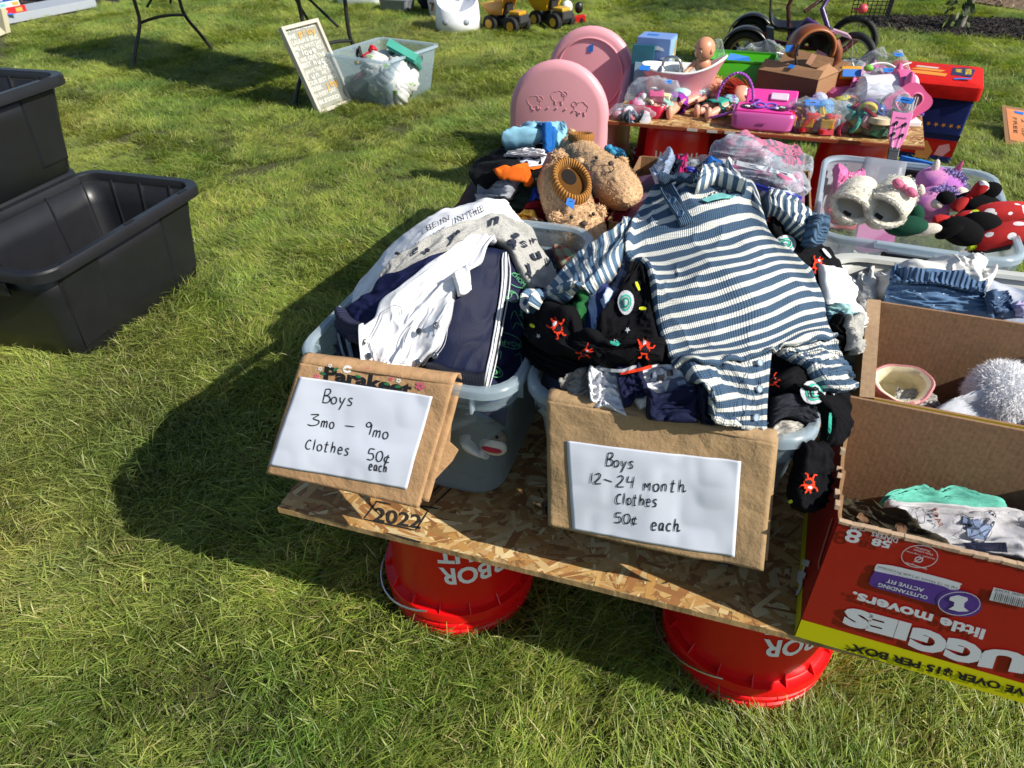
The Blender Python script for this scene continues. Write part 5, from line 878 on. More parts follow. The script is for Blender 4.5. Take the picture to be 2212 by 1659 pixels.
a = np.linspace(0, 2*np.pi, 40, endpoint=False); wob = 1+.04*np.sin(3*a)+.02*np.sin(7*a); R = rx(rad(28)); rg = lambda r, z, w_=1.: np.stack([r*1.12*np.cos(a)*wob*w_, r*.86*np.sin(a)*wob, np.full(40, z)+.003*np.sin(2*a)], 1)@R.T
mb = MB(); mb.loft([rg(.034, -.07), rg(.037, -.04), rg(.038, -.01), rg(.041, -.002), rg(.042, .006), rg(.039, .010), rg(.036, .008)], cap=(True, False)); mb.build('upper', mat('#cf8a8c', .75, 'dots', col2='#e3b0ac', sc=40, alpha=.22, name='pink_print'), boot)
mb = MB(); mb.loft([rg(.036, .008), rg(.031, .004), rg(.028, -.012), rg(.026, -.04), rg(.01, -.048)], cap=(False, True)); mb.build('lining', mat('#ddd3b4', .95, 'cloth', name='cream_lining'), boot)
mb = MB(); q = R@np.array([.004, -.034, .006]); mb.tube([q, q+[.003, -.004, .012], q+[.004, -.008, -.012]], .0008, 6); mb.build('tag_pin', mat('#dddddd', .2, 'plain', name='plastic_pin'), boot)
# ---- white tote contents
A5 = Pile(.20, .80, 1.14, 1.56, parab(.47, 1.37, .575, .085, .27, .27, .19, .16, .50))
heap(A5, 'clothes_heap', 'white and blue clothes filling the milky tote', (.475, 1.335), .46, .28, HB+.006, mat('#b8bcc6', .9, 'tiedye', col2='#5f6f8c', sc=9, name='packed_light'))
cB = lambda x, y: (1728+.2409*x, 302+.2409*y)
def put5(*a_, **k_): return put(A5, *a_, **k_)
put5('white_shirt', 'white cotton shirt heaped in the milky tote', 'shirt', [[cB(395, 1150), cB(480, 1085), cB(700, 1100), cB(1000, 1130), cB(1260, 1130), cB(1420, 1065), cB(1560, 1040)], [cB(430, 1220), cB(560, 1190), cB(760, 1200), cB(1050, 1190), cB(1300, 1180), cB(1480, 1150), cB(1640, 1160)], [cB(480, 1300), cB(620, 1310), cB(830, 1300), cB(1100, 1280), cB(1350, 1270), cB(1560, 1300), cB(1705, 1280)], [cB(520, 1420), cB(640, 1440), cB(860, 1430), cB(1100, 1400), cB(1350, 1380), cB(1560, 1400), cB(1650, 1400)]], mat('#dcdad4', .85, 'cloth', name='warm_white_cotton'), seed=70, fold=.030, lift=.022, nu=110, nv=60, fs=(5, 2.5))
put5('white_sleeve', 'white shirt sleeve curling over the left rim of the milky tote', 'shirt', [[cB(420, 1150), cB(500, 1160), cB(600, 1190)], [cB(480, 1280), cB(560, 1290), cB(680, 1340)], [cB(490, 1400), cB(590, 1400), cB(700, 1420)], [cB(520, 1530), cB(600, 1570), cB(660, 1560)]], mat('#dcdad4', .85, 'cloth', name='warm_white_cotton'), seed=71, fold=.02, lift=.018)
den = mat('#54759a', .85, 'dots', col2='#cfd9e2', sc=70, alpha=.13, name='dotted_denim')
dn = put5('dotted_denim_dress', 'blue denim dress with tiny white dots and a gathered waistband in the milky tote', 'dress', [[cB(830, 1250), cB(1000, 1238), cB(1200, 1240), cB(1400, 1290), cB(1610, 1370)], [cB(800, 1330), cB(1000, 1320), cB(1200, 1330), cB(1400, 1370), cB(1620, 1450)], [cB(740, 1450), cB(950, 1450), cB(1200, 1470), cB(1450, 1500), cB(1700, 1540)], [cB(760, 1560), cB(980, 1580), cB(1200, 1600), cB(1450, 1620), cB(1730, 1640)]], den, seed=72, fold=.014, lift=.026, nu=90, nv=60)
W = A5.lay([[cB(828, 1250), cB(1000, 1240), cB(1200, 1242), cB(1400, 1292), cB(1612, 1372)], [cB(822, 1290), cB(1000, 1282), cB(1200, 1285), cB(1400, 1330), cB(1614, 1412)], [cB(830, 1325), cB(1000, 1318), cB(1200, 1322), cB(1400, 1366), cB(1610, 1450)]], lift=.01, fold=.006, nu=90, nv=16, fs=(20, 1)); mb = MB(); mb.grid(W); mb.build('waistband', mat('#49688c', .85, 'rib', sc=60, name='denim_band'), dn, 180, solid=.003, off=-1., world=True)
put5('dotted_denim_shirt', 'darker denim piece at the right of the milky tote', 'shirt', [[cB(1650, 1380), cB(1750, 1390), cB(1820, 1440)], [cB(1620, 1480), cB(1740, 1490), cB(1860, 1540)], [cB(1650, 1590), cB(1760, 1600), cB(1880, 1610)]], mat('#3c5678', .85, 'dots', col2='#b9c5d2', sc=70, alpha=.12, name='dark_denim'), seed=73, fold=.012)
put5('lavender_shirt', 'lavender cotton shirt at the right edge of the milky tote', 'shirt', [[cB(1870, 1510), cB(1950, 1490), cB(2030, 1500)], [cB(1880, 1590), cB(1960, 1590), cB(2040, 1600)]], mat('#a9a3c8', .85, 'cloth', name='lavender_cotton'), seed=74)
tp = thing('blue_tape_label', 'blue painter tape card standing inside the right end of the milky tote', 'tape', aty(2190, 660, 1.52)); mb = MB(); PT = Plane((.5, 1.53, .6), (.7, 1.53, .6), (.5, 1.56, .7)); PT.sheet(mb, (2166, 632), (2240, 638), (2236, 680), (2170, 676), n=8); mb.build('strip', TAPE, tp, 60, solid=.001, world=True)
# ================================================================== SLIPPER BOX AND GIRLS' BOX AT THE BACK OF THE BOARD
def open_box(label, x0, x1, y0, y1, h, rz=0, flaps=()):
    o = thing('cardboard_box', label, 'box', (x0, y0, HB+.001), rz); w_, d = x1-x0, y1-y0
    slab(o, 'front_panel', [(0, 0, 0), (w_, 0, 0), (w_, 0, h), (0, 0, h)], (0, -1, 0), None, CB); slab(o, 'back_panel', [(0, d, 0), (0, d, h), (w_, d, h), (w_, d, 0)], (0, 1, 0), None, CB); slab(o, 'left_panel', [(0, 0, 0), (0, 0, h), (0, d, h), (0, d, 0)], (-1, 0, 0), None, CB); slab(o, 'right_panel', [(w_, 0, 0), (w_, d, 0), (w_, d, h), (w_, 0, h)], (1, 0, 0), None, CB); slab(o, 'bottom_panel', [(0, 0, 0), (0, d, 0), (w_, d, 0), (w_, 0, 0)], (0, 0, -1), None, CB)
    for f in flaps: slab(o, 'flap', f, (0, 0, 1), None, CB)
    return o
open_box('cardboard box under the teddy bear slippers at the back left of the board', -.655, -.285, 1.41, 1.84, .215)
open_box('cardboard box of girls clothes behind the striped romper', -.255, .175, 1.46, 1.90, .262, 0)
A6 = Pile(-.86, -.12, 1.30, 2.02, parab(-.45, 1.64, .575, .135, .27, .28, .27, .26, .42, inn=(-.65, -.29, 1.42, 1.83, .56)))
heap(A6, 'clothes_heap', 'dark clothes filling the slipper box', (-.47, 1.625), .34, .38, HB+.006, mat('#17202c', .9, 'tiedye', col2='#4a1a20', sc=9, name='packed_mixed'))
c5 = lambda x, y: (972+.2197*x, 259+.2197*y)
def put6(name, label, cat, rows, m, **k): return put(A6, name, label, cat, [[c5(*q) for q in r] for r in rows], m, **{**dict(fold=.014), **k})
put6('dark_green_shirt', 'dark green shirt below the slippers on the left', 'shirt', [[(560, 700), (720, 640), (900, 600)], [(540, 820), (720, 800), (900, 800)], [(520, 900), (700, 910), (900, 900)]], mat('#1c2a20', .9, 'cloth', name='dark_green_cotton'), seed=80)
put6('red_shirt', 'dark red shirt below the slippers', 'shirt', [[(740, 870), (980, 850), (1250, 830), (1500, 800), (1780, 880)], [(720, 940), (980, 960), (1300, 1000), (1560, 960), (1700, 980)], [(900, 1010), (1050, 1050), (1300, 1180), (1460, 1120), (1560, 1080)]], mat('#6b1018', .9, 'cloth', name='dark_red_cotton'), seed=81, nu=60)
put6('blue_shirt', 'bright blue cloth corner beside the left slipper', 'shirt', [[(800, 740), (880, 720), (940, 720)], [(790, 850), (870, 850), (940, 850)]], mat('#16308a', .9, 'cloth', name='royal_cotton'), seed=82)
put6('grey_crocodile_shirt', 'pale grey shirt with green crocodiles on the left of the rear heap', 'shirt', [[(380, 680), (480, 610), (600, 600), (700, 640)], [(320, 760), (430, 740), (560, 720), (660, 720)], [(300, 870), (400, 860), (500, 860), (600, 830)]], mat('#8f949e', .9, 'cloth', name='pale_grey_cotton'), seed=83, lift=.03)
mb = MB()
for Q in ([(500, 760), (540, 745), (600, 750), (640, 770), (560, 800), (520, 790)], [(345, 830), (365, 800), (390, 820), (380, 870), (350, 875)]): A6.poly(mb, [c5(*q) for q in Q], .005, True)
mb.build('crocodile_print', mat('#1f5a2c', .9, 'plain', name='crocodile_green'), None, 0) if False else None
bk = put6('black_orange_shirt', 'black and white cartoon print shirt with orange edges on the rear heap', 'shirt', [[(500, 370), (640, 340), (800, 350), (940, 350)], [(380, 450), (520, 440), (700, 450), (900, 460)], [(290, 540), (420, 540), (640, 560), (870, 580)], [(262, 660), (360, 690), (480, 640), (560, 620)]], mat('#0c0c10', .85, 'cloth', name='black_cotton'), seed=84, lift=.035, nu=60)
mb = MB(); A6.poly(mb, [c5(*q) for q in ((500, 400), (620, 365), (800, 365), (930, 370), (890, 450), (760, 480), (640, 500), (540, 520))], .005); mb.build('white_print', mat('#c9cdda', .85, 'cloth', name='white_print_cloth'), bk, 0, solid=.001, world=True)
for m_, L_ in ((mat('#d8641a', .85, 'cloth', name='orange_cotton'), [[(480, 430), (500, 490), (520, 530)], [(600, 410), (580, 470), (640, 510), (760, 500), (880, 460)]]), (mat('#14141a', .85, 'plain', name='black_line'), [[(560, 440), (600, 400), (620, 440), (640, 400), (680, 420)], [(700, 400), (760, 380), (800, 400), (860, 380)], [(540, 470), (560, 520)]])):
    for L__ in L_: mb = MB(); A6.line(mb, [c5(*q) for q in L__], 6 if m_.name.startswith('orange') else 2.5, .008); mb.build('line_print', m_, bk, 0, world=True)
W = A6.lay([[c5(440, 600), c5(540, 565), c5(660, 580), c5(810, 625)], [c5(450, 615), c5(560, 600), c5(680, 620), c5(800, 650)], [c5(470, 610), c5(580, 625), c5(690, 650), c5(780, 665)]], lift=.016, fold=.002, nu=50, nv=16); mb = MB(); mb.grid(W); mb.build('orange_hem', mat('#d8641a', .85, 'cloth', name='orange_cotton'), bk, 180, solid=.003, off=-1., world=True)
lb = put6('light_blue_shirt', 'light blue pyjamas with dark scribbles topping the rear heap', 'pyjamas', [[(800, 180), (900, 150), (1000, 155), (1110, 150), (1170, 210)], [(640, 260), (780, 240), (900, 230), (1030, 210), (1140, 250)], [(560, 360), (700, 320), (850, 300), (980, 290), (1070, 330)]], mat('#7fb0c6', .85, 'cloth', name='light_blue_cotton'), seed=85, lift=.045, nu=70, fold=.02)
W = A6.lay([[c5(840, 175), c5(960, 165), c5(1080, 165)], [c5(850, 200), c5(960, 195), c5(1080, 190)], [c5(860, 215), c5(960, 212), c5(1060, 208)]], lift=.012, fold=.004, nu=40, nv=16); mb = MB(); mb.grid(W); mb.build('waistband', mat('#1b5fa8', .7, 'rib', sc=60, name='blue_band'), lb, 180, solid=.003, off=-1., world=True)
W = A6.lay([[c5(890, 270), c5(940, 262), c5(985, 265)], [c5(910, 330), c5(950, 330), c5(985, 310)]], lift=.012, fold=.004, nu=20, nv=16); mb = MB(); mb.grid(W); mb.build('blue_patch', mat('#1b5fa8', .7, 'cloth', name='blue_patch'), lb, 180, solid=.003, off=-1., world=True)
for Q in ([(700, 280), (740, 255), (770, 275), (800, 250), (830, 270)], [(880, 240), (920, 225), (940, 245)], [(1050, 240), (1070, 280), (1100, 300)]): mb = MB(); A6.line(mb, [c5(*q) for q in Q], 2, .004); mb.build('line_print', mat('#22384c', .85, 'plain', name='blue_line'), lb, 0, world=True)
put6('white_ruffle_shirt', 'white shirt fold under the light blue pyjamas', 'shirt', [[(600, 330), (740, 300), (900, 300)], [(560, 380), (740, 370), (930, 360)]], white, seed=86, lift=.02)
put6('teal_shirt', 'pale teal cloth behind the right slipper', 'shirt', [[(1510, 310), (1600, 320), (1700, 370)], [(1560, 370), (1650, 390), (1740, 440)]], mat('#3f8fb8', .85, 'cloth', name='teal_blue_cotton'), seed=87, lift=.02)
put6('plaid_bib', 'yellow and orange plaid sleeve between the two front heaps', 'shirt', [[(580, 935), (700, 920), (800, 950), (905, 985)], [(700, 960), (760, 980), (820, 1020), (900, 1040)], [(790, 1000), (800, 1040), (840, 1060), (860, 1060)]], mat('#c9a93f', .85, 'plaid', col2='#c8602c', sc=5, name='yellow_plaid'), seed=88, lift=.02)
put6('plaid_shirt', 'dark multicoloured plaid shirt beside the slipper box corner', 'shirt', [[(790, 1080), (900, 1100), (1010, 1140), (1120, 1200)], [(930, 1180), (1020, 1220), (1120, 1270), (1250, 1290)], [(1080, 1320), (1140, 1360), (1200, 1400), (1260, 1380)]], mat('#7a7f6a', .85, 'plaid', col2='#8a3526', sc=8, name='multi_plaid'), seed=89, lift=.02)
put6('grey_hood', 'grey melange garment behind the striped sleeve', 'shirt', [[(1330, 1290), (1400, 1270), (1470, 1260)], [(1250, 1380), (1330, 1360), (1420, 1330)], [(1200, 1480), (1280, 1460), (1360, 1420)]], mat('#74737a', .9, 'cloth', name='mid_grey_cotton'), seed=90)
# slippers
FT = mat('#c4a27c', .95, 'fleece', sc=160, name='teddy_fleece'); FTS = mat('#c8a680', .95, 'plain', name='teddy_strands', amt=.05); RIBM = mat('#a8712a', .85, 'rib', sc=130, name='mustard_rib')
def bear_slipper(label, Fh, Ft, zh, zt, wd, tape, open_f=.34, SC=1.42):
    H, T = (lambda W, z: W+(CO-W)*(z/(CO[2]-W[2])))(A6.f2w(np.array([Fh], float), 0)[0], zh), (lambda W, z: W+(CO-W)*(z/(CO[2]-W[2])))(A6.f2w(np.array([Ft], float), 0)[0], zt)
    L_ = np.linalg.norm(T-H); ax = (T-H)/L_; side = np.cross(ax, [0, 0, 1]); side /= np.linalg.norm(side); up_ = np.cross(side, ax); R = np.stack([side, ax, up_], 1); o = thing('teddy_slipper', label, 'slipper', H, 0, 'brown teddy bear slippers')
    prof = [(-.02, .012, .014), (.0, .030, .03), (.12, .039, .036), (.3, .042, .036), (.5, .042, .034), (.65, .046, .036), (.8, .046, .036), (.93, .036, .028), (1.0, .020, .016), (1.02, .006, .005)]
    Q = crom(np.array(prof), 90)*np.array([1, SC, SC]); Q0 = Q; a8 = np.linspace(0, 2*np.pi, 84, endpoint=False); rings = []
    for t, w_, h_ in Q: dd = 1+.115*(vnoise(np.cos(a8)*7+9, np.sin(a8)*7+t*34, 3)-.5)+.07*(vnoise(np.cos(a8)*15+9, np.sin(a8)*15+t*70, 4)-.5); rings.append((np.stack([w_*wd*np.cos(a8)*dd, np.full(84, t*L_), h_*np.sin(a8)*dd], 1))@R.T)
    a = np.linspace(0, 2*np.pi, 28, endpoint=False)
    mb = MB(); mb.loft(rings); mb.build('body', FT, o)
    cen = np.array([0, open_f*L_, .036]); ring = lambda r1, r2, z: (SC*np.stack([r1*np.cos(a), r2*np.sin(a), np.full(28, z)], 1)+[0, open_f*L_, 0])@R.T
    mb = MB(); g_ = np.stack([ring(.029, .041, .033), ring(.030, .042, .040), ring(.028, .040, .0475), ring(.024, .035, .049), ring(.021, .031, .046), ring(.019, .029, .0385)]); g_ = np.concatenate([g_, g_[:, :1]], 1); mb.grid(g_); mb.build('knit_collar', RIBM, o, 180)
    mb = MB(); rr_ = (SC*np.stack([.021*np.cos(a), .031*np.sin(a), np.full(28, .0379)], 1)+[0, open_f*L_, 0])@R.T; mb.loft([rr_, rr_+up_*-.004]); mb.build('footbed', mat('#5c3c16', .95, 'cloth', name='shaded_mustard'), o); mb = MB(); rr_ = (SC*np.stack([.011*np.cos(a), .015*np.sin(a)-.010, np.full(28, .0386)], 1)+[0, open_f*L_, 0])@R.T; mb.loft([rr_, rr_+up_*-.002]); mb.build('opening_shade', mat('#120c08', 1, 'plain', name='inside_shade'), o)  # flat discs on a closed body, coloured dark as the shade inside
    V = []; F_ = []; mb = MB()
    for _ in range(11000):
        t = RNG.random()*1.02; th = RNG.random()*6.283; w_, h_ = np.interp(t, Q[:, 0], Q[:, 1])*wd, np.interp(t, Q[:, 0], Q[:, 2])
        if ((math.cos(th)*w_)/(.029*SC))**2+((t-open_f)*L_/(.041*SC))**2 < 1 and math.sin(th) > .3: continue
        if math.sin(th) < -.5: continue
        p = np.array([w_*math.cos(th), t*L_, h_*math.sin(th)]); nn = np.array([math.cos(th)/w_, (t-.45)*9, math.sin(th)/h_]); nn /= np.linalg.norm(nn); g2_ = nn*.7+RNG.normal(size=3)*.6; g2_ /= np.linalg.norm(g2_); s_ = np.cross(g2_, RNG.normal(size=3)); s_ /= np.linalg.norm(s_); k = RNG.uniform(.004, .0085); b = s_*.00045; q = p+g2_*k*.6; e = q+np.cross(g2_, s_)*k*.45
        mb.add(np.array([p-b, p+b, q+b, q-b, e])@R.T, [(0, 1, 2, 3), (3, 2, 4)])
    tag(mb.build('fleece_curls', FTS, o, 0), kind='stuff')
    dk_ = mat('#15110f', .4, 'plain', name='black_stitch'); P_ = lambda x, y, z: R@np.array([x*SC, y*L_, z*SC])
    for x in (-.014, .020): mb = MB(); mb.ball(P_(x, .76, .040), .0042, n=10, m=7); mb.build('eye', dk_, o)
    mb = MB(); mb.ball(P_(.004, .84, .0375), (.0075, .0075, .0055), n=12, m=8); mb.build('nose', mat('#4a3a32', .8, 'plain', name='nose_brown'), o)
    mb = MB(); mb.tube([P_(.004, .86, .037), P_(.006, .90, .0345), P_(.012, .915, .031), P_(.020, .905, .030)], .0012, 6); mb.build('smile', dk_, o)
    for x in (-.040, .040): mb = MB(); mb.ball(P_(x*wd, .66, .022), (.013, .011, .013), n=12, m=8, nz=.1); e_ = mb.build('ear', FT, o); mb = MB(); fuzz(mb, P_(x*wd, .66, .022), (.012,)*3, 260, .007, .0012); tag(mb.build('ear_curls', FTS, e_, 0), kind='stuff')
    mb = MB(); mb.ball(P_(0, -.02, .03), (.016, .012, .016), n=12, m=8, nz=.1); e_ = mb.build('tail', FT, o); mb = MB(); fuzz(mb, P_(0, -.02, .03), (.015,)*3, 300, .008, .0012); tag(mb.build('tail_curls', FTS, e_, 0), kind='stuff')
    if tape: mb = MB(); c_ = P_(.014, .62, .045); mb.add([c_+R@np.array(q) for q in ((-.010, -.010, 0), (.006, -.013, 0), (.013, .002, -.001), (.001, .018, 0))], [(0, 1, 2, 3)]); mb.build('price_tape', TAPE, o, 0, solid=.0008); mb = MB(); mb.tube([c_+R@np.array((-.003, -.003, .002)), c_+R@np.array((.004, -.003, .002))], .0007, 5); mb.build('ink_mark', INK, o)
    return o
bear_slipper('left brown teddy bear slipper with a blue price tape, toe pointing down', (1202, 374), (1266, 545), .030, .030, .86, True)
bear_slipper('right brown teddy bear slipper with its face turned to the right', (1236, 318), (1350, 428), .045, .055, 1.0, False, .24, 1.42)
# girls' box: zip bag of clothes
A7 = Pile(-.30, .26, 1.40, 2.02, parab(-.02, 1.74, .625, .06, .3, .26, .3, .3, .50))
heap(A7, 'clothes_heap', 'pink and grey girls clothes in the rear box', (-.04, 1.68), .40, .40, HB+.006, mat('#8a5a72', .9, 'tiedye', col2='#3a3d4a', sc=12, name='packed_pink'))
c6 = lambda x, y: (1404+.1709*x, 270+.1709*y)
def put7(name, label, cat, rows, m, **k): return put(A7, name, label, cat, [[c6(*q) for q in r] for r in rows], m, **{**dict(fold=.012), **k})
put7('magenta_leggings', 'magenta leggings poking out at the left of the girls box', 'leggings', [[(420, 500), (460, 480), (510, 520)], [(330, 640), (400, 600), (480, 600)], [(240, 760), (350, 740), (460, 700), ][:3]], mat('#a3185a', .8, 'cloth', name='magenta_cotton'), seed=91, lift=.03)
put7('navy_shirt', 'navy floral cloth at the left of the girls box', 'shirt', [[(310, 560), (340, 560), (400, 560)], [(230, 680), (290, 660), (350, 650)], [(180, 780), (240, 780), (300, 760)]], navy, seed=92)
put7('white_patterned_top', 'white top with a red heart at the right of the girls box', 'top', [[(1380, 900), (1550, 910), (1780, 960)], [(1450, 960), (1600, 980), (1760, 1040)], [(1560, 1040), (1660, 1080), (1760, 1110)]], white, seed=93, lift=.02)
gb = put7('pink_floral_clothes', 'pink clothes seen through the large zip bag', 'clothes', [[(880, 470), (1200, 520), (1500, 600), (1850, 700)], [(800, 600), (1150, 640), (1500, 700), (1900, 850)], [(760, 700), (1100, 760), (1500, 850), (1880, 930)]], mat('#b85f80', .85, 'tiedye', col2='#4f5a6c', sc=30, name='pink_floral'), seed=94, lift=.03, nu=60)
gg = put7('grey_floral_clothes', 'grey and pink flowered clothes in the top of the large zip bag', 'clothes', [[(1070, 260), (1300, 290), (1560, 340), (1900, 430)], [(950, 350), (1250, 380), (1550, 440), (1950, 540)], [(860, 450), (1200, 500), (1520, 560), (1900, 640)]], mat('#525b6c', .85, 'tiedye', col2='#b8647f', sc=34, name='grey_floral'), seed=95, lift=.04, nu=60)
mb = MB(); A7.poly(mb, [c6(*q) for q in ((1640, 430), (1790, 470), (1890, 590), (1780, 640), (1700, 560))], .006); mb.build('black_panel', mat('#101014', .8, 'plain', name='black_panel'), gg, 0, world=True); mb = MB(); A7.text(mb, 'COMFY', c6(1680, 470), c6(1760, 610), 9, off=.009, bold=.04, hv=(.9, -.4)); mb.build('lettering', mat('#e07a96', .8, 'plain', name='pink_letter'), gg, 0, world=True)
zb = thing('zip_bag', 'large clear zip bag with a blue zipper and size tape on the girls box', 'bag', (-.02, 1.74, .68)); W = A7.lay([[c6(*q) for q in r] for r in ([(1070, 215), (1350, 260), (1650, 350), (1960, 420), (2060, 540)], [(800, 440), (1150, 440), (1500, 500), (1850, 590), (2050, 640)], [(440, 560), (900, 620), (1300, 730), (1650, 830), (1960, 860)], [(480, 640), (800, 720), (1200, 860), (1600, 960), (1890, 950)])], lift=.02, fold=.012, nu=80, nv=60, seed=96); mb = MB(); mb.grid(W)
FILM = mat('#dfe6ee', .10, 'film', alpha=.06, name='clear_film'); mb.build('film', FILM, zb, 180, solid=.0006, world=True)
for nm, m_, Q, wd in (('zipper', mat('#2a35a0', .3, 'plain', name='zip_blue'), [(440, 545), (680, 600), (960, 660), (1300, 750), (1600, 840), (1900, 920)], 7.5), ('zipper', mat('#3a48c0', .3, 'plain', name='zip_blue2'), [(450, 575), (690, 630), (960, 690), (1300, 782), (1600, 870), (1895, 940)], 3)): mb = MB(); A7.line(mb, [c6(*q) for q in Q], wd, .004); mb.build(nm, m_, zb, 180, solid=.0015, world=True)
for Q in ([(870, 440), (1070, 470), (1060, 520), (960, 500)], [(1100, 460), (1490, 540), (1460, 610), (1090, 520)], [(1520, 550), (1790, 640), (1840, 750), (1500, 620)]): mb = MB(); A7.poly(mb, [c6(*q) for q in Q], .005); mb.build('write_on_band', mat('#b9bdc4', .5, 'plain', name='band_white'), zb, 0, world=True)
mb = MB(); A7.sq(mb, *[c6(*q) for q in ((790, 425), (980, 520), (1015, 580), (620, 540))], .010); mb.build('size_tape', TAPE, zb, 0, solid=.0008, world=True); mb = MB(); A7.hand(mb, '12 m', c6(720, 500), c6(850, 525), 8, 1.3, .013); A7.hand(mb, 's', c6(700, 520), c6(740, 530), 7, 1.3, .013); mb.build('handwriting', INK, zb, 0, world=True)
fb = thing('plastic_bag_corner', 'crumpled clear bag edge at the left of the girls box', 'bag', A7.f2w(np.array([c6(270, 600)], float), 0)[0]); W = A7.lay([[c6(*q) for q in r] for r in ([(240, 400), (270, 395), (300, 420)], [(230, 520), (270, 520), (310, 530)], [(150, 650), (200, 640), (260, 640)], [(90, 820), (130, 820), (170, 800)])], lift=.03, fold=.014, nu=30, nv=50, seed=97); mb = MB(); mb.grid(W); mb.build('film', mat('#a9bcd8', .2, 'film', alpha=.45, name='blue_film'), fb, 180, solid=.0008, world=True)
# ================================================================== PLUSH TOTE
o4 = T4.location
def pos(x, y, Y): return aty(x, y, Y)
SW = mat('#d9d3c2', .95, 'fleece', sc=110, name='cream_fleece_upper'); SWS = mat('#e3decf', .9, 'plain', name='cream_strands')
def white_slipper(label, heel, toe, roll, bow):
    H, T = heel, toe; L_ = np.linalg.norm(T-H); ax = (T-H)/L_; side = np.cross(ax, [0, 0, 1]); side /= np.linalg.norm(side); up_ = np.cross(side, ax); c_, s_ = math.cos(roll), math.sin(roll); side, up_ = side*c_+up_*s_, up_*c_-side*s_; R = np.stack([side, ax, up_], 1); o = thing('fleece_slipper', label, 'slipper', H, 0, 'cream fleece slippers')
    a = np.linspace(0, 2*np.pi, 36, endpoint=False); y = L_/2+L_/2*np.sin(a); wv = .042*(1-.12*np.cos(2*np.arcsin(np.sin(a))))*(1+.08*np.sin(a)); x = wv*np.cos(a); ring = lambda s, z: np.stack([x*s, (y-L_/2)*s+L_/2, np.full(36, z)], 1)@R.T
    mb = MB(); mb.loft([ring(.96, 0), ring(1., .004), ring(1., .022), ring(.97, .026)]); mb.build('sole', mat('#cfc8b4', .8, 'plain', name='cream_sole', bump=.3), o)
    mb = MB(); rg = []
    for t in np.linspace(.34, 1.0, 14):
        w_ = .042*math.sqrt(max(0.02, 1-((t-.5)/.5)**2))*1.08; hh = .050*math.sqrt(max(.03, 1-((t-.42)/.6)**2)); b = np.linspace(0, np.pi, 16); rg.append(np.stack([w_*np.cos(b), np.full(16, t*L_), .024+hh*np.sin(b)], 1)@R.T)
    mb.loft(rg, cap=(False, False), closed=False); mb.build('upper', SW, o, 180, solid=.006)
    mb = MB(); b = np.linspace(-.15, np.pi+.15, 20); t0 = .34*L_; mb.tube(np.stack([.044*np.cos(b), t0-.03*np.sin(b)*0+0*b, .024+.052*np.sin(b)], 1)@R.T, .0065, 8); c2_ = np.linspace(np.pi, 2*np.pi, 18); mb.tube(np.stack([.042*np.cos(c2_), t0*.98+(t0-.004)*np.sin(c2_), np.full(18, .034)], 1)@R.T, .007, 8); mb.build('cuff', SW, o)
    mb = MB(); 
    for tt in np.linspace(0, 1, 14): p = R@np.array([.044*math.cos(math.pi*tt), t0, .024+.052*math.sin(math.pi*tt)]); fuzz(mb, p, (.007,)*3, 90, .0035, .0006)
    for tt in np.linspace(0, 1, 14): p = R@np.array([.042*math.cos(math.pi+math.pi*tt), t0*.98+(t0-.004)*math.sin(math.pi+math.pi*tt), .034]); fuzz(mb, p, (.007,)*3, 90, .0035, .0006)
    for _ in range(24): tt = RNG.uniform(.42, .95); an = RNG.uniform(.3, 2.9); w_ = .042*math.sqrt(max(0.02, 1-((tt-.5)/.5)**2))*1.08; hh = .050*math.sqrt(max(.03, 1-((tt-.42)/.6)**2)); fuzz(mb, R@np.array([w_*math.cos(an)*.96, tt*L_, .024+hh*math.sin(an)*.96]), (.010,)*3, 60, .0035, .0007)
    tag(mb.build('fleece_pile', SWS, o, 0), kind='stuff')
    mb = MB(); mb.box((0, .16*L_, .028), (.018, .012, .001)); mb.v[-1] = mb.v[-1]@R.T; mb.build('label', mat('#1a1416', .6, 'plain', name='dark_label'), o, 0)
    if bow:
        g_ = mat('#c96a86', .35, 'fleece', sc=300, name='pink_sequin')
        for sx in (-1, 1): mb = MB(); mb.ball(R@np.array([sx*.016, .62*L_, .080]), (.015, .010, .009), R=R, n=12, m=8, nz=.12); mb.build('bow_loop', g_, o, 0)
        mb = MB(); mb.ball(R@np.array([0, .62*L_, .082]), .007, n=10, m=7, nz=.1); mb.build('bow_knot', g_, o, 0)
    return o
white_slipper('left cream fleece slipper with a dark label in the plush tote', pos(1812, 486, 1.69), pos(1868, 400, 1.765), rad(-25), False)
white_slipper('right cream fleece slipper with a glittery pink bow in the plush tote', pos(1876, 492, 1.68), pos(1950, 402, 1.76), rad(-30), True)
def plushm(col, col2=None): return mat(col, .95, 'tiedye' if col2 else 'fleece', col2=col2, sc=22 if col2 else 300, name='plush')
PK = plushm('#c983b4', '#a866b0'); MAN = plushm('#8f7fb4'); WHT = plushm('#cfc6b8')
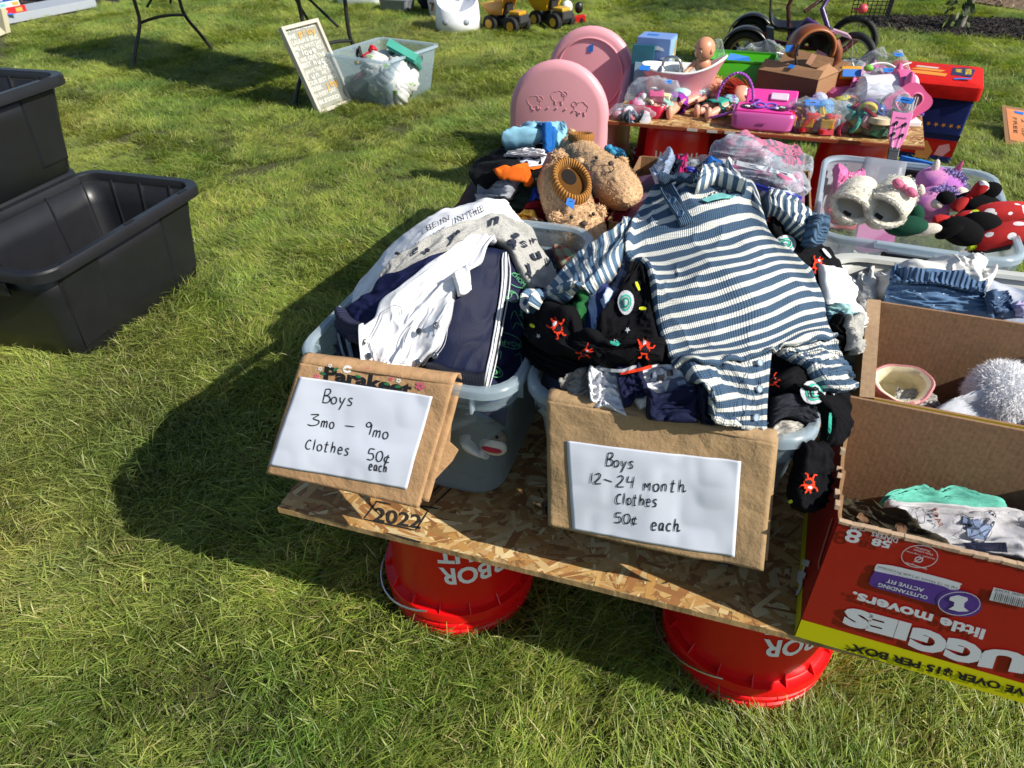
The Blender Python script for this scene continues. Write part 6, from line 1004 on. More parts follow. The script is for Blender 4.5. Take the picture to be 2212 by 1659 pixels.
def unicorn(label, c, r, R, horn=True):
    o = thing('unicorn_plush', label, 'plush toy', c, 0, 'pink plush unicorns'); mb = MB(); mb.ball((0, 0, 0), r, R=R, n=26, m=16); mb.build('head', PK, o)
    mb = MB(); mb.ball(R@np.array([.01, .02, -r[2]*1.25]), (r[0]*.8, r[1]*.9, r[2]*.9), R=R, n=20, m=12); mb.build('body', PK, o)
    mb = MB(); mb.ball(R@np.array([r[0]*.72, -r[1]*.62, -.002]), (.024, .016, .018), R=R, n=14, m=9); mb.build('muzzle', WHT, o)
    mb = MB(); mb.ball(R@np.array([r[0]*.35, -r[1]*.86, .012]), (.0065, .0035, .0045), R=R, n=10, m=7); mb.build('eye', mat('#100c10', .2, 'plain', name='glossy_eye'), o)
    mb = MB(); mb.ball(R@np.array([-.035, -.008, r[2]*.95]), (.009, .006, .019), R=R@ry(rad(-15)), n=12, m=8); e = mb.build('ear', WHT, o)
    mb = MB()
    for k in range(9): p = R@np.array([-.012+.008*k, -.012, r[2]*.93-.0012*(k-3)**2]); mb.ball(p, (.008, .010, .008), n=9, m=6, nz=.2); fuzz(mb, p, (.009,)*3, 60, .010, .0011)
    tag(mb.build('mane', MAN, o, 0), kind='stuff')
    if horn: mb = MB(); mb.lathe([(.009, 0), (.0075, .008), (.008, .009), (.006, .017), (.0062, .018), (.004, .026), (.001, .033)], 12, R=R, c=R@np.array([.014, -.004, r[2]*.95])); mb.build('horn', mat('#c2587a', .3, 'plain', metal=.4, name='foil_pink'), o)
    return o
unicorn('pink unicorn plush with a horn and lavender mane, uppermost in the tote', pos(2032, 396, 1.95), (.060, .045, .036), ry(rad(14))); unicorn('second pink unicorn plush lying below the first', pos(2014, 436, 1.88), (.056, .044, .036), ry(rad(-8))@rz_(.3), False)
POL = mat('#b81414', .9, 'dots', col2='#dcd6d6', sc=26, alpha=.33, name='polka_dot_fleece'); BF = mat('#09090b', .95, 'fleece', name='black_plush')
def bow(label, c, s, R):
    o = thing('polka_dot_bow', label, 'bow', c, 0, 'red polka dot bows')
    for sx in (-1, 1):
        a = np.linspace(0, 2*np.pi, 18, endpoint=False); rg = [np.stack([np.full(18, sx*s*t), s*w_*np.cos(a), s*w_*.75*np.sin(a)], 1)@R.T for t, w_ in ((.05, .12), (.25, .30), (.6, .44), (.9, .40), (1.02, .2), (1.04, .02))]
        mb = MB(); mb.loft(rg); mb.build('loop', POL, o)
    mb = MB(); mb.ball((0, 0, 0), (s*.16, s*.2, s*.2), R=R, n=12, m=8); mb.build('knot', POL, o); return o
bow('red polka dot bow in the upper middle of the plush tote', pos(2094, 424, 1.84), .042, ry(rad(-50))@rz_(.2)); bow('red polka dot bow in the lower middle of the plush tote', pos(2058, 472, 1.76), .040, ry(rad(-15))@rz_(.1))
def fleece_lump(name, label, balls, m, cat='plush toy'):
    o = thing(name, label, cat, balls[0][0])
    for i, (c, r, R) in enumerate(balls): mb = MB(); mb.ball(np.array(c)-np.array(balls[0][0]), r, R=R, n=18, m=11, nz=.03); mb.build('body' if i == 0 else 'limb', m, o)
    return o
fleece_lump('black_plush', 'black plush lying on its side behind the upper polka dot bow', [(pos(2118, 450, 1.86), (.06, .045, .035), ry(.3)), (pos(2136, 413, 1.86), (.026, .012, .022), ry(-.5)), (pos(2042, 428, 1.80), (.02, .014, .016), None)], BF)
fleece_lump('black_plush', 'black plush with a cream patch below the lower polka dot bow', [(pos(2080, 500, 1.72), (.05, .04, .03), ry(.2)), (pos(2050, 500, 1.70), (.03, .02, .012), ry(-.6)), (pos(2118, 490, 1.74), (.045, .03, .035), None)], BF)
fleece_lump('cream_plush', 'small cream plush face edge at the front of the plush tote', [(pos(2002, 496, 1.70), (.030, .014, .014), ry(-.3)), (pos(2024, 440, 1.80), (.014, .012, .012), None)], WHT)
fleece_lump('green_shirt_roll', 'dark green cloth roll at the front of the plush tote', [(pos(1958, 488, 1.70), (.045, .03, .022), ry(-.2)), (pos(1975, 468, 1.74), (.02, .02, .03), None)], mat('#12402f', .9, 'cloth', name='bottle_green'), 'clothes')
def dot_slipper(label, c, s, R):
    o = thing('polka_dot_slipper', label, 'slipper', c, 0, 'red polka dot slippers'); a = np.linspace(0, 2*np.pi, 24, endpoint=False)
    rg = [np.stack([s*t+0*a, s*w_*np.cos(a), s*h*np.sin(a)+s*.06*np.sin(a*3)], 1)@R.T for t, w_, h in ((-.9, .3, .2), (-.6, .42, .38), (-.1, .46, .42), (.4, .44, .34), (.8, .34, .24), (.98, .15, .1))]
    mb = MB(); mb.loft(rg); mb.build('upper', POL, o); mb = MB(); mb.loft([q*1.03+R@np.array([0, 0, -s*.34]) for q in [np.stack([s*np.cos(a)*.95, s*.44*np.sin(a), 0*a], 1)@R.T, np.stack([s*np.cos(a)*.95, s*.44*np.sin(a), 0*a+.008], 1)@R.T]]); mb.build('sole', mat('#15120f', .7, 'plain', name='dark_sole'), o)
    mb = MB(); mb.loft([np.stack([0*a-s*(.92+.10*k), s*.33*np.cos(a), s*.25*np.sin(a)], 1)@R.T for k in (-1, 0, 1)]); mb.build('lime_trim', mat('#b9d225', .8, 'cloth', name='lime_trim'), o)
    return o
dot_slipper('upper red polka dot slipper with lime trim at the right end of the tote', pos(2165, 460, 1.80), .062, ry(rad(-12))@rz_(.2)); dot_slipper('lower red polka dot slipper with lime trim at the right end of the tote', pos(2165, 508, 1.72), .066, ry(rad(-22))@rz_(.1))
cp = thing('pink_clothing', 'pink cotton garment at the left wall of the plush tote', 'clothes', pos(1815, 425, 1.92)); A8 = Pile(.15, .66, 1.58, 2.15, lambda X, Y: .50+.02*vnoise(X*20, Y*20, 1)+np.clip((Y-1.86)*.5, 0, .08))
W = A8.lay([[(1796, 368), (1830, 385), (1862, 378)], [(1800, 420), (1832, 410), (1868, 405)], [(1800, 470), (1835, 450), (1870, 420)]], lift=.02, fold=.02, nu=40, nv=40, seed=99); mb = MB(); mb.grid(W); mb.build('cloth', mat('#cf6f9f', .85, 'cloth', name='pink_cotton'), cp, 180, solid=.002, off=-1., world=True)
tl = thing('blue_tape_label', 'wide blue painter tape folded over the back rim of the plush tote reading Girls', 'tape', pos(1980, 340, 2.13)); bx = np.array
p0, p1 = at(1946, 338, HB+.236), at(2026, 356, HB+.236); dn_ = np.array([.0, -.006, -.075]); mb = MB(); G = np.stack([[p0+(p1-p0)*u+np.array([0, .012, -.03]), p0+(p1-p0)*u+np.array([0, .006, .002]), p0+(p1-p0)*u+np.array([0, -.008, .003]), p0+(p1-p0)*u+np.array([0, -.013, -.03]), p0+(p1-p0)*u+np.array([0, -.02, -.085])] for u in np.linspace(0, 1, 8)]); mb.grid(G); mb.build('strip', TAPE, tl, 60, solid=.001, world=True)
PG = Plane(p0+[0, -.0165, -.03], p1+[0, -.0165, -.03], p0+[0, -.0235, -.085]); mb = MB(); PG.text(mb, 'Girls', (1952, 462), (1960, 425), 9, bold=.01, hv=(-1, -.2)); mb.build('lettering', INK, tl, 0, world=True)
bc_ = thing('board_book', 'pale board book standing inside the back of the plush tote', 'book', pos(2010, 400, 2.05)); mb = MB(); PB = Plane(pos(1862, 342, 2.09), pos(1990, 350, 2.10), pos(1850, 430, 2.02)); PB.sheet(mb, (1870, 338), (1960, 350), (1940, 440), (1840, 420), n=6); mb.build('cover', mat('#a9aeb8', .4, 'plain', alpha=.6, name='frosted_cover'), bc_, 60, solid=.003, world=True)
# ================================================================== REAR BOARD OF TOYS
def pm(c, r=.4, **k): return mat(c, r, 'plain', **k)
def arch(mb, w_, h, y0, y1, bev=.02, cut=0, n=22):
    """arched slab standing on z=0, width w_, height h, from y0 to y1, rounded edges"""
    r = w_/2; a = np.linspace(0, np.pi, n)
    def ol(g): return np.concatenate([[[r-g, 0, g*0]], np.stack([(r-g)*np.cos(a), 0*a, h-r+(r-g)*np.sin(a)], 1), [[-r+g, 0, 0]]])
    rings = [ol(bev)+[0, y0, 0], ol(bev*.3)+[0, y0+(y1-y0)*.12, 0], ol(0)+[0, y0+(y1-y0)*.4, 0], ol(0)+[0, y0+(y1-y0)*.6, 0], ol(bev*.3)+[0, y1-(y1-y0)*.12, 0], ol(bev)+[0, y1, 0]]
    mb.loft(rings); return mb
PINK = mat('#dc9aa2', .42, 'plain', name='pink_plastic', amt=.03)
cr = thing('doll_cradle', 'tall pink plastic doll cradle with two arched end panels, left of the toy board', 'toy cradle', (-.775, 3.05, 0))
mb = MB(); arch(mb, .435, .615, -.03, .035, .035); mb.build('front_panel', PINK, cr, 60)
mb = MB(); arch(mb, .435, .632, .60, .66, .03); bp = mb.build('rear_panel', PINK, cr, 60)
mb = MB(); a = np.linspace(0, 2*np.pi, 40); mb.tube(np.stack([.165*np.cos(a), np.full(40, .598), .42+.165*np.sin(a)], 1), .005, 8); mb.build('rear_rim', PINK, bp)
for sx in (-1, 1):
    y = np.linspace(.02, .62, 20); mb = MB(); top = .47-.17*np.sin(np.pi*np.clip((y+.02)/.64, 0, 1))**.8; V = []; 
    for i in range(20): V += [[sx*.170, y[i], .05], [sx*.212, y[i], .05], [sx*.212, y[i], top[i]], [sx*.20, y[i], top[i]+.012], [sx*.182, y[i], top[i]+.012], [sx*.170, y[i], top[i]]]
    mb.loft([np.array(V[6*i:6*i+6]) for i in range(20)]); mb.build('side_rail', PINK, cr, 40)
mb = MB(); mb.box((0, .31, .16), (.36, .58, .03)); mb.build('floor', PINK, cr, 0)
for c_, s_ in (((-.10, .452), 1), ((.005, .478), 1), ((.105, .44), -1)):      # embossed running lambs
    a = np.linspace(0, 2*np.pi, 22); P_ = [(c_[0]+.030*math.cos(t)*(1+.08*math.sin(7*t)), -.0305, c_[1]+.022*math.sin(t)*(1+.12*math.sin(6*t))) for t in a]; mb = MB(); mb.tube(P_, .0008, 5); mb.tube([(c_[0]+s_*.028+.012*math.cos(t), -.0305, c_[1]+.012+.010*math.sin(t)) for t in a], .0009, 5)
    for q in (-.014, .014): mb.tube([(c_[0]+q, -.0305, c_[1]-.020), (c_[0]+q+.004, -.0305, c_[1]-.034)], .0018, 5)
    tag(mb.build('embossed_lamb', PINK, cr), kind='stuff')
for k in range(7): mb = MB(); t = -.9+k*.3; mb.ball((.13*math.sin(t), -.032, .395+.035*math.cos(t)), (.004, .0015, .004), n=8, m=6); mb.build('embossed_dot', PINK, cr)
mb = MB(); mb.add([[-.012, .5975, .52], [.012, .5975, .524], [.013, .5975, .556], [-.01, .5975, .552]], [(0, 1, 2, 3)]); mb.build('price_tape', TAPE, bp, 0, solid=.001)
Z2 = HB
def bb(x, y, Y, z=None): return aty(x, y, Y) if z is None else at(x, y, z)
def simple_box(name, label, cat, x, y, z, d, rz, m, group=None): o = thing(name, label, cat, (x, y, z), rz, group); mb = MB(); mb.box((0, 0, d[2]/2), d); b = mb.build('carton', m, o, 20, bevel=.002); return o, b
def face_text(par, txt, org, ex, ez, w_, h, m, bold=.03, nm='lettering', shear=0):
    V, Fc, tw, th = text2d(txt, bold, shear); o_ = np.array(org, float); mb = MB(); mb.add(o_+np.array(ex)*(V[:, :1]/tw*w_)+np.array(ez)*(V[:, 1:]/th*h), Fc); return mb.build(nm, m, par, 0)
def face_poly(par, pts, m, nm='print'): mb = MB(); mb.add(pts, [tuple(range(len(pts)))]); return mb.build(nm, m, par, 0)
# teal folder and blue toy carton
p = at(1365, 205, Z2); tf = thing('teal_book', 'large teal folder standing upright behind the doll bathtub', 'folder', (-.50, 3.50, Z2)); mb = MB(); mb.box((0, 0, .105), (.10, .018, .21), rx(rad(-6))); mb.build('cover', pm('#1f5a6b', .35, name='teal_cover'), tf, 0, bevel=.002)
mb = MB(); mb.box((.02, -.018, .07), (.10, .008, .14), rx(rad(-6))); mb.build('page', pm('#8fb6c8', .5, name='pale_page'), tf, 0)
tc, cb = simple_box('toy_carton', 'blue toy carton printed with clouds standing behind the doll bathtub', 'box', -.455, 3.60, Z2, (.155, .13, .235), rad(-6), pm('#6f8cc4', .45, name='cloud_blue', amt=.05))
WT = pm('#dfe3ea', .5, name='carton_white'); face_poly(cb, [(.0785, -.064, .005), (.0785, .064, .005), (.0785, .064, .23), (.0785, -.064, .23)], pm('#8fb4d6', .45, name='pale_blue_side')); face_text(cb, 'Bitsy', (-.070, -.066, .165), (1, 0, 0), (0, 0, 1), .062, .034, WT, .03); face_text(cb, 'Bitsy', (.0795, -.045, .12), (0, 1, .3), (0, 0, 1), .07, .035, WT, .03)
for (cx_, cz_, s_) in ((.025, .19, 1), (.055, .15, .6), (-.02, .02, .8)):
    mb = MB()
    for dx, dz, r in ((-.018, 0, .010), (-.004, .004, .013), (.012, .001, .010), (.022, -.003, .006)): a = np.linspace(0, 2*np.pi, 14, endpoint=False); mb.add(np.stack([cx_+s_*(dx+r*np.cos(a)), np.full(14, -.0662-.0001*len(mb.v)), cz_+s_*(dz+r*.7*np.sin(a))], 1), [tuple(range(14))])
    tag(mb.build('cloud_print', WT, cb, 0), kind='stuff')
for k, c_ in enumerate(('#4b5f96', '#3d5288')): face_poly(cb, [(-.068+.065*k, -.0662, .03), (-.012+.065*k, -.0662, .03), (-.012+.065*k, -.0662, .115), (-.068+.065*k, -.0662, .115)], pm(c_, .4, name='picture_frame')); mb = MB(); mb.tube([(-.04+.065*k, -.068, .045), (-.04+.065*k, -.068, .08)], [.012, .004], 8); mb.ball((-.04+.065*k, -.068, .088), .007, n=8, m=6); mb.build('figure_print', pm('#a9b8c8', .5, name='figure_pale'), cb)
face_poly(cb, [(.0792, .015, .12), (.0792, .055, .125), (.0792, .06, .21), (.0792, .03, .20)], pm('#b8a04a', .5, name='tan_print')); face_poly(cb, [(.0792, -.05, .02), (.0792, .02, .02), (.0792, .0, .07), (.0792, -.045, .05)], pm('#d8b08a', .5, name='peach_print'))
mb = MB(); mb.box((-.02, 0, .2363), (.05, .03, .001)); mb.build('price_tape', TAPE, cb, 0)
# bathtub with doll
tub = thing('doll_bathtub', 'pink and white toy bathtub with a silver tap at the left of the toy board', 'toy bathtub', (-.325, 3.42, Z2), rad(-4))
def ell(w_, d, z, tilt=0, dx=0, n=44): a = np.linspace(0, 2*np.pi, n, endpoint=False); x = w_*np.cos(a); return np.stack([x+dx, d*np.sin(a), z+tilt*np.maximum(0, x/w_)**2.2+.35*tilt*np.maximum(0, -x/w_-.6)], 1)
PKT = mat('#d7979b', .3, 'plain', name='pale_pink_plastic', amt=.02); WPL = mat('#e6e4e2', .3, 'plain', name='white_plastic', amt=.02)
mb = MB(); mb.loft([ell(.115, .055, 0), ell(.125, .062, .01), ell(.145, .075, .07, .01, .006), ell(.168, .088, .118, .04, .012), ell(.182, .095, .135, .062, .018)], cap=(True, False)); mb.build('shell', PKT, tub, 60)
mb = MB(); mb.loft([ell(.182, .095, .134, .062, .018), ell(.186, .099, .139, .064, .018), ell(.182, .095, .145, .065, .018), ell(.174, .087, .141, .062, .018), ell(.15, .07, .09, .02, .012), ell(.12, .055, .075)], cap=(False, False)); mb.build('lining', WPL, tub, 60)
mb = MB(); mb.loft([ell(.16, .075, .108), ell(.15, .07, .110)], cap=(True, True)); mb.build('water', mat('#4fae9c', .15, 'plain', name='teal_water', bump=.8), tub, 60)
CHR = mat('#b9bcc0', .2, 'plain', metal=.9, name='chrome_plastic'); a = np.linspace(0, np.pi, 14); mb = MB(); mb.tube(np.concatenate([[[.02, -.07, .11]], np.stack([-.02+.04*np.cos(a), np.full(14, -.07), .165+.035*np.sin(a)], 1), [[-.062, -.07, .15]]]), .006, 10); mb.lathe([(.007, .012), (.016, 0), (.02, -.008), (.019, -.01)], 16, c=(-.064, -.07, .148)); mb.build('tap', CHR, tub)
mb = MB(); mb.box((-.135, -.078, .148), (.045, .05, .004), rx(.2)); mb.build('price_tape', TAPE, tub, 0, bevel=.001)
SKIN = mat('#c98a6a', .42, 'plain', name='doll_skin', amt=.03); SKP = mat('#d79a80', .45, 'plain', name='doll_skin_pale', amt=.03)
def head(mb_, c, r, R=None): mb_.ball(c, (r*.9, r, r*1.05), R=R, n=24, m=16)
def doll_face(par, c, r, R, eyes='#16303a', lip='#b8506a', er=.16):
    c = np.array(c); P_ = lambda x, y, z: c+R@(np.array([x, y, z])*r)
    for sx in (-1, 1):
        mb = MB(); mb.ball(P_(sx*.34, -.86, .05), (r*er, r*.07, r*er*1.15), R=R, n=12, m=8); mb.build('eye_white', pm('#e8e6e4', .3, name='eye_white'), par); mb = MB(); mb.ball(P_(sx*.34, -.93, .04), (r*er*.62, r*.04, r*er*.75), R=R, n=10, m=7); mb.build('iris', pm(eyes, .2, name='doll_iris'), par)
        mb = MB(); mb.tube([P_(sx*.16, -.93, .30), P_(sx*.34, -.90, .38), P_(sx*.52, -.8, .30)], r*.03, 5); mb.build('eyebrow', pm('#7a5236', .6, name='eyebrow'), par)
        mb = MB(); mb.ball(P_(sx*.92, -.02, -.05), (r*.1, r*.16, r*.22), R=R, n=10, m=7); mb.build('ear', SKIN, par)
    mb = MB(); mb.ball(P_(0, -1.02, -.2), (r*.09, r*.10, r*.11), R=R, n=10, m=7); mb.build('nose', SKIN, par); mb = MB(); mb.ball(P_(0, -.93, -.48), (r*.17, r*.05, r*.06), R=R, n=12, m=6); mb.build('mouth', pm(lip, .4, name='doll_lips'), par)
bd = thing('bald_baby_doll', 'bald baby doll sitting in the pink toy bathtub', 'doll', (-.225, 3.435, Z2+.135), 0); Rb = rz_(rad(-38))@rx(rad(8)); mb = MB(); head(mb, (0, 0, .085), .047, Rb); mb.ball((0, .004, .02), (.036, .03, .036), n=18, m=10); mb.tube([(0, 0, .03), (0, 0, .06)], .018, 10); mb.tube([(-.03, 0, .03), (-.055, -.02, .005), (-.07, -.045, -.01)], [.013, .011, .009], 8); mb.build('body', SKIN, bd); doll_face(bd, (0, 0, .085), .047, Rb, '#2a2420', '#a85a48', .12)
# green bin
gb_ = thing('green_bin', 'bright green plastic bin with a blue tape behind the dolls', 'bin', (-.065, 3.575, Z2), rad(-3)); GR = mat('#3f9a12', .3, 'plain', name='green_plastic', amt=.05)
mb = MB(); mb.loft([rrect(.245, .15, .02, 5, 0), rrect(.25, .155, .02, 5, .01), rrect(.285, .19, .025, 5, .165)], cap=(True, False)); mb.build('shell', GR, gb_, 50, solid=.003); mb = MB(); mb.loft([rrect(.285, .19, .025, 5, .163), rrect(.296, .2, .028, 5, .165), rrect(.296, .2, .028, 5, .172), rrect(.283, .188, .024, 5, .172), rrect(.281, .186, .024, 5, .163)], cap=(False, False)); mb.build('rim', GR, gb_, 30)
mb = MB(); mb.add([[-.06, -.088, .165], [.045, -.096, .168], [.03, -.03, .175], [-.05, -.05, .19]], [(0, 1, 2, 3)]); mb.build('price_tape', TAPE, gb_, 0, solid=.001)
# bags of small toys
def toybag(label, c, sz, cols, R=None, tape=None, n=22, shapes='mixed', alpha=.10, seed=1, group='clear bags of small toys'):
    o = thing('toy_bag', label, 'toy bag', c, 0, group); rr = np.random.default_rng(seed); nu, nv = 30, 16; V = []
    sx, sy, sz_ = sz; rings = []
    for k in range(nv):
        t = -np.pi/2+np.pi*(k+.1)/(nv-.8); a = np.linspace(0, 2*np.pi, nu, endpoint=False); q = np.stack([sx*np.cos(t)**.6*np.cos(a), sy*np.cos(t)**.6*np.sin(a), 0*a+sz_*(np.sin(t)+.95)*.52], 1); w_ = 1+.16*(vnoise(np.cos(a)*3+5, np.sin(a)*3+k*.5, seed)-.5)*2; q[:, :2] *= w_[:, None]; q[:, 2] = np.maximum(q[:, 2]*(1+.25*(vnoise(q[:, 0]*40, q[:, 1]*40, seed)-.5)), .001); rings.append(q)
    mb = MB(); mb.loft(rings); mb.build('film', FILM, o, 180)
    for i in range(n):
        col = cols[i % len(cols)]; x, y = rr.uniform(-.68, .68, 2)*[sx, sy]; e = math.sqrt(max(.05, 1-(x/sx)**2-(y/sy)**2)); z = rr.uniform(.10, .62)*sz_*e; r = rr.uniform(.18, .33)*min(sx, sz_*1.3); Rr = rz_(rr.random()*3)@rx(rr.random()*2); k = i % 4 if shapes == 'mixed' else 0; mb = MB()
        if k == 0: mb.ball((x, y, z), (r, r*.8, r*.7), R=Rr, n=12, m=8)
        elif k == 1: mb.box((x, y, z), (r*1.6, r*1.1, r*.8), Rr)
        elif k == 2: mb.lathe([(r*.8, -r*.3), (r, -r*.2), (r, r*.2), (r*.5, r*.3)], 14, (x, y, z), R=Rr)
        else: a = np.linspace(0, 2*np.pi, 14); mb.tube(np.stack([r*np.cos(a), r*np.sin(a), 0*a], 1)@Rr.T+[x, y, z], r*.25, 6)
        mb.build('toy_piece', mat(col, .35, 'plain', name='toy_colour', amt=.05), o, 50, bevel=.001 if k == 1 else 0)
    if tape: x, y, z, w_, h_, rzz = tape; mb = MB(); mb.box((x, y, z), (w_, h_, .0012), rz_(rzz)@rx(.5)); t_ = mb.build('price_tape', TAPE, o, 0); mb = MB(); mb.box((x, y-.001, z+.0012), (w_*.5, h_*.12, .0006), rz_(rzz)@rx(.5)); mb.build('ink_mark', INK, t_, 0)
    return o
PAS = ['#d9d5d0', '#8fd0bc', '#e08fb0', '#e6dc9a', '#cfc6c0', '#c94a78']
toybag('clear bag of pink and mint toy food at the left of the board', (-.40, 3.22, Z2), (.115, .085, .14), PAS, tape=(.06, -.02, .135, .03, .02, .4), seed=2, n=26)
rbk = thing('red_toy_basket', 'translucent red toy basket beneath the bag of toy food', 'toy basket', (-.41, 3.155, Z2)); mb = MB(); mb.loft([rrect(.13, .06, .028, 5, .002), rrect(.16, .075, .034, 5, .055)], cap=(True, False)); mb.build('basket', mat('#b01838', .3, 'plain', name='red_plastic'), rbk, 50, solid=.002)
toybag('small clear bag of silver and pink hair beads at the front left corner', (-.47, 3.09, Z2), (.095, .045, .06), ['#b98a96', '#4a5a6c', '#c9c4c8', '#8a94a8', '#d07a88', '#2a3038'], seed=3, n=30)
toybag('clear bag of grey pieces beside the green bin', (-.19, 3.66, Z2), (.05, .04, .20), ['#a8adb0', '#c98a86', '#8f9599'], seed=4, n=8)
toybag('long clear bag of pastel parts behind the green bin', (.02, 3.71, Z2), (.13, .04, .20), ['#c97f94', '#a9c0c4', '#5f7a9a', '#d9d4cc'], seed=5, n=14)
TBAG = toybag('clear bag of yellow and red toy train carriages at the board front', (.255, 3.135, Z2), (.125, .075, .12), ['#c23a30', '#c8a13a', '#d9b43c', '#b02a38', '#9fb4c0', '#7a4a6a'], tape=(-.02, -.03, .115, .055, .03, .2), seed=6, n=26)
for k, (x_, z_) in enumerate(((.165, .02), (.23, .018), (.305, .012))): mb = MB(); par = TBAG; mb.box((x_-.255, -.045, .045), (.048, .03, .035)); mb.build('train_carriage', mat('#c8962a', .35, 'plain', name='amber_plastic'), par, 0, bevel=.003); mb = MB(); mb.lathe([(.012, 0), (.016, .004), (.014, .014), (.006, .018)], 14, (x_-.255, -.045, .064)); mb.build('train_roof', mat('#b8202c', .3, 'plain', name='train_red'), par); mb = MB(); mb.lathe([(.014, -.006), (.014, .006)], 14, (x_-.255-.012, -.058, .018), R=None); mb.build('train_wheel', mat('#b8202c', .3, 'plain', name='train_red'), par)
toybag('big clear bag of mixed figurines at the front right of the board', (.475, 3.17, Z2), (.145, .10, .17), ['#2a4a8c', '#8a1c34', '#c9b84a', '#2f5f4a', '#d8c8a8', '#c23a38', '#d9a8b4', '#1a1c22', '#6a4a8c', '#4a9a8a'], tape=(.085, -.06, .145, .06, .028, -.5), seed=7, n=44)
toybag('clear zip bag of small parts beside the red fabric bin', (.53, 3.70, Z2), (.12, .05, .19), ['#a85a6a', '#5a5f58', '#c9c4bc', '#8a3a44'], tape=(.05, -.03, .19, .035, .02, .3), seed=8, n=24)
toybag('clear bag of blue and green toys under a long blue tape', (.56, 3.58, Z2), (.11, .06, .15), ['#1c2f5c', '#26452f', '#3a4f7a', '#1c6a34', '#202a38'], tape=(.0, -.03, .152, .085, .025, .15), seed=9, n=22)
toybag('clear bag of teal and white pieces in the middle rear', (.38, 3.66, Z2), (.10, .05, .15), ['#8fc0c0', '#c8d4d2', '#5f94b8', '#b8606a'], tape=(-.01, -.03, .155, .025, .02, 0), seed=10, n=20)
# dolls lying down
def lying_doll(label, hc, hr, hair, hairc, skirt, sc1, sc2, feet, g_=None, fz=0):
    o = thing('princess_doll', label, 'doll', hc, 0, 'fashion dolls lying on the board'); H = np.zeros(3); R = rz_(fz)@ry(rad(62))@rx(rad(-58)); q_ = hr/.034; skirt = skirt*q_
    mb = MB(); head(mb, H, hr, R); f = np.array(feet)-np.array(hc); mb.tube([H, f*.16, f*.2], [hr*.45, hr*.42, hr*.5], 10)
    for k, s_ in enumerate((-1, 1)): n_ = np.cross(f, [0, 0, 1]); n_ /= np.linalg.norm(n_); mb.tube([f*.45+n_*s_*.018*q_, f*.75+n_*s_*.02*q_, f*.96+n_*s_*.022*q_], [.016*q_, .014*q_, .011*q_], 10); mb.ball(f+n_*s_*.024*q_+[0, -.004, .008], (.011*q_, .014*q_, .020*q_), n=12, m=8)
    mb.tube([f*.24, f*.34+np.array([.03, -.05, 0]), f*.5+np.array([.03, -.085, .01])], [.012, .010, .008], 8); mb.build('body', SKP, o); doll_face(o, H, hr, R, '#1f6f86', '#c9567a', .19)
    mb = MB(); rr = np.random.default_rng(3)
    back = R@np.array([0, .55, .35])*hr; mb.ball(back, hr*1.02, n=16, m=10, nz=.05)
    for _ in range(520):
        d = rr.normal(size=3); d[2] = abs(d[2]); d /= np.linalg.norm(d); d0 = R.T@d
        if d0[1] < -.35 and d0[2] < .65: continue
        p0 = d*hr*1.03; g2 = np.array(hair)+rr.normal(size=3)*.25; g2 /= np.linalg.norm(g2); L_ = rr.uniform(.5, 1.)*hr*2.1; p1 = p0+g2*L_*.5+[0, 0, .006]; p2 = p0+g2*L_; p2[2] = max(p2[2], Z2+.004-hc[2]); s_ = np.cross(g2, [0, 0, 1])*.0022; mb.add([p0-s_, p0+s_, p1+s_, p1-s_, p2], [(0, 1, 2, 3), (3, 2, 4)])
    tag(mb.build('hair', mat(hairc, .5, 'plain', name='doll_hair', sc=60, amt=.2), o, 60), kind='stuff')
    u = f/np.linalg.norm(f); n_ = np.cross(u, [0, 0, 1]); n_ /= np.linalg.norm(n_); up_ = np.cross(n_, u); a = np.linspace(0, 2*np.pi, 40, endpoint=False)
    mb = MB(); mb.loft([f*t+(n_*np.cos(a)[:, None]*r+up_*np.sin(a)[:, None]*r*.7)*q_ for t, r in ((.16, .012), (.20, .026), (.30, .030), (.38, .024))]); mb.build('bodice', mat(sc1, .6, 'tiedye', col2='#8fc8c4', sc=60, name='bodice_cloth'), o)
    mb = MB(); mb.loft([f*t+(n_*(np.cos(a)*r*(1+wv*np.sin(7*a)))[:, None]+up_*(np.sin(a)*r*.55*(1+wv*np.cos(6*a)))[:, None]) for t, r, wv in ((.37, .024*q_, 0), (.45, .036*q_, .04), (.58, skirt*.8, .10), (.72, skirt, .18))], cap=(False, False)); mb.build('skirt', mat(sc2, .35, 'cloth', name='skirt_satin'), o, 180, solid=.0015); return o
d1 = tuple(at(1487, 190, Z2+.06))
lying_doll('blonde doll in a pale blue top and purple skirt', d1, .050, (-.8, .5, -.2), '#b99a58', .052, '#b8cfd0', '#8a2a9c', tuple(at(1430, 244, Z2+.02)), fz=-.3)
lying_doll('red haired doll in a glittery teal skirt lying behind the purple basket', tuple(at(1598, 208, Z2+.06)), .048, (-1, .25, .05), '#9a100c', .042, '#6a3a8a', '#3aa08c', tuple(at(1518, 246, Z2+.02)), fz=.1)
lying_doll('blonde doll half hidden behind the red haired doll', tuple(at(1545, 190, Z2+.06)), .044, (-.5, .8, -.1), '#c2a060', .030, '#c9b0b8', '#c98a98', tuple(at(1440, 232, Z2+.02)), fz=.2)
lt = thing('pink_container', 'pale pink plastic lid behind the dolls', 'lid', (-.10, 3.42, Z2+.0)); mb = MB(); mb.loft([rrect(.15, .10, .03, 5, 0), rrect(.155, .105, .03, 5, .045), rrect(.14, .09, .025, 5, .05)]); mb.build('shell', mat('#d89aa2', .35, 'plain', name='lid_pink'), lt, 40)
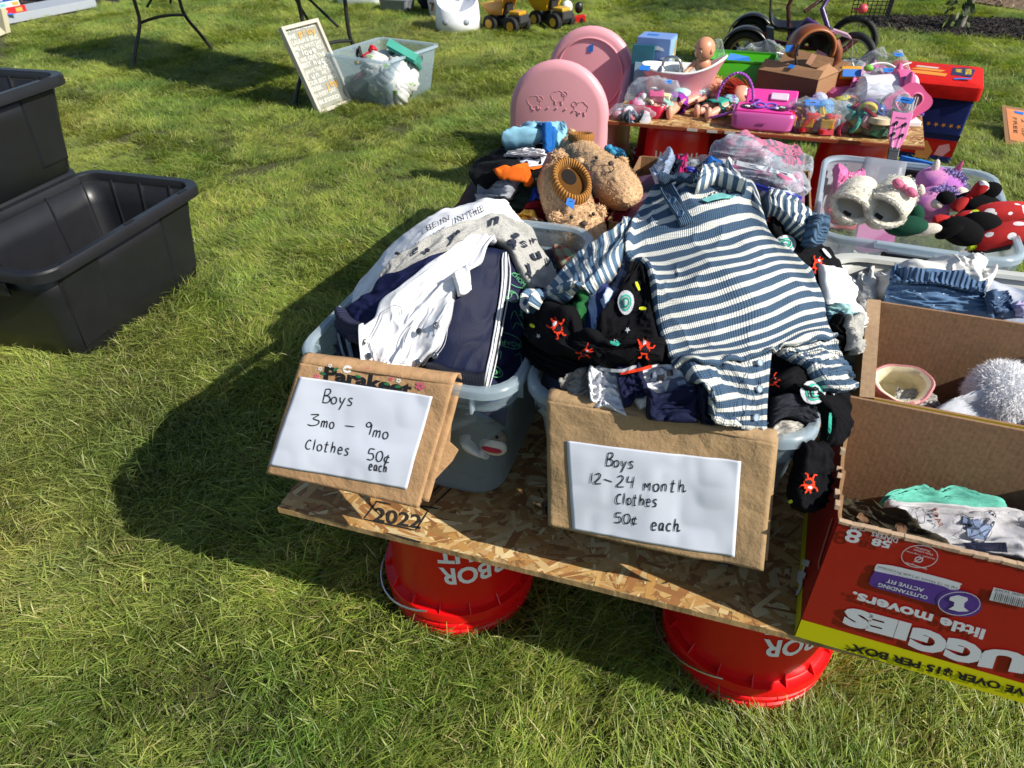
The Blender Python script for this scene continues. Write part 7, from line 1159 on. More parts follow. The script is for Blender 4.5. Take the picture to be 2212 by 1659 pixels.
# purple basket handle and play cooker
pbk = thing('purple_basket', 'purple braided toy basket lying open beside the dolls', 'toy basket', (-.06, 3.16, Z2)); PP = mat('#9a4ab0', .35, 'plain', name='purple_plastic', amt=.06)
a = np.linspace(0, 2*np.pi, 60); P_ = np.stack([.098*np.cos(a), .045*np.sin(a)+.0*a, .055+.04*np.cos(a)], 1); mb = MB(); mb.tube(P_, .0052+.0014*np.sin(np.linspace(0, 150, 60)), 8); mb.build('basket_rim', PP, pbk)
a = np.linspace(.05, np.pi-.05, 50); P_ = np.stack([.0+.072*np.cos(a)*1.0, .02+0*a, .075+.115*np.sin(a)], 1); mb = MB(); mb.tube(P_, .0052+.0016*np.sin(np.linspace(0, 120, 50)), 8); mb.build('basket_handle', PP, pbk)
ck = thing('toy_cooker', 'pink toy cooker with dark hob plates in front of the purple basket', 'toy cooker', (.062, 3.125, Z2), rad(-1)); CP = mat('#c65aa0', .4, 'plain', name='orchid_plastic', amt=.03); HP = mat('#d9409a', .35, 'plain', name='hot_pink', amt=.04)
mb = MB(); q = lambda w_, d, z: rrect(w_, d, .025, 3, z); mb.loft([q(.205, .115, 0), q(.235, .135, .012), q(.245, .14, .062), q(.235, .13, .072)]); mb.build('body', CP, ck, 30)
mb = MB(); mb.box((0, .0, .076), (.215, .115, .008)); mb.build('hob', HP, ck, 20, bevel=.003)
for x_ in (-.055, .055):
    mb = MB(); mb.lathe([(.038, .079), (.038, .084), (.03, .085)], 22, c=(x_, -.01, 0)); pl_ = mb.build('hob_plate', mat('#3a0a24', .3, 'plain', name='plum_plastic'), ck)
    for dx, dy in ((-.012, -.012), (.012, .004)): mb = MB(); mb.lathe([(.008, .085), (.008, .0875), (.006, .088)], 12, c=(x_+dx, -.01+dy, 0), sx=1.3); mb.build('hob_spot', WPL, pl_)
mb = MB(); mb.box((.02, .085, .095), (.20, .012, .07), rx(rad(-40))); mb.build('back_board', HP, ck, 20, bevel=.005); mb = MB(); mb.box((.05, .080, .102), (.07, .012, .03), rx(rad(-40))); mb.build('window', mat('#d8c8d8', .3, 'plain', name='pale_window'), ck, 20, bevel=.004)
a = np.linspace(0, 2*np.pi, 20); 
for s_ in (-1, 1): mb = MB(); mb.tube(np.stack([s_*.022+.022*np.cos(a), -.02+0*a+.01*np.sin(a), .092+.006*np.sin(a)], 1), .004, 6); mb.build('toy_glasses', mat('#7a5ac0', .3, 'plain', name='violet_plastic'), ck)
mb = MB(); mb.box((0, -.0705, .035), (.03, .001, .006)); mb.build('logo_mark', mat('#b04a90', .5, 'plain', name='dull_orchid'), ck, 0)
# brown carton with the saddle
sb = thing('cardboard_box', 'open brown carton under the toy saddle on the toy board', 'box', (.175, 3.44, Z2), rad(-27))
CBD = mat('#9a7250', .85, 'cardboard', name='carton_tan'); CBS = mat('#6b4436', .85, 'cardboard', name='carton_tan_shaded'); w_, d_, h_ = .27, .19, .155  # the front face's darker brown is the tan card with shade painted in
slab(sb, 'front_panel', [(-w_/2, -d_/2, 0), (w_/2, -d_/2, 0), (w_/2, -d_/2, h_), (-w_/2, -d_/2, h_)], (0, -1, 0), None, CBS); slab(sb, 'right_panel', [(w_/2, -d_/2, 0), (w_/2, d_/2, 0), (w_/2, d_/2, h_), (w_/2, -d_/2, h_)], (1, 0, 0), None, CBD); slab(sb, 'back_panel', [(w_/2, d_/2, 0), (-w_/2, d_/2, 0), (-w_/2, d_/2, h_), (w_/2, d_/2, h_)], (0, 1, 0), None, CBD); slab(sb, 'left_panel', [(-w_/2, d_/2, 0), (-w_/2, -d_/2, 0), (-w_/2, -d_/2, h_), (-w_/2, d_/2, h_)], (-1, 0, 0), None, CBD)
slab(sb, 'flap', [(-w_/2, d_/2, h_), (w_/2, d_/2, h_), (w_/2+.02, d_/2+.05, h_+.03), (-w_/2-.01, d_/2+.06, h_+.05)], (0, 0, 1), None, CBD); slab(sb, 'flap', [(-w_/2, -d_/2, h_), (w_/2, -d_/2, h_), (w_/2, -d_/2+.03, h_+.03), (-w_/2, -d_/2+.05, h_+.035)], (0, 0, 1), None, CBD); slab(sb, 'flap', [(w_/2, -d_/2, h_), (w_/2, d_/2, h_), (w_/2-.04, d_/2-.02, h_+.03), (w_/2-.05, -d_/2+.02, h_+.02)], (0, 0, 1), None, CBD)
face_text(sb, 'Corrugated Recycle', (.02, -d_/2-.0015, .09), (1, 0, 0), (0, 0, 1), .075, .008, mat('#4a3344', .8, 'plain', name='carton_ink'), 0)
for x_ in (-.03, .055): a_ = [(x_-.014, -d_/2-.0015, .055), (x_+.014, -d_/2-.0015, .055), (x_+.014, -d_/2-.0015, .083), (x_-.014, -d_/2-.0015, .083), (x_-.014, -d_/2-.0015, .055)]; mb = MB(); mb.tube(a_, .0011, 4); mb.build('carton_mark', mat('#4a3344', .8, 'plain', name='carton_ink'), sb, 0)
mb = MB(); mb.box((-.0, -d_/2+.02, h_+.028), (.025, .018, .002), rx(.6)); mb.build('price_tape', TAPE, sb, 0)
sd = thing('toy_saddle', 'brown leather toy saddle with a dark lining resting on the carton', 'saddle', tuple(aty(1752, 104, 3.47)), rad(20)); sd.scale = (.85, .85, .85); LE = mat('#7a3f22', .4, 'plain', name='brown_leather', sc=30, amt=.15, bump=.3)
a = np.linspace(-.35, np.pi+.35, 26)
def hoop(r1, r2, y, dz=0): return np.stack([r1*np.cos(a), y+0*a, r2*np.sin(a)+dz], 1)
mb = MB(); mb.loft([hoop(.092, .085, -.05), hoop(.105, .10, -.042), hoop(.11, .105, .0), hoop(.105, .10, .05), hoop(.085, .085, .07)], cap=(False, False), closed=False); mb.build('shell', LE, sd, 180, solid=.006)
mb = MB(); mb.loft([hoop(.082, .075, -.045), hoop(.088, .082, .0), hoop(.078, .07, .055), hoop(.05, .045, .062), hoop(.01, .01, .064)], cap=(False, False), closed=False); mb.build('lining', mat('#0e0907', .6, 'plain', name='dark_lining'), sd, 180, solid=.004)
mb = MB(); mb.loft([hoop(.092, .085, -.052), hoop(.098, .091, -.058), hoop(.107, .1, -.045)], cap=(False, False), closed=False); mb.build('edge', mat('#9a5a30', .4, 'plain', name='tan_leather'), sd, 180, solid=.004)
mb = MB(); P_ = np.array([[.10, -.02, .03], [.125, -.035, -.01], [.128, -.045, -.05], [.11, -.05, -.075]]); mb.tube(P_, [.026, .022, .018, .006], 10); mb.build('flap', LE, sd)
mb = MB(); mb.tube([(-.09, -.055, .03), (-.098, -.065, -.02), (-.085, -.07, -.06)], .006, 8); mb.build('strap', mat('#101012', .4, 'plain', name='black_strap'), sd)
mb = MB(); mb.box((-.02, -.075, -.035), (.03, .004, .05), ry(.4)); mb.build('stirrup_strap', mat('#b98a70', .4, 'plain', name='tan_strap'), sd, 0)
mb = MB(); mb.box((-.115, -.04, .01), (.06, .002, .03)); mb.build('price_tape', TAPE, sd, 0)
# soft toys, carrier, cushions
def softy(name, label, c, balls, cat='soft toy', fz=None):
    o = thing(name, label, cat, c)
    for i, (nm, p, r, col) in enumerate(balls): mb = MB(); mb.ball(p, r, n=18, m=11, nz=.06); e = mb.build(nm, mat(col, .9, 'fleece', sc=120, name='soft_'+nm), o, 180)
    if fz:
        mb = MB()
        for p, r, n_ in fz[0]: fuzz(mb, p, (r,)*3, n_, .008, .0011)
        tag(mb.build('fur_tufts', mat(fz[1], .9, 'plain', name='tufts'), o, 0), kind='stuff')
    return o
softy('fluffy_soft_toy', 'fluffy purple and blue soft toy in front of the saddle carton', (.285, 3.255, Z2+.05), [('body', (0, 0, 0), (.055, .045, .045), '#3f86c0'), ('paw', (-.045, -.01, .015), (.024, .024, .03), '#a878c0'), ('patch', (.01, -.03, -.01), (.035, .02, .028), '#5fb0bc'), ('ear', (-.015, .01, .045), (.03, .02, .02), '#c0c8dc')], fz=([((-.045, -.01, .015), .025, 200), ((-.015, 0, .04), .025, 150)], '#b08ac8'))
softy('yellow_soft_toy', 'yellow soft toy with a white fluffy belly and orange cap', (.365, 3.285, Z2+.05), [('body', (0, 0, 0), (.052, .045, .055), '#c8b81c'), ('belly', (.008, -.03, .012), (.030, .022, .030), '#cfc8c8'), ('cap', (.035, .01, .035), (.035, .03, .022), '#c85a38'), ('eye', (.03, -.02, .045), (.014, .010, .008), '#14181a')], fz=([((.008, -.03, .012), .030, 240)], '#d8d2d4'))
pc_ = thing('pink_cushion', 'crumpled pink satin doll dress between the carton and the cat carrier', 'doll dress', (.385, 3.42, Z2)); AP = Pile(.24, .55, 3.30, 3.60, parab(.385, 3.42, Z2, .135, .11, .11, .10, .10, Z2)); W = AP.lay([[(1845, 165), (1875, 145), (1905, 150), (1945, 165)], [(1835, 190), (1870, 175), (1910, 180), (1950, 195)], [(1822, 215), (1870, 215), (1915, 215), (1955, 218)]], lift=.012, fold=.035, nu=60, nv=60, fs=(5, 5), seed=4); mb = MB(); mb.grid(W); mb.build('satin', mat('#c46a9c', .45, 'cloth', name='pink_satin'), pc_, 180, solid=.002, world=True)
mb = MB(); mb.ball((0, 0, .05), (.10, .085, .055), n=20, m=12, nz=.05); mb.build('bulk', mat('#b85a8c', .6, 'cloth', name='pink_satin2'), pc_)
oc = thing('orange_toy_case', 'orange and yellow toy case with a blue price tape behind the pink dress', 'toy case', (.36, 3.52, Z2), rad(10)); mb = MB(); mb.loft([rrect(.13, .07, .03, 5, 0), rrect(.14, .08, .03, 5, .12), rrect(.11, .06, .03, 5, .16)]); mb.build('case', mat('#c43a18', .4, 'plain', name='orange_red'), oc, 30); mb = MB(); mb.box((.02, -.036, .145), (.085, .03, .05), rx(-.5)); mb.build('lid', mat('#d89a14', .4, 'plain', name='amber_yellow'), oc, 10, bevel=.005); mb = MB(); mb.box((.022, -.054, .15), (.075, .002, .03), rx(-.5)); mb.build('price_tape', TAPE, oc, 0); mb = MB(); mb.ball((-.055, -.035, .05), (.016, .012, .022), n=10, m=7); mb.build('wheel', mat('#0c0c0e', .4, 'plain', name='black_wheel'), oc)
cc = thing('toy_cat_carrier', 'pink and white toy pet carrier with cat ears and heart window', 'toy carrier', (.545, 3.36, Z2), rad(12)); WC = mat('#ddd5dc', .35, 'plain', name='carrier_white', amt=.02); PC_ = mat('#dc5f92', .35, 'plain', name='carrier_pink', amt=.03)
a = np.linspace(0, np.pi, 20)
def dome(w_, h, x, z0=.0): return np.concatenate([[[x, w_, z0]], np.stack([x+0*a, w_*np.cos(a), z0+.045+h*np.sin(a)**.8], 1), [[x, -w_, z0]]])
mb = MB(); mb.loft([dome(.070, .10, -.135), dome(.088, .125, -.12), dome(.092, .135, 0), dome(.092, .135, .07), dome(.09, .13, .078)]); mb.build('shell', WC, cc, 50)
for k in range(6): mb = MB(); mb.box((-.11+.017*k, -.0885, .075+.0*k), (.0055, .008, .038), ry(.15)); mb.build('vent', mat('#7a1c30', .5, 'plain', name='vent_red'), cc, 0)
mb = MB(); mb.box((.015, 0, .012), (.20, .20, .024)); mb.build('tray', WC, cc, 20, bevel=.006)
mb = MB(); mb.loft([dome(.094, .137, .0)+[0, 0, .012], dome(.096, .139, .012)+[0, 0, .012], dome(.096, .139, .05)+[0, 0, .012], dome(.086, .13, .062)+[0, 0, .012]]); mb.build('pink_band', PC_, cc, 50)
for sy in (-1, 1): mb = MB(); mb.lathe([(.030, 0), (.026, .02), (.014, .045), (.004, .052)], 14, c=(.03, sy*.062, .155), sx=.7, sy=1.1, R=rx(-sy*.25)); mb.build('ear', PC_, cc)
# the front of the carrier faces the viewer: pink door with heart shaped window
fr = mb = MB(); a2 = np.linspace(0, 2*np.pi, 40, endpoint=False); mb.loft([np.stack([.085*np.cos(a2)*(1+.10*np.cos(4*a2)), np.full(40, -.098-.006*k), .095+.072*np.sin(a2)*(1+.10*np.cos(4*a2))], 1)*[1, 1, 1]+[.035, 0, 0] for k in (0, 1)]); mb.build('door', PC_, cc, 30)
ht = lambda s_, y: np.stack([.035+s_*.016*np.power(np.sin(a2), 3)*3.0, np.full(40, y), .095+s_*.0032*(13*np.cos(a2)-5*np.cos(2*a2)-2*np.cos(3*a2)-np.cos(4*a2))*1.0], 1)
mb = MB(); mb.add(ht(1, -.1055), [tuple(range(40))]); mb.build('window', mat('#6a3a4c', .2, 'plain', name='dark_window'), cc, 0); mb = MB(); h_ = ht(1.05, -.106); mb.tube(np.concatenate([h_, h_[:1]]), .0035, 6); mb.build('window_rim', mat('#e87aa8', .3, 'plain', name='rim_pink'), cc)
for x_ in (.045, .055, .065): mb = MB(); mb.tube([(x_, -.107, .07), (x_, -.107, .12)], .0022, 6); mb.build('window_bar', WC, cc)
mb = MB(); mb.box((.025, -.06, .178), (.03, .018, .001), rx(.6)); mb.build('price_tape', TAPE, cc, 0)
ch = thing('toy_headset', 'white and green toy headset on top of the pet carrier', 'toy', (.50, 3.47, Z2+.16)); a = np.linspace(-.2, np.pi*.9, 20); mb = MB(); mb.tube(np.stack([.06*np.cos(a), .02*np.sin(a), .03*np.sin(a)], 1), .005, 7); mb.build('band', WPL, ch); mb = MB(); mb.ball((-.05, 0, .012), (.02, .012, .014), n=12, m=8); mb.build('ear_pad', mat('#6fb83a', .4, 'plain', name='lime_pad'), ch); mb = MB(); mb.tube([(.05, 0, .01), (.085, .02, .03), (.11, .03, .036)], .003, 6); mb.build('boom', WPL, ch)
pt_ = thing('purple_toy_stick', 'purple plastic stick lying at the right edge of the toy board', 'toy', (.655, 3.46, Z2+.01)); mb = MB(); mb.tube([(-.03, .02, 0), (.02, 0, .005), (.05, -.02, .0)], .007, 8); mb.build('stick', mat('#6a4ab0', .4, 'plain', name='violet_stick'), pt_)
for k, (x, y, Y) in enumerate(((1920, 240, 3.12), (1922, 270, 3.10), (1975, 235, 3.10), (1973, 262, 3.08))):
    c = at(x, y, Z2+.012); o = thing('purple_bow_clip', ('lilac bow hair clip left of the ukulele head, upper one', 'lilac bow hair clip left of the ukulele head, lower one', 'lilac bow hair clip right of the ukulele head, upper one', 'lilac bow hair clip right of the ukulele head, lower one')[k], 'hair clip', c)
    for s_ in (-1, 1): mb = MB(); mb.ball((0, 0, s_*.009), (.008, .006, .009), n=10, m=7, nz=.1); mb.build('loop', mat('#9a8ac8', .5, 'plain', name='lilac'), o)
# pink ukulele leaning on the board: head, neck and top of the body
uk = thing('ukulele', 'pink ukulele leaning upright against the front of the toy board', 'ukulele', (.535, 2.93, .04)); tp_ = np.array([.010, .085, .468]); bt = np.array([.0, -.24, -.02]); ax = (tp_-bt)/np.linalg.norm(tp_-bt); sd_ = np.array([1., 0, 0]); nn = np.cross(sd_, ax)
UK = mat('#d977ac', .3, 'plain', name='ukulele_pink', amt=.03)
def upz(s, t, o_=0): return tp_+sd_*s-ax*t+nn*o_
ol = [(-.036, 0), (.036, .004), (.030, .08), (.034, .085), (.017, .125), (-.017, .125), (-.030, .085), (-.034, .08)]; ol = [(-.034, -.002), (0, .003), (.036, .0), (.030, .085), (.016, .13), (-.016, .13), (-.031, .085)]; n_ = len(ol); mb = MB(); mb.add([upz(s, t, 0) for s, t in ol]+[upz(s, t, .010) for s, t in ol], [tuple(range(n_)), tuple(range(n_, 2*n_))[::-1]]+[(i, i+n_, (i+1) % n_+n_, (i+1) % n_) for i in range(n_)]); mb.build('head', UK, uk, 0, bevel=.0015)
for s, t in ((-.016, .045), (.014, .048), (-.017, .085), (.012, .088)):
    mb = MB(); R_ = np.stack([sd_, ax, nn], 1); mb.lathe([(.007, 0), (.007, .003), (.003, .004), (.003, .016), (.006, .018)], 12, c=upz(s, t, .010 if nn[1] < 0 else 0), R=R_); mb.build('tuning_peg', mat('#15151a', .3, 'plain', name='peg_black'), uk)
    mb = MB(); mb.tube([upz(s, t, .014), upz(s*.5, .135, .014)], .0008, 5); mb.build('string', mat('#e8d8e4', .3, 'plain', name='nylon'), uk)
mb = MB()
R_ = np.stack([sd_, ax, nn], 1); c0 = (upz(0, .13)+upz(0, .36))/2; mb.box((0, 0, 0), (.036, .23, .016)); mb.v[-1] = mb.v[-1]@R_.T+c0; mb.build('neck', mat('#3a3a40', .4, 'plain', name='fretboard'), uk, 0, bevel=.002)
for k in range(7): mb = MB(); mb.box((0, 0, 0), (.036, .0015, .003)); mb.v[-1] = mb.v[-1]@R_.T+upz(0, .14+.03*k, .009); mb.build('fret', mat('#9a9a9a', .3, 'plain', metal=.8, name='fret_metal'), uk, 0)
mb = MB(); a = np.linspace(0, 2*np.pi, 30, endpoint=False); rg = [np.array([upz((.085-.018*math.cos(2*t))*math.cos(t)*f_, .45+.10*math.sin(t)*f_, z_) for t in a]) for z_, f_ in ((-.04, .95), (-.035, 1), (0, 1), (.004, .97))]; mb.loft(rg); mb.build('body', UK, uk, 40)
V_, F_, tw, th = text2d('Mahalo', 0.0); mb = MB(); mb.add([upz(-.018+v[0]/tw*.036, .026-v[1]/th*.008, .0112) for v in V_], F_); mb.build('lettering', INK, uk, 0)
# fabric bin with red lid
fb_ = thing('fabric_bin', 'blue fabric toy bin with a red padded lid printed paw patrol, right of the board', 'toy bin', (float(at(2022, 158, .39)[0]), float(at(2022, 158, .39)[1]), 0), rad(-10)); BLU = mat('#14245e', .8, 'cloth', name='bin_blue'); RDL = mat('#c0140e', .75, 'cloth', name='lid_red', bump=.2)
mb = MB(); mb.loft([rrect(.36, .36, .01, 3, 0), rrect(.385, .38, .01, 3, .33)]); bb_ = mb.build('box', BLU, fb_, 30)
mb = MB(); mb.loft([rrect(.415, .41, .02, 4, .325), rrect(.42, .415, .02, 4, .335), rrect(.42, .415, .02, 4, .385), rrect(.40, .395, .025, 4, .395), rrect(.2, .2, .02, 4, .399)]); ld = mb.build('lid', RDL, fb_, 40)
y_ = lambda z: -.18-.010*z/.33-.0015
face_poly(bb_, [(-.181, y_(.05), .05), (.181, y_(.05), .05), (.185, y_(.13), .13), (-.185, y_(.13), .13)], mat('#b81c14', .8, 'cloth', name='bin_red_band'), 'red_band')
face_poly(bb_, [(-.186, y_(.13)-.0005, .133), (.186, y_(.13)-.0005, .133), (.187, y_(.155)-.0005, .158), (-.187, y_(.155)-.0005, .158)], mat('#0e1a44', .8, 'cloth', name='bin_dark_band'), 'dark_band')
for k in range(11): x_ = -.165+.033*k; mb = MB(); mb.add([(x_+(.012 if q % 2 else .005)*math.sin(q*math.pi/5), y_(.20)-.0008, .20-(.012 if q % 2 else .005)*math.cos(q*math.pi/5)*-1) for q in range(10)], [tuple(range(10))]); mb.build('star_print', mat('#d8942a', .7, 'plain', name='star_gold'), bb_, 0)
face_poly(bb_, [(-.19, y_(.32)-.001, .322), (.19, y_(.32)-.001, .322), (.02, y_(.26)-.001, .262)], mat('#0c1640', .85, 'cloth', name='fold_navy'), 'folded_flap')
face_poly(bb_, [(.02, y_(.09)-.001, .03), (.08, y_(.09)-.001, .03), (.09, y_(.09)-.001, .07), (.05, y_(.09)-.001, .12), (.01, y_(.09)-.001, .09)], mat('#c88a4a', .7, 'plain', name='plain_orange'), 'orange_print'); face_poly(bb_, [(.10, y_(.09)-.001, .055), (.14, y_(.09)-.001, .05), (.165, y_(.09)-.001, .085), (.15, y_(.09)-.001, .115), (.11, y_(.09)-.001, .10)], mat('#d89aa8', .7, 'plain', name='plain_pink'), 'pink_print')
face_poly(ld, [(.065, -.05, .4005), (.155, -.06, .4005), (.17, .10, .4005), (.13, .13, .4005), (.07, .10, .4005)], mat('#1a2450', .7, 'plain', name='badge_navy'), 'badge')
for t_, x_, w_ in (('PAW', .082, .07), ('PATROL', .125, .12)): V, Fc, tw, th = text2d(t_, .05); mb = MB(); mb.add(np.stack([x_+V[:, 1]/th*.028, .075-V[:, 0]/tw*w_+.02*(w_ > .1), np.full(len(V), .4018)], 1), Fc); mb.build('lettering', mat('#d8b43a', .6, 'plain', name='badge_yellow'), ld, 0)
for pts in ([(-.15, -.08), (.04, -.10), (.05, -.04), (-.05, -.02), (-.14, -.03)], [(-.12, .0), (.02, -.01), (.04, .03), (-.08, .05)]): face_poly(ld, [(x, y, .4006) for x, y in pts], mat('#d8862a', .7, 'plain', name='lid_orange'), 'orange_print')
face_poly(ld, [(-.10, .06, .4006), (.0, .05, .4006), (.01, .08, .4006), (-.09, .09, .4006)], mat('#c8b8b0', .7, 'plain', name='lid_pale'), 'pale_print')
mb = MB(); mb.box((.115, -.13, .404), (.075, .025, .001), ry(-.1)@rz_(.1)); mb.build('price_tape', TAPE, ld, 0)
# ================================================================== TRICYCLE AND BICYCLE BEHIND
def wheel(par, c, R, r, tw, axis, nm='wheel', rimc='#9a958c', spokes=10):
    """c hub centre, axis unit horizontal vector"""
    axis = np.array(axis, float); axis /= np.linalg.norm(axis); u = np.cross(axis, [0, 0, 1]); v = np.array([0, 0, 1.]); a = np.linspace(0, 2*np.pi, 41); C = np.array(c, float)
    e = thing(nm, None, None); e.parent = par; del_ = [k for k in ('label', 'category') if k in e.keys()]
    mb = MB(); mb.tube(C+R*(np.cos(a)[:, None]*u+np.sin(a)[:, None]*v), r, 10); mb.build('tyre', mat('#111112', .7, 'plain', name='tyre_rubber', bump=.3), e)
    mb = MB(); mb.tube(C+(R-r*1.1)*(np.cos(a)[:, None]*u+np.sin(a)[:, None]*v), r*.4, 8); mb.build('rim', mat(rimc, .3, 'plain', metal=.7, name='rim_metal'), e)
    for k in range(spokes): t = 2*math.pi*k/spokes; mb = MB(); mb.tube([C, C+(R-r)*(math.cos(t)*u+math.sin(t)*v)], .0016, 5); mb.build('spoke', mat('#b8b8b8', .3, 'plain', metal=.8, name='spoke_metal'), e)
    mb = MB(); mb.tube([C-axis*tw, C+axis*tw], .014, 10); mb.build('hub', mat('#4a4a4c', .4, 'plain', name='hub_grey'), e); return e
BK_ = mat('#16171b', .3, 'plain', name='black_paint', amt=.05); CRI = mat('#3f0a12', .3, 'plain', name='dark_red_paint')
g0 = at(1610, 205, 0); tr_ = thing('tricycle', 'black pedal kart tricycle with moulded fenders and black seat behind the toys', 'tricycle', (-.08, 5.50, 0)); 
axd = np.array([.25, .97, 0.])
for (x, y, nm) in ((-.02, .10, 'wheel'), (.0, .62, 'wheel')):
    wheel(tr_, (x, y, .15), .125, .028, .04, (.1, 1, 0), nm, '#8f7f60')
    a = np.linspace(.15, np.pi*.98, 18); mb = MB(); C = np.array([x, y, .15]); mb.loft([np.stack([C[0]-(.165)*np.cos(a), C[1]+q+0*a, C[2]+(.165+.01*math.cos(q*30))*np.sin(a)], 1) for q in (-.06, -.03, .03, .06)], cap=(False, False), closed=False); mb.build('fender', BK_, tr_, 180, solid=.008)
mb = MB(); mb.tube([(-.02, .1, .15), (.0, .62, .15)], .016, 10); mb.build('axle', BK_, tr_)
mb = MB(); mb.loft([np.array([[x, y-.0, z], [x+.05, y+.0, z-.01], [x+.05, y+.06, z-.01], [x, y+.06, z]]) for x, y, z in ((.10, .06, .33), (.12, .06, .25), (.17, .05, .12), (.26, .04, .06), (.38, .03, .045))]); mb.build('footboard', mat('#1d2430', .35, 'plain', name='slate_plastic'), tr_, 60)
mb = MB(); mb.box((.24, .03, .072), (.06, .05, .002)); mb.build('price_tape', TAPE, tr_, 0)
mb = MB(); mb.tube([(.13, .1, .17), (.35, .22, .11), (.62, .34, .13), (.75, .40, .25)], .02, 10); mb.tube([(.0, .6, .17), (.35, .5, .13), (.62, .36, .14)], .016, 10); mb.build('frame', CRI, tr_)
st = MB(); u, v = np.meshgrid(np.linspace(-1, 1, 14), np.linspace(0, 1, 20)); prof = crom(np.array([[.16, .62], [.19, .48], [.215, .33], [.26, .265], [.36, .255], [.47, .26], [.52, .235]]), 20)-[.10, 0]; P_ = np.stack([prof[:, None, 0]+0*u, .36+u*.13*(1-.25*(v-.5)**2), prof[:, None, 1]+.045*u**2], -1); st.grid(P_); st.build('seat', mat('#1b1e24', .25, 'plain', name='seat_black'), tr_, 180, solid=.01)
mb = MB(); mb.tube([(.33, .36, .24), (.33, .36, .13)], .02, 8); mb.build('seat_post', BK_, tr_); mb = MB(); mb.box((.42, .33, .268), (.06, .03, .002)); mb.build('price_tape', TAPE, tr_, 0)
mb = MB(); mb.box((.105, .075, .27), (.012, .004, .05)); mb.build('reflector', mat('#c01010', .3, 'plain', name='reflector_red'), tr_, 0)
bkx = thing('childrens_bicycle', 'purple and pink childrens bicycle with a black basket and pink horn', 'bicycle', (.30, 5.50, 0)); PUU = mat('#4a2f6a', .3, 'plain', name='purple_paint'); wheel(bkx, (.30, .02, .16), .15, .022, .035, (.55, .83, 0), spokes=14); wheel(bkx, (.33, .55, .17), .155, .02, .035, (.3, .95, 0), spokes=14)
mb = MB(); mb.tube([(.22, .05, .17), (.12, .12, .30), (-.02, .2, .36), (-.12, .26, .22)], .018, 10); mb.tube([(.18, .10, .22), (.06, .25, .42), (.10, .30, .52)], .016, 10); mb.build('frame', PUU, bkx); mb = MB(); mb.tube([(-.10, .25, .2), (-.16, .3, .42), (-.12, .3, .56), (-.02, .3, .60)], .014, 10); mb.tube([(-.05, .25, .40), (.12, .35, .52)], .012, 8); mb.build('second_frame', CRI, bkx)
mb = MB(); mb.tube([(.02, .22, .50), (.12, .16, .52), (.2, .12, .56)], .013, 12); mb.build('handlebar', mat('#b8b8bc', .2, 'plain', metal=.9, name='chrome'), bkx); mb = MB(); mb.tube([(-.12, .3, .62), (-.02, .3, .63)], .018, 10); mb.build('grip', mat('#101012', .5, 'plain', name='grip_black'), bkx)
mb = MB(); mb.tube([(.2, .12, .56), (.235, .10, .60), (.225, .11, .66)], .007, 8); mb.build('brake_lever', mat('#9aa0a6', .3, 'plain', metal=.6, name='lever'), bkx)
hc_ = aty(1864, 19, 5.60)-np.array([.30, 5.50, 0]); mb = MB(); mb.ball(hc_, .030, n=18, m=12); mb.build('horn_bulb', mat('#d04a50', .4, 'plain', name='horn_pink'), bkx); mb = MB(); mb.tube([hc_, hc_+[-.05, .01, -.01]], .008, 8); mb.build('horn_stem', mat('#c02a60', .4, 'plain', name='horn_magenta'), bkx)
bs_ = MB(); c_ = np.array([.36, .30, .46])
for k in range(9):
    bs_.tube([c_+[-.11+.0275*k, -.07, -.09], c_+[-.12+.03*k, -.09, .09]], .003, 5); bs_.tube([c_+[-.12, -.09+.0, -.09+.0225*k], c_+[.12, -.09, -.09+.0225*k]], .003, 5); bs_.tube([c_+[.12, -.09+.0225*k, -.08], c_+[.125, -.09+.0225*k, .09]], .003, 5); bs_.tube([c_+[.12, -.09, -.09+.0225*k], c_+[.12, .09, -.09+.0225*k]], .003, 5)
tag(bs_.build('basket', mat('#0e0e10', .5, 'plain', name='basket_black'), bkx), kind='stuff')
mb = MB(); mb.loft([np.array([[.10-w_, -.02, z], [.10+w_, -.06, z], [.10+w_, -.03, z], [.10-w_, .01, z]]) for w_, z in ((.028, .12), (.030, .22), (.045, .34))]); mb.build('pink_flag', mat('#c886a4', .5, 'cloth', name='pink_vinyl'), bkx, 40)
mb = MB(); mb.loft([np.array([[.12, -.02, .33], [.26, -.06, .30], [.26, .02, .30], [.12, .04, .33]]), np.array([[.14, -.02, .345], [.23, -.05, .325], [.23, .01, .325], [.14, .03, .345]])]); mb.build('mudguard', mat('#c8a0b0', .4, 'plain', name='pale_mauve'), bkx, 30)
mb = MB(); mb.ball((-.02, .24, .57), (.012, .010, .018), n=10, m=7); mb.build('bell', mat('#c01818', .3, 'plain', name='bell_red'), bkx)
# ================================================================== YOUNG TREE
tb = at(2070, 66, 0); tree = thing('young_tree', 'slender young tree with grey lichened bark in a mulch ring', 'tree', tb); mb = MB(); pts = [(0, 0, -.02), (.005, 0, .10), (.03, 0, .28), (.035, 0, .48), (.07, .01, .75), (.06, .0, 1.1), (.08, 0, 1.6)]; mb.tube(crom(np.array(pts), 24), np.linspace(.034, .020, 24)*(1+.08*np.sin(np.linspace(0, 20, 24))), 14); mb.build('trunk', mat('#8a8478', .9, 'bark', name='tree_bark'), tree)
for (b0, b1) in (((.04, 0, .9), (.5, -.1, 1.5)), ((.06, 0, 1.1), (-.45, .1, 1.7)), ((.06, 0, 1.3), (.2, .4, 1.9)), ((.07, 0, 1.5), (.1, -.1, 2.2))): mb = MB(); mb.tube([b0, (np.array(b0)+b1)/2+[0, 0, .05], b1], [.014, .010, .005], 8); mb.build('limb', mat('#8a8478', .9, 'bark', name='tree_bark'), tree)
mb = MB()
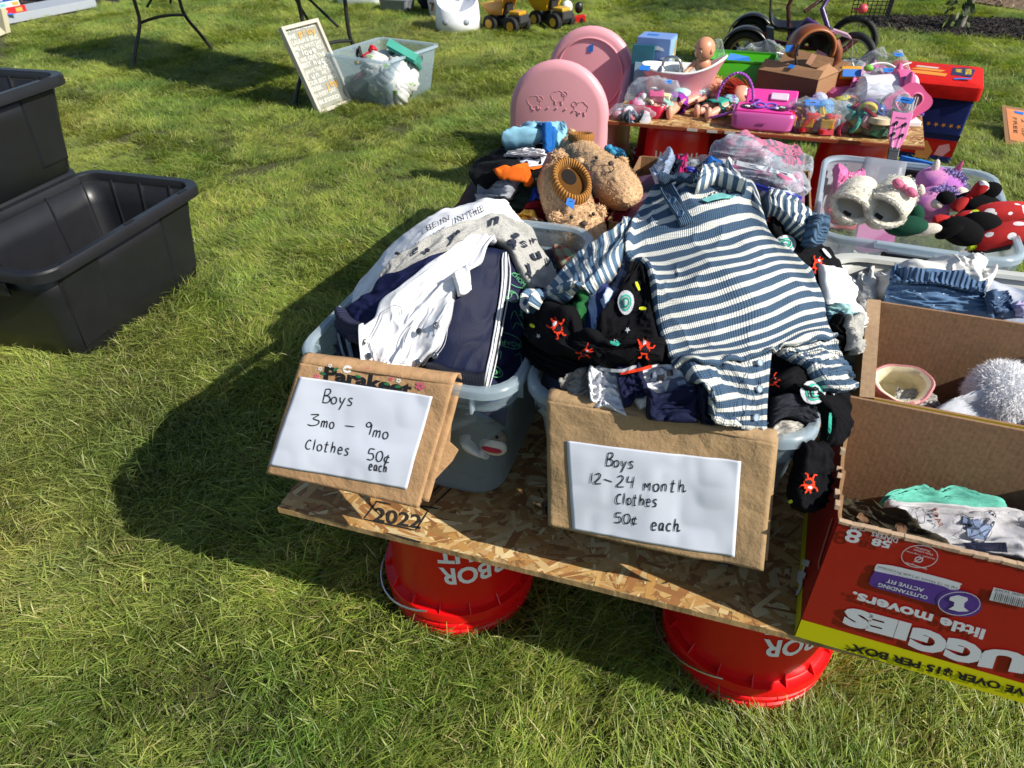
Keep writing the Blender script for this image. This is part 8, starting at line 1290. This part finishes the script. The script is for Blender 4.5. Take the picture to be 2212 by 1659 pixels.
def leaf(mb, p, d, L_, w_, tint):
    d = np.array(d, float); d /= np.linalg.norm(d); s_ = np.cross(d, RNG.normal(size=3)); s_ /= np.linalg.norm(s_); n_ = np.cross(d, s_); p = np.array(p, float); mb.add([p, p+d*L_*.4+s_*w_+n_*.006, p+d*L_*.4-s_*w_+n_*.006, p+d*L_*.8+s_*w_*.7, p+d*L_*.8-s_*w_*.7, p+d*L_-n_*.01], [(0, 1, 2), (1, 3, 4, 2), (3, 5, 4)], tint)
for _ in range(60): a = RNG.random()*6.283; r = RNG.uniform(.02, .10); leaf(mb, (-.05+r*math.cos(a)*.9, -.02+r*math.sin(a), RNG.uniform(.06, .26)), (math.cos(a)*.6, math.sin(a)*.6, -.7), RNG.uniform(.05, .09), .013, random.choice(['#4a5a28', '#5f7034', '#38471f', '#6f7a3c']))
for _ in range(14): leaf(mb, (.06+RNG.normal()*.02, RNG.normal()*.02, RNG.uniform(.30, .42)), (.6, RNG.normal()*.4, .3), .06, .014, random.choice(['#8a9a5a', '#6f8044']))
tag(mb.build('sprouts', mat((.5, .5, .5), .6, 'attr', name='leaf_small'), tree, 0), kind='stuff')
mb = MB()
for _ in range(1500): c = np.array([(.5, -.1, 1.5), (-.45, .1, 1.7), (.2, .4, 1.9), (.1, -.1, 2.2)][_ % 4])+RNG.normal(size=3)*[.22, .22, .18]; leaf(mb, c, RNG.normal(size=3)+[0, 0, -.4], RNG.uniform(.05, .09), .016, random.choice(['#4a5a28', '#5f7034', '#38471f', '#6f7a3c']))
tag(mb.build('crown', mat((.5, .5, .5), .6, 'attr', name='leaf_small'), tree, 0), kind='stuff')
# orange note on cardboard
cs = thing('cardboard_sign', 'orange paper note taped on a cardboard piece lying tilted at the right edge', 'sign', at(2200, 295, 0)); q = [aty(2150, 262, 4.75), aty(2236, 280, 4.70), aty(2240, 333, 4.35), aty(2170, 318, 4.40)]; L_ = np.array(q)-np.array(cs.location); L_[:, 2] = [.13, .12, .02, .02]; mb = MB(); mb.add(np.concatenate([L_, L_-[0, 0, .006]]), [(0, 1, 2, 3), (7, 6, 5, 4), (0, 4, 5, 1), (1, 5, 6, 2), (2, 6, 7, 3), (3, 7, 4, 0)]); mb.build('card', CB, cs, 0)
def q2(u, v, o_=.002): return (L_[0]*(1-u)+L_[1]*u)*(1-v)+(L_[3]*(1-u)+L_[2]*u)*v+[0, -.3*o_, o_]
mb = MB(); mb.add([q2(.1, .08), q2(1, .06), q2(1, .9), q2(.14, .88)], [(0, 1, 2, 3)]); mb.build('note', mat('#d88a58', .8, 'plain', name='orange_paper'), cs, 0)
for (u, v) in ((.3, .12), (.55, .88)): mb = MB(); mb.add([q2(u, v, .004), q2(u+.25, v, .004), q2(u+.22, v+.07, .004), q2(u+.02, v+.06, .004)], [(0, 1, 2, 3)]); mb.build('tape', TAPE, cs, 0)
for (t_, u0, v0, v1) in (('FREE', .26, .3, .7), ('2 for', .48, .3, .75), ('3', .72, .45, .6)):
    V, Fc, tw, th = text2d(t_, .0); mb = MB(); mb.add([q2(u0+.1*v[1]/th, v0+(v1-v0)*v[0]/tw, .004) for v in V], Fc); mb.build('lettering', INK, cs, 0)
# ================================================================== LEFT REAR: TABLE, SIGN, TOTE, SHELF
tbl = thing('folding_table', 'black folding table with bent steel legs at the upper left', 'table', (-3.57, 4.72, 0), rad(-17.5)); BM = mat('#1f1e1e', .4, 'plain', name='table_steel'); mb = MB(); mb.box((0, 0, .745), (2.44, .76, .04)); mb.build('tabletop', mat('#a9a8a4', .6, 'plain', name='table_plastic'), tbl, 20, bevel=.01)
for sx in (-1, 1):
    for sy in (-1, 1):
        P_ = crom(np.array([[sx*.92, sy*.37, 0], [sx*.925, sy*.285, .15], [sx*.93, sy*.20, .29], [sx*.93, sy*.185, .42], [sx*.93, sy*.20, .72]]), 20); mb = MB(); mb.tube(P_, .0135, 10); mb.build('leg', BM, tbl); mb = MB(); mb.lathe([(.02, 0), (.02, .02), (.014, .03)], 12, c=(sx*.92, sy*.37, 0)); mb.build('foot', BM, tbl)
    a = np.linspace(-.20, .20, 14); mb = MB(); mb.tube(np.stack([np.full(14, sx*.93), a, .30+.02*np.cos(a/.2*1.57)], 1), .011, 8); mb.build('crossbar', BM, tbl)
    mb = MB(); mb.tube([(sx*.93, -.1, .40), (sx*.55, 0, .72)], .009, 8); mb.tube([(sx*.93, .1, .40), (sx*.55, 0, .72)], .009, 8); mb.build('brace', BM, tbl)
# framed sign
sg = thing('framed_sign', 'tall framed house rules sign with grey board and gold script, leaning on the table', 'sign', (-2.50, 4.12, 0))
A_, B_ = at(693, 250, 0), at(765, 222, 0); A_ = A_-np.array(sg.location); B_ = B_-np.array(sg.location); ux = (B_-A_); wS = np.linalg.norm(ux); ux /= wS; back = np.array([-ux[1], ux[0], 0]); d_ = ray(608, 62); TL = CO+d_*(((A_+np.array(sg.location)-CO)@ux)/(d_@ux))-np.array(sg.location); uz = TL-A_; hS = np.linalg.norm(uz); uz /= hS; uz = uz-ux*(uz@ux); uz /= np.linalg.norm(uz); nS = np.cross(ux, uz); R_ = np.stack([ux, uz, nS], 1); A_ = A_+np.array([0, 0, .01])
FRM = mat('#b8b0a4', .7, 'plain', name='whitewashed_wood', bump=.2, amt=.06); f_ = .022; dp = .035
def bxs(par, nm, x0, x1, y0, y1, z0, z1, m, bev=.002): mb = MB(); mb.box(((x0+x1)/2, (y0+y1)/2, (z0+z1)/2), (x1-x0, y1-y0, z1-z0)); mb.v[-1] = mb.v[-1]@R_.T+A_; return mb.build(nm, m, par, 0, bevel=bev)
bxs(sg, 'frame_side', 0, f_, 0, hS, -dp, 0, FRM); bxs(sg, 'frame_side', wS-f_, wS, 0, hS, -dp, 0, FRM); bxs(sg, 'frame_side', f_+.0005, wS-f_-.0005, hS-f_, hS, -dp, 0, FRM); bxs(sg, 'frame_side', f_+.0005, wS-f_-.0005, 0, f_, -dp, 0, FRM); bd_ = bxs(sg, 'board', f_+.001, wS-f_-.001, f_+.001, hS-f_-.001, -dp, -.022, mat('#8d8e84', .7, 'plain', name='grey_board'), 0)
SW_ = mat('#d4d3cb', .6, 'plain', name='sign_white'); SG_ = mat('#d8a440', .5, 'plain', name='sign_gold'); iw = wS-2*f_-.03
rows_ = [('IN THIS HOUSE', 0, 1, .93, .03, 0), ('pray', .35, .95, .86, .045, 1), ('WE', 0, .25, .855, .03, 0), ('LAUGH & SING', .05, .95, .79, .03, 0), ('WE ALWAYS SAY', 0, 1, .725, .03, 0), ('YOU', .75, 1, .675, .028, 0), ('I', .02, .08, .66, .03, 0), ('love', .2, .7, .655, .042, 2), ('WE GIVE THE', .05, .95, .59, .03, 0), ('BEST', 0, .35, .53, .03, 0), ('hugs', .42, .98, .52, .042, 2), ('HAVE THE MOST', .05, 1, .455, .028, 0), ('fun', 0, .45, .39, .042, 2), ('WE TRY', .55, 1, .40, .028, 0), ('OUR BEST AND', 0, 1, .325, .03, 0), ('SEEK', 0, .38, .255, .03, 0), ('joy', .5, .95, .25, .045, 1), ('IN EVERY DAY', .0, .8, .18, .03, 0), ('BLESSED', .05, .8, .10, .028, 0)]
for t_, u0, u1, v, h_, st_ in rows_:
    mb = MB()
    if st_:
        L2, w2 = hand2d(t_) if all(c in HW for c in t_) else hand2d(t_)
        for s_ in L2: Q = np.array([(f_+.015+iw*(u0+(u1-u0)*x/w2), hS*v+y*h_) for x, y in s_]); a_, b_ = ribbon(Q, .007); V = np.array([A_+R_@np.array([x, y, -.018]) for x, y in np.concatenate([a_, b_])]); n_ = len(a_); mb.add(V, [(i, i+1, n_+i+1, n_+i) for i in range(n_-1)])
        tag(mb.build('script_word', SG_ if st_ == 1 else SW_, bd_, 0, solid=.002), kind='stuff')
    else:
        V, Fc, tw, th = text2d(t_, .01); mb.add([A_+R_@np.array([f_+.015+iw*(u0+(u1-u0)*x/tw), hS*v+y/th*h_*.85, -.0205]) for x, y in V], Fc); mb.build('printed_words', SW_, bd_, 0)
# clear tote with blanket beside the table
pA, pB, pC = at(778, 213, 0), at(880, 233, 0), at(952, 180, 0); dx_ = pB-pA; cx2 = thing('storage_tote', 'clear tote with a mint box and star patterned blanket beside the framed sign', 'tote', (-2.31, 4.47, 0), math.atan2(-.10, .44)); m_ = CLR(); 
def r2(w_, d, z, r=.05): return rrect(w_, d, r, 6, z)
mb = MB(); mb.loft([r2(.40, .44, .002), r2(.41, .45, .01), r2(.47, .53, .26), r2(.475, .535, .30)], cap=(True, False)); mb.build('shell', m_, cx2, 50, solid=.003); mb = MB(); mb.loft([r2(.478, .54, .295), r2(.505, .565, .30), r2(.51, .57, .297), r2(.51, .57, .285), r2(.50, .56, .283), r2(.478, .538, .29)], cap=(False, False)); mb.build('rim', CLRR(), cx2, 40)
mb = MB(); mb.box((.25, .0, .255), (.012, .16, .03)); mb.build('handle', mat('#4a5560', .5, 'plain', name='handle_slot'), cx2, 0, bevel=.005); mb = MB(); mb.box((.232, -.12, .15), (.003, .06, .07)); mb.build('price_tape', TAPE, cx2, 0)
bl = thing('baby_blanket', 'white baby blanket with green and orange prints bunched inside the far clear tote', 'blanket', (-2.24, 4.40, .02)); BLK_ = mat('#d4d6d4', .85, 'dots', col2='#7fa85a', sc=16, alpha=.26, name='print_blanket')
for (c, r, R__) in (((.03, -.05, .13), (.17, .15, .13), None), ((.09, .0, .20), (.09, .15, .08), ry(.3)), ((-.06, -.06, .22), (.10, .12, .07), ry(-.3)), ((-.02, .08, .18), (.12, .1, .09), None), ((.12, -.12, .08), (.05, .06, .09), None)): mb = MB(); mb.ball(c, r, R=R__, n=30, m=18, nz=.10); mb.build('fold', BLK_, bl, 180)
gy_ = thing('grey_jacket', 'dark grey jacket at the bottom left of the far clear tote', 'clothes', (-2.42, 4.38, .02)); mb = MB(); mb.ball((0, 0, .07), (.11, .12, .075), n=24, m=14, nz=.08); mb.build('cloth', mat('#33363e', .9, 'cloth', name='jacket_grey'), gy_)
mint = thing('mint_box', 'mint green gift box tilted on top of the far clear tote', 'box', aty(874, 114, 4.40), rad(15)); Rm = rx(rad(-24))@ry(rad(28)); mb = MB(); mb.box((0, 0, 0), (.20, .17, .045), Rm); mb.build('lid', mat('#4fae9a', .5, 'plain', name='mint_card'), mint, 0, bevel=.002); mb = MB(); mb.box((.0, 0, -.03), (.205, .175, .02), Rm); mb.v[-1] = mb.v[-1]; mb.build('base', mat('#3f9a88', .5, 'plain', name='mint_card_dark'), mint, 0, bevel=.002)
mb = MB(); mb.box(Rm@np.array([.01, -.01, .0235]), (.05, .045, .001), Rm); mb.build('label', mat('#cfd4d4', .5, 'plain', name='mint_label'), mint, 0)
rdt = thing('red_toy_flower', 'red shiny toy and black gold trimmed pouch in the far clear tote', 'toy', aty(805, 106, 4.55)); mb = MB(); mb.ball((0, 0, 0), (.03, .03, .025), n=14, m=9, nz=.15); mb.tube([(-.02, -.02, -.02), (-.05, -.05, -.04)], .012, 8); mb.build('flower', mat('#b8101c', .3, 'plain', name='shiny_red'), rdt); mb = MB(); mb.tube([(-.12, -.03, -.05), (-.085, -.02, .01), (-.07, -.04, -.05)], .012, 8); mb.build('strap', mat('#15120e', .4, 'plain', name='black_leather'), rdt); mb = MB(); mb.ball((-.10, -.06, -.07), (.02, .012, .008), n=10, m=7); mb.build('gold_piece', mat('#c89a30', .25, 'plain', metal=.8, name='gold'), rdt)
pkb = thing('pink_book', 'pink book showing through the left wall of the far clear tote', 'book', aty(775, 165, 4.33)); mb = MB(); mb.box((0, 0, 0), (.08, .05, .02), ry(-.6)@rx(.5)); mb.build('cover', mat('#c04a64', .5, 'plain', name='rose_card'), pkb, 0, bevel=.002)
# small gear at the top edge
wt = thing('infant_floor_chair', 'white moulded floor baby seat with a blue price tape', 'baby seat', (-2.64, 6.62, 0), rad(15)); a = np.linspace(0, 2*np.pi, 40, endpoint=False); bk_ = lambda r, z, k: np.stack([r*1.08*np.cos(a), r*np.sin(a), np.maximum(.01, z+k*np.sin(a)*.5+k*.5)], 1)
WB = mat('#e4e6ea', .3, 'plain', name='seat_white', amt=.02); mb = MB(); mb.loft([bk_(.16, .0, 0), bk_(.185, .02, 0), bk_(.19, .10, .02), bk_(.175, .16, .14), bk_(.165, .18, .17), bk_(.15, .175, .16), bk_(.135, .11, .05), bk_(.12, .06, .0)], cap=(True, True)); mb.build('shell', WB, wt, 80)
mb = MB(); mb.lathe([(.045, .02), (.035, .10), (.034, .15), (.026, .168), (.008, .172)], 18, c=(0, -.15, 0), sx=1, sy=.8); mb.build('front_post', WB, wt); 
for sx in (-1, 1): mb = MB(); mb.ball((sx*.085, -.150, .10), (.038, .032, .030), n=16, m=10); mb.build('leg_hole_shade', mat('#8e939c', .5, 'plain', name='hole_shade'), wt)  # solid grey balls, coloured as the shade in the leg holes
mb = MB(); mb.box((.0, .128, .26), (.045, .004, .045), rx(.2)); mb.build('price_tape', TAPE, wt, 0)
def truck(label, x, y, rz, body, bed, hood, plain=False):
    o = thing('toy_dump_truck', label, 'toy truck', (x, y, 0), rz, 'toy trucks'); BKT = mat('#1c1c1e', .5, 'plain', name='truck_black')
    for sx in (-.12, .12):
        for sy in (-1, 1):
            mb = MB(); mb.lathe([(.045, -.03), (.068, -.026), (.070, 0), (.068, .026), (.045, .03)], 26, c=(sx, sy*.085, .07), R=rx(math.pi/2)); w_ = mb.build('wheel', mat('#161618', .8, 'plain', name='truck_tyre', bump=.5), o, 40); mb = MB(); mb.lathe([(.036, -.032), (.034, .0), (.036, .032)], 20, c=(sx, sy*.085, .07), R=rx(math.pi/2)); mb.build('hub', mat(hood, .4, 'plain', name='truck_hub'), w_, 40)
    mb = MB(); mb.box((0, 0, .085), (.36, .10, .05)); mb.box((.13, 0, .115), (.13, .14, .07)); mb.build('chassis', BKT, o, 0, bevel=.005)
    mb = MB(); mb.box((.12, 0, .165), (.12, .11, .03)); mb.build('hood', mat(hood, .4, 'plain', name='truck_hood'), o, 0, bevel=.008); mb = MB(); mb.box((.02, -.02, .20), (.08, .09, .08)); mb.build('cab', BKT, o, 0, bevel=.008); mb = MB(); mb.box((.193, 0, .125), (.012, .12, .06)); mb.build('grille', mat('#3a3a3c', .5, 'plain', name='grille'), o, 0, bevel=.003)
    b = [[(-.22, .09, .22), (.04, .11, .27), (.04, -.11, .27), (-.22, -.09, .22)], [(-.15, .06, .13), (.0, .07, .15), (.0, -.07, .15), (-.15, -.06, .13)]]; mb = MB(); mb.loft([np.array(b[1]), np.array(b[0])], cap=(True, False)); mb.build('dump_bed', mat(bed, .4, 'plain', name='bed_paint'), o, 0, solid=.006, off=-1.); mb = MB(); mb.box((.07, 0, .285), (.12, .20, .012), ry(-.1)); mb.build('canopy', mat(body, .4, 'plain', name='canopy_paint'), o, 0, bevel=.003); return o
truck('yellow toy dump truck with yellow wheel hubs nearest the baby seat', -2.20, 6.70, rad(-20), '#3a3a3c', '#b5802c', '#c8921c'); truck('second yellow toy truck with a silver and black cab', -1.86, 6.98, rad(-28), '#d8a410', '#d8a410', '#c8a030')
rdv = thing('red_toy_vehicle', 'red toy vehicle part with a white mask above at the top edge', 'toy', (-1.68, 7.10, 0), rad(20)); mb = MB(); mb.box((0, 0, .05), (.22, .05, .06), ry(-.15)); mb.build('panel', mat('#c01c18', .4, 'plain', name='toy_red'), rdv, 0, bevel=.008)
for x_ in (-.06, .0, .07): mb = MB(); mb.lathe([(.016, -.028), (.016, .028)], 14, c=(x_, 0, .05), R=rx(math.pi/2)); mb.build('wheel', mat('#141416', .5, 'plain', name='wheel_black'), rdv)
mb = MB(); mb.ball((-.06, .05, .15), (.05, .03, .055), n=16, m=10); mb.build('white_mask', WPL, rdv); mb = MB(); mb.ball((.05, .06, .14), (.04, .03, .05), n=14, m=9); mb.build('black_part', mat('#141416', .4, 'plain', name='toy_black'), rdv)
wbk = thing('white_bucket', 'scuffed white tub with a brown mark at the top edge', 'tub', (-2.96, 7.18, 0)); mb = MB(); mb.lathe([(.15, 0), (.16, .02), (.18, .30)], 36, cap=(True, False), sx=1.15); mb.build('shell', mat('#cdc8c4', .5, 'plain', name='scuffed_white', sc=6, amt=.1), wbk, 50, solid=.004); mb = MB(); mb.box((-.10, -.155, .12), (.02, .004, .07), ry(.2)); mb.box((-.10, -.157, .15), (.05, .004, .018), ry(.2)); mb.build('brown_mark', mat('#5a4030', .7, 'plain', name='brown_mark'), wbk, 0)
gbn = thing('grey_bin', 'small grey plastic bin at the top edge', 'bin', (-3.60, 7.38, 0), rad(-5)); mb = MB(); mb.loft([rrect(.28, .16, .03, 5, 0), rrect(.30, .17, .03, 5, .015), rrect(.33, .19, .035, 5, .12), rrect(.34, .20, .035, 5, .125)], cap=(True, False)); mb.build('shell', mat('#7d8288', .45, 'plain', name='grey_plastic'), gbn, 40, solid=.004)
wtb = thing('baby_bath', 'white curved baby bath insert at the top edge', 'baby bath', (-4.15, 7.65, 0), rad(10)); mb = MB(); mb.loft([rrect(.42, .2, .08, 6, 0), rrect(.5, .25, .1, 6, .05), rrect(.52, .27, .11, 6, .12), rrect(.48, .23, .10, 6, .12), rrect(.40, .18, .08, 6, .04)], cap=(True, True)); mb.build('shell', WB, wtb, 50)
wt2 = thing('white_tray', 'flat white tray with blue edge at the top edge left of the baby bath', 'tray', (-4.75, 7.9, 0)); mb = MB(); mb.loft([rrect(.4, .3, .06, 5, 0), rrect(.44, .34, .07, 5, .05), rrect(.42, .32, .06, 5, .05)]); mb.build('shell', WB, wt2, 40)
blt = thing('navy_bag', 'dark navy bag behind the white tub', 'bag', (-3.22, 7.42, 0)); mb = MB(); mb.ball((0, 0, .13), (.16, .10, .14), n=18, m=12, nz=.05); mb.build('bulk', mat('#161a28', .8, 'cloth', name='navy_bag'), blt); mb = MB(); a = np.linspace(0, np.pi, 12); mb.tube(np.stack([.06*np.cos(a), 0*a, .25+.05*np.sin(a)], 1), .008, 8); mb.build('strap', mat('#161a28', .8, 'cloth', name='navy_bag'), blt)
# shelf unit top left with puzzle boxes
sh_ = thing('shelf_unit', 'light grey plastic shelf unit at the top left corner', 'shelf', (-7.05, 6.28, 0), math.atan2(1.11, .14)); GS = mat('#9aa0a8', .5, 'plain', name='shelf_grey', amt=.03); mb = MB(); mb.box((0, .22, .075), (1.22, .46, .02)); mb.box((0, -.005, .05), (1.22, .012, .075)); mb.build('lower_shelf', GS, sh_, 0, bevel=.003)
for k in range(8): mb = MB(); mb.box((-.612, .03+.05*k, .045), (.008, .025, .06)); mb.build('end_slat', GS, sh_, 0)
for sx in (-1, 1):
    for y_p in (.02, .44): mb = MB(); mb.lathe([(.028, 0), (.028, .9)], 16, c=(sx*.59, y_p, 0)); mb.build('post', GS, sh_)
sx0, sy0 = -7.05, 6.28; ang = math.atan2(1.11, .14)
def on_shelf(u, v): return (sx0+u*math.cos(ang)-v*math.sin(ang), sy0+u*math.sin(ang)+v*math.cos(ang))
for nm, lb, u, z, d, col, txt, tc in (('puzzle_box', 'red puzzle box at the bottom of the stack on the shelf', -.34, .086, (.36, .26, .055), '#c01a20', 'My Play', '#e8c8c8'), ('puzzle_box', 'pale teal 300 piece puzzle box in the middle of the stack', -.35, .142, (.30, .24, .05), '#bcd8da', '300', '#3a9a9c'), ('puzzle_box', 'blue puzzle box on top of the stack', -.36, .193, (.32, .24, .05), '#2a4aa0', 'PUZZLE', '#e8e8ea')):
    x_, y_p = on_shelf(u, .17); o = thing(nm, lb, 'puzzle box', (x_, y_p, z), ang, 'stacked puzzle boxes'); mb = MB(); mb.box((0, 0, d[2]/2), d); c_ = mb.build('carton', mat(col, .5, 'plain', name='puzzle_card'), o, 0, bevel=.002); face_text(c_, txt, (-d[0]*.32, -d[1]/2-.001, d[2]*.2), (1, 0, 0), (0, 0, 1), .10, d[2]*.55, mat(tc, .5, 'plain', name='puzzle_ink'), .02); face_poly(c_, [(.07, -d[1]/2-.001, .008), (.14, -d[1]/2-.001, .008), (.14, -d[1]/2-.001, d[2]*.8), (.07, -d[1]/2-.001, d[2]*.8)], mat('#c89a50', .5, 'plain', name='puzzle_picture'))
tpx = on_shelf(-.38, .0); o = thing('fallen_tape', 'loose blue tape scrap on the shelf edge', 'tape', (tpx[0], tpx[1], .088)); mb = MB(); mb.add([(-.05, -.02, 0), (.04, -.03, .004), (.06, .02, .0), (-.01, .03, .01)], [(0, 1, 2, 3)]); mb.build('strip', TAPE, o, 0, solid=.001)
cw = thing('cream_board', 'cream board edge cut off by the left edge', 'board', (-7.05, 5.45, 0)); q = [aty(-30, 30, 5.4), aty(2, 18, 5.4), aty(14, 72, 5.4), aty(-30, 90, 5.3)]; V = np.array(q)-np.array(cw.location); mb = MB(); mb.add(np.concatenate([V, V+[0, .05, 0]]), [(0, 1, 2, 3), (7, 6, 5, 4), (0, 4, 5, 1), (1, 5, 6, 2), (2, 6, 7, 3), (3, 7, 4, 0)]); mb.build('panel', mat('#cfc6a8', .6, 'plain', name='cream_paint'), cw, 0)
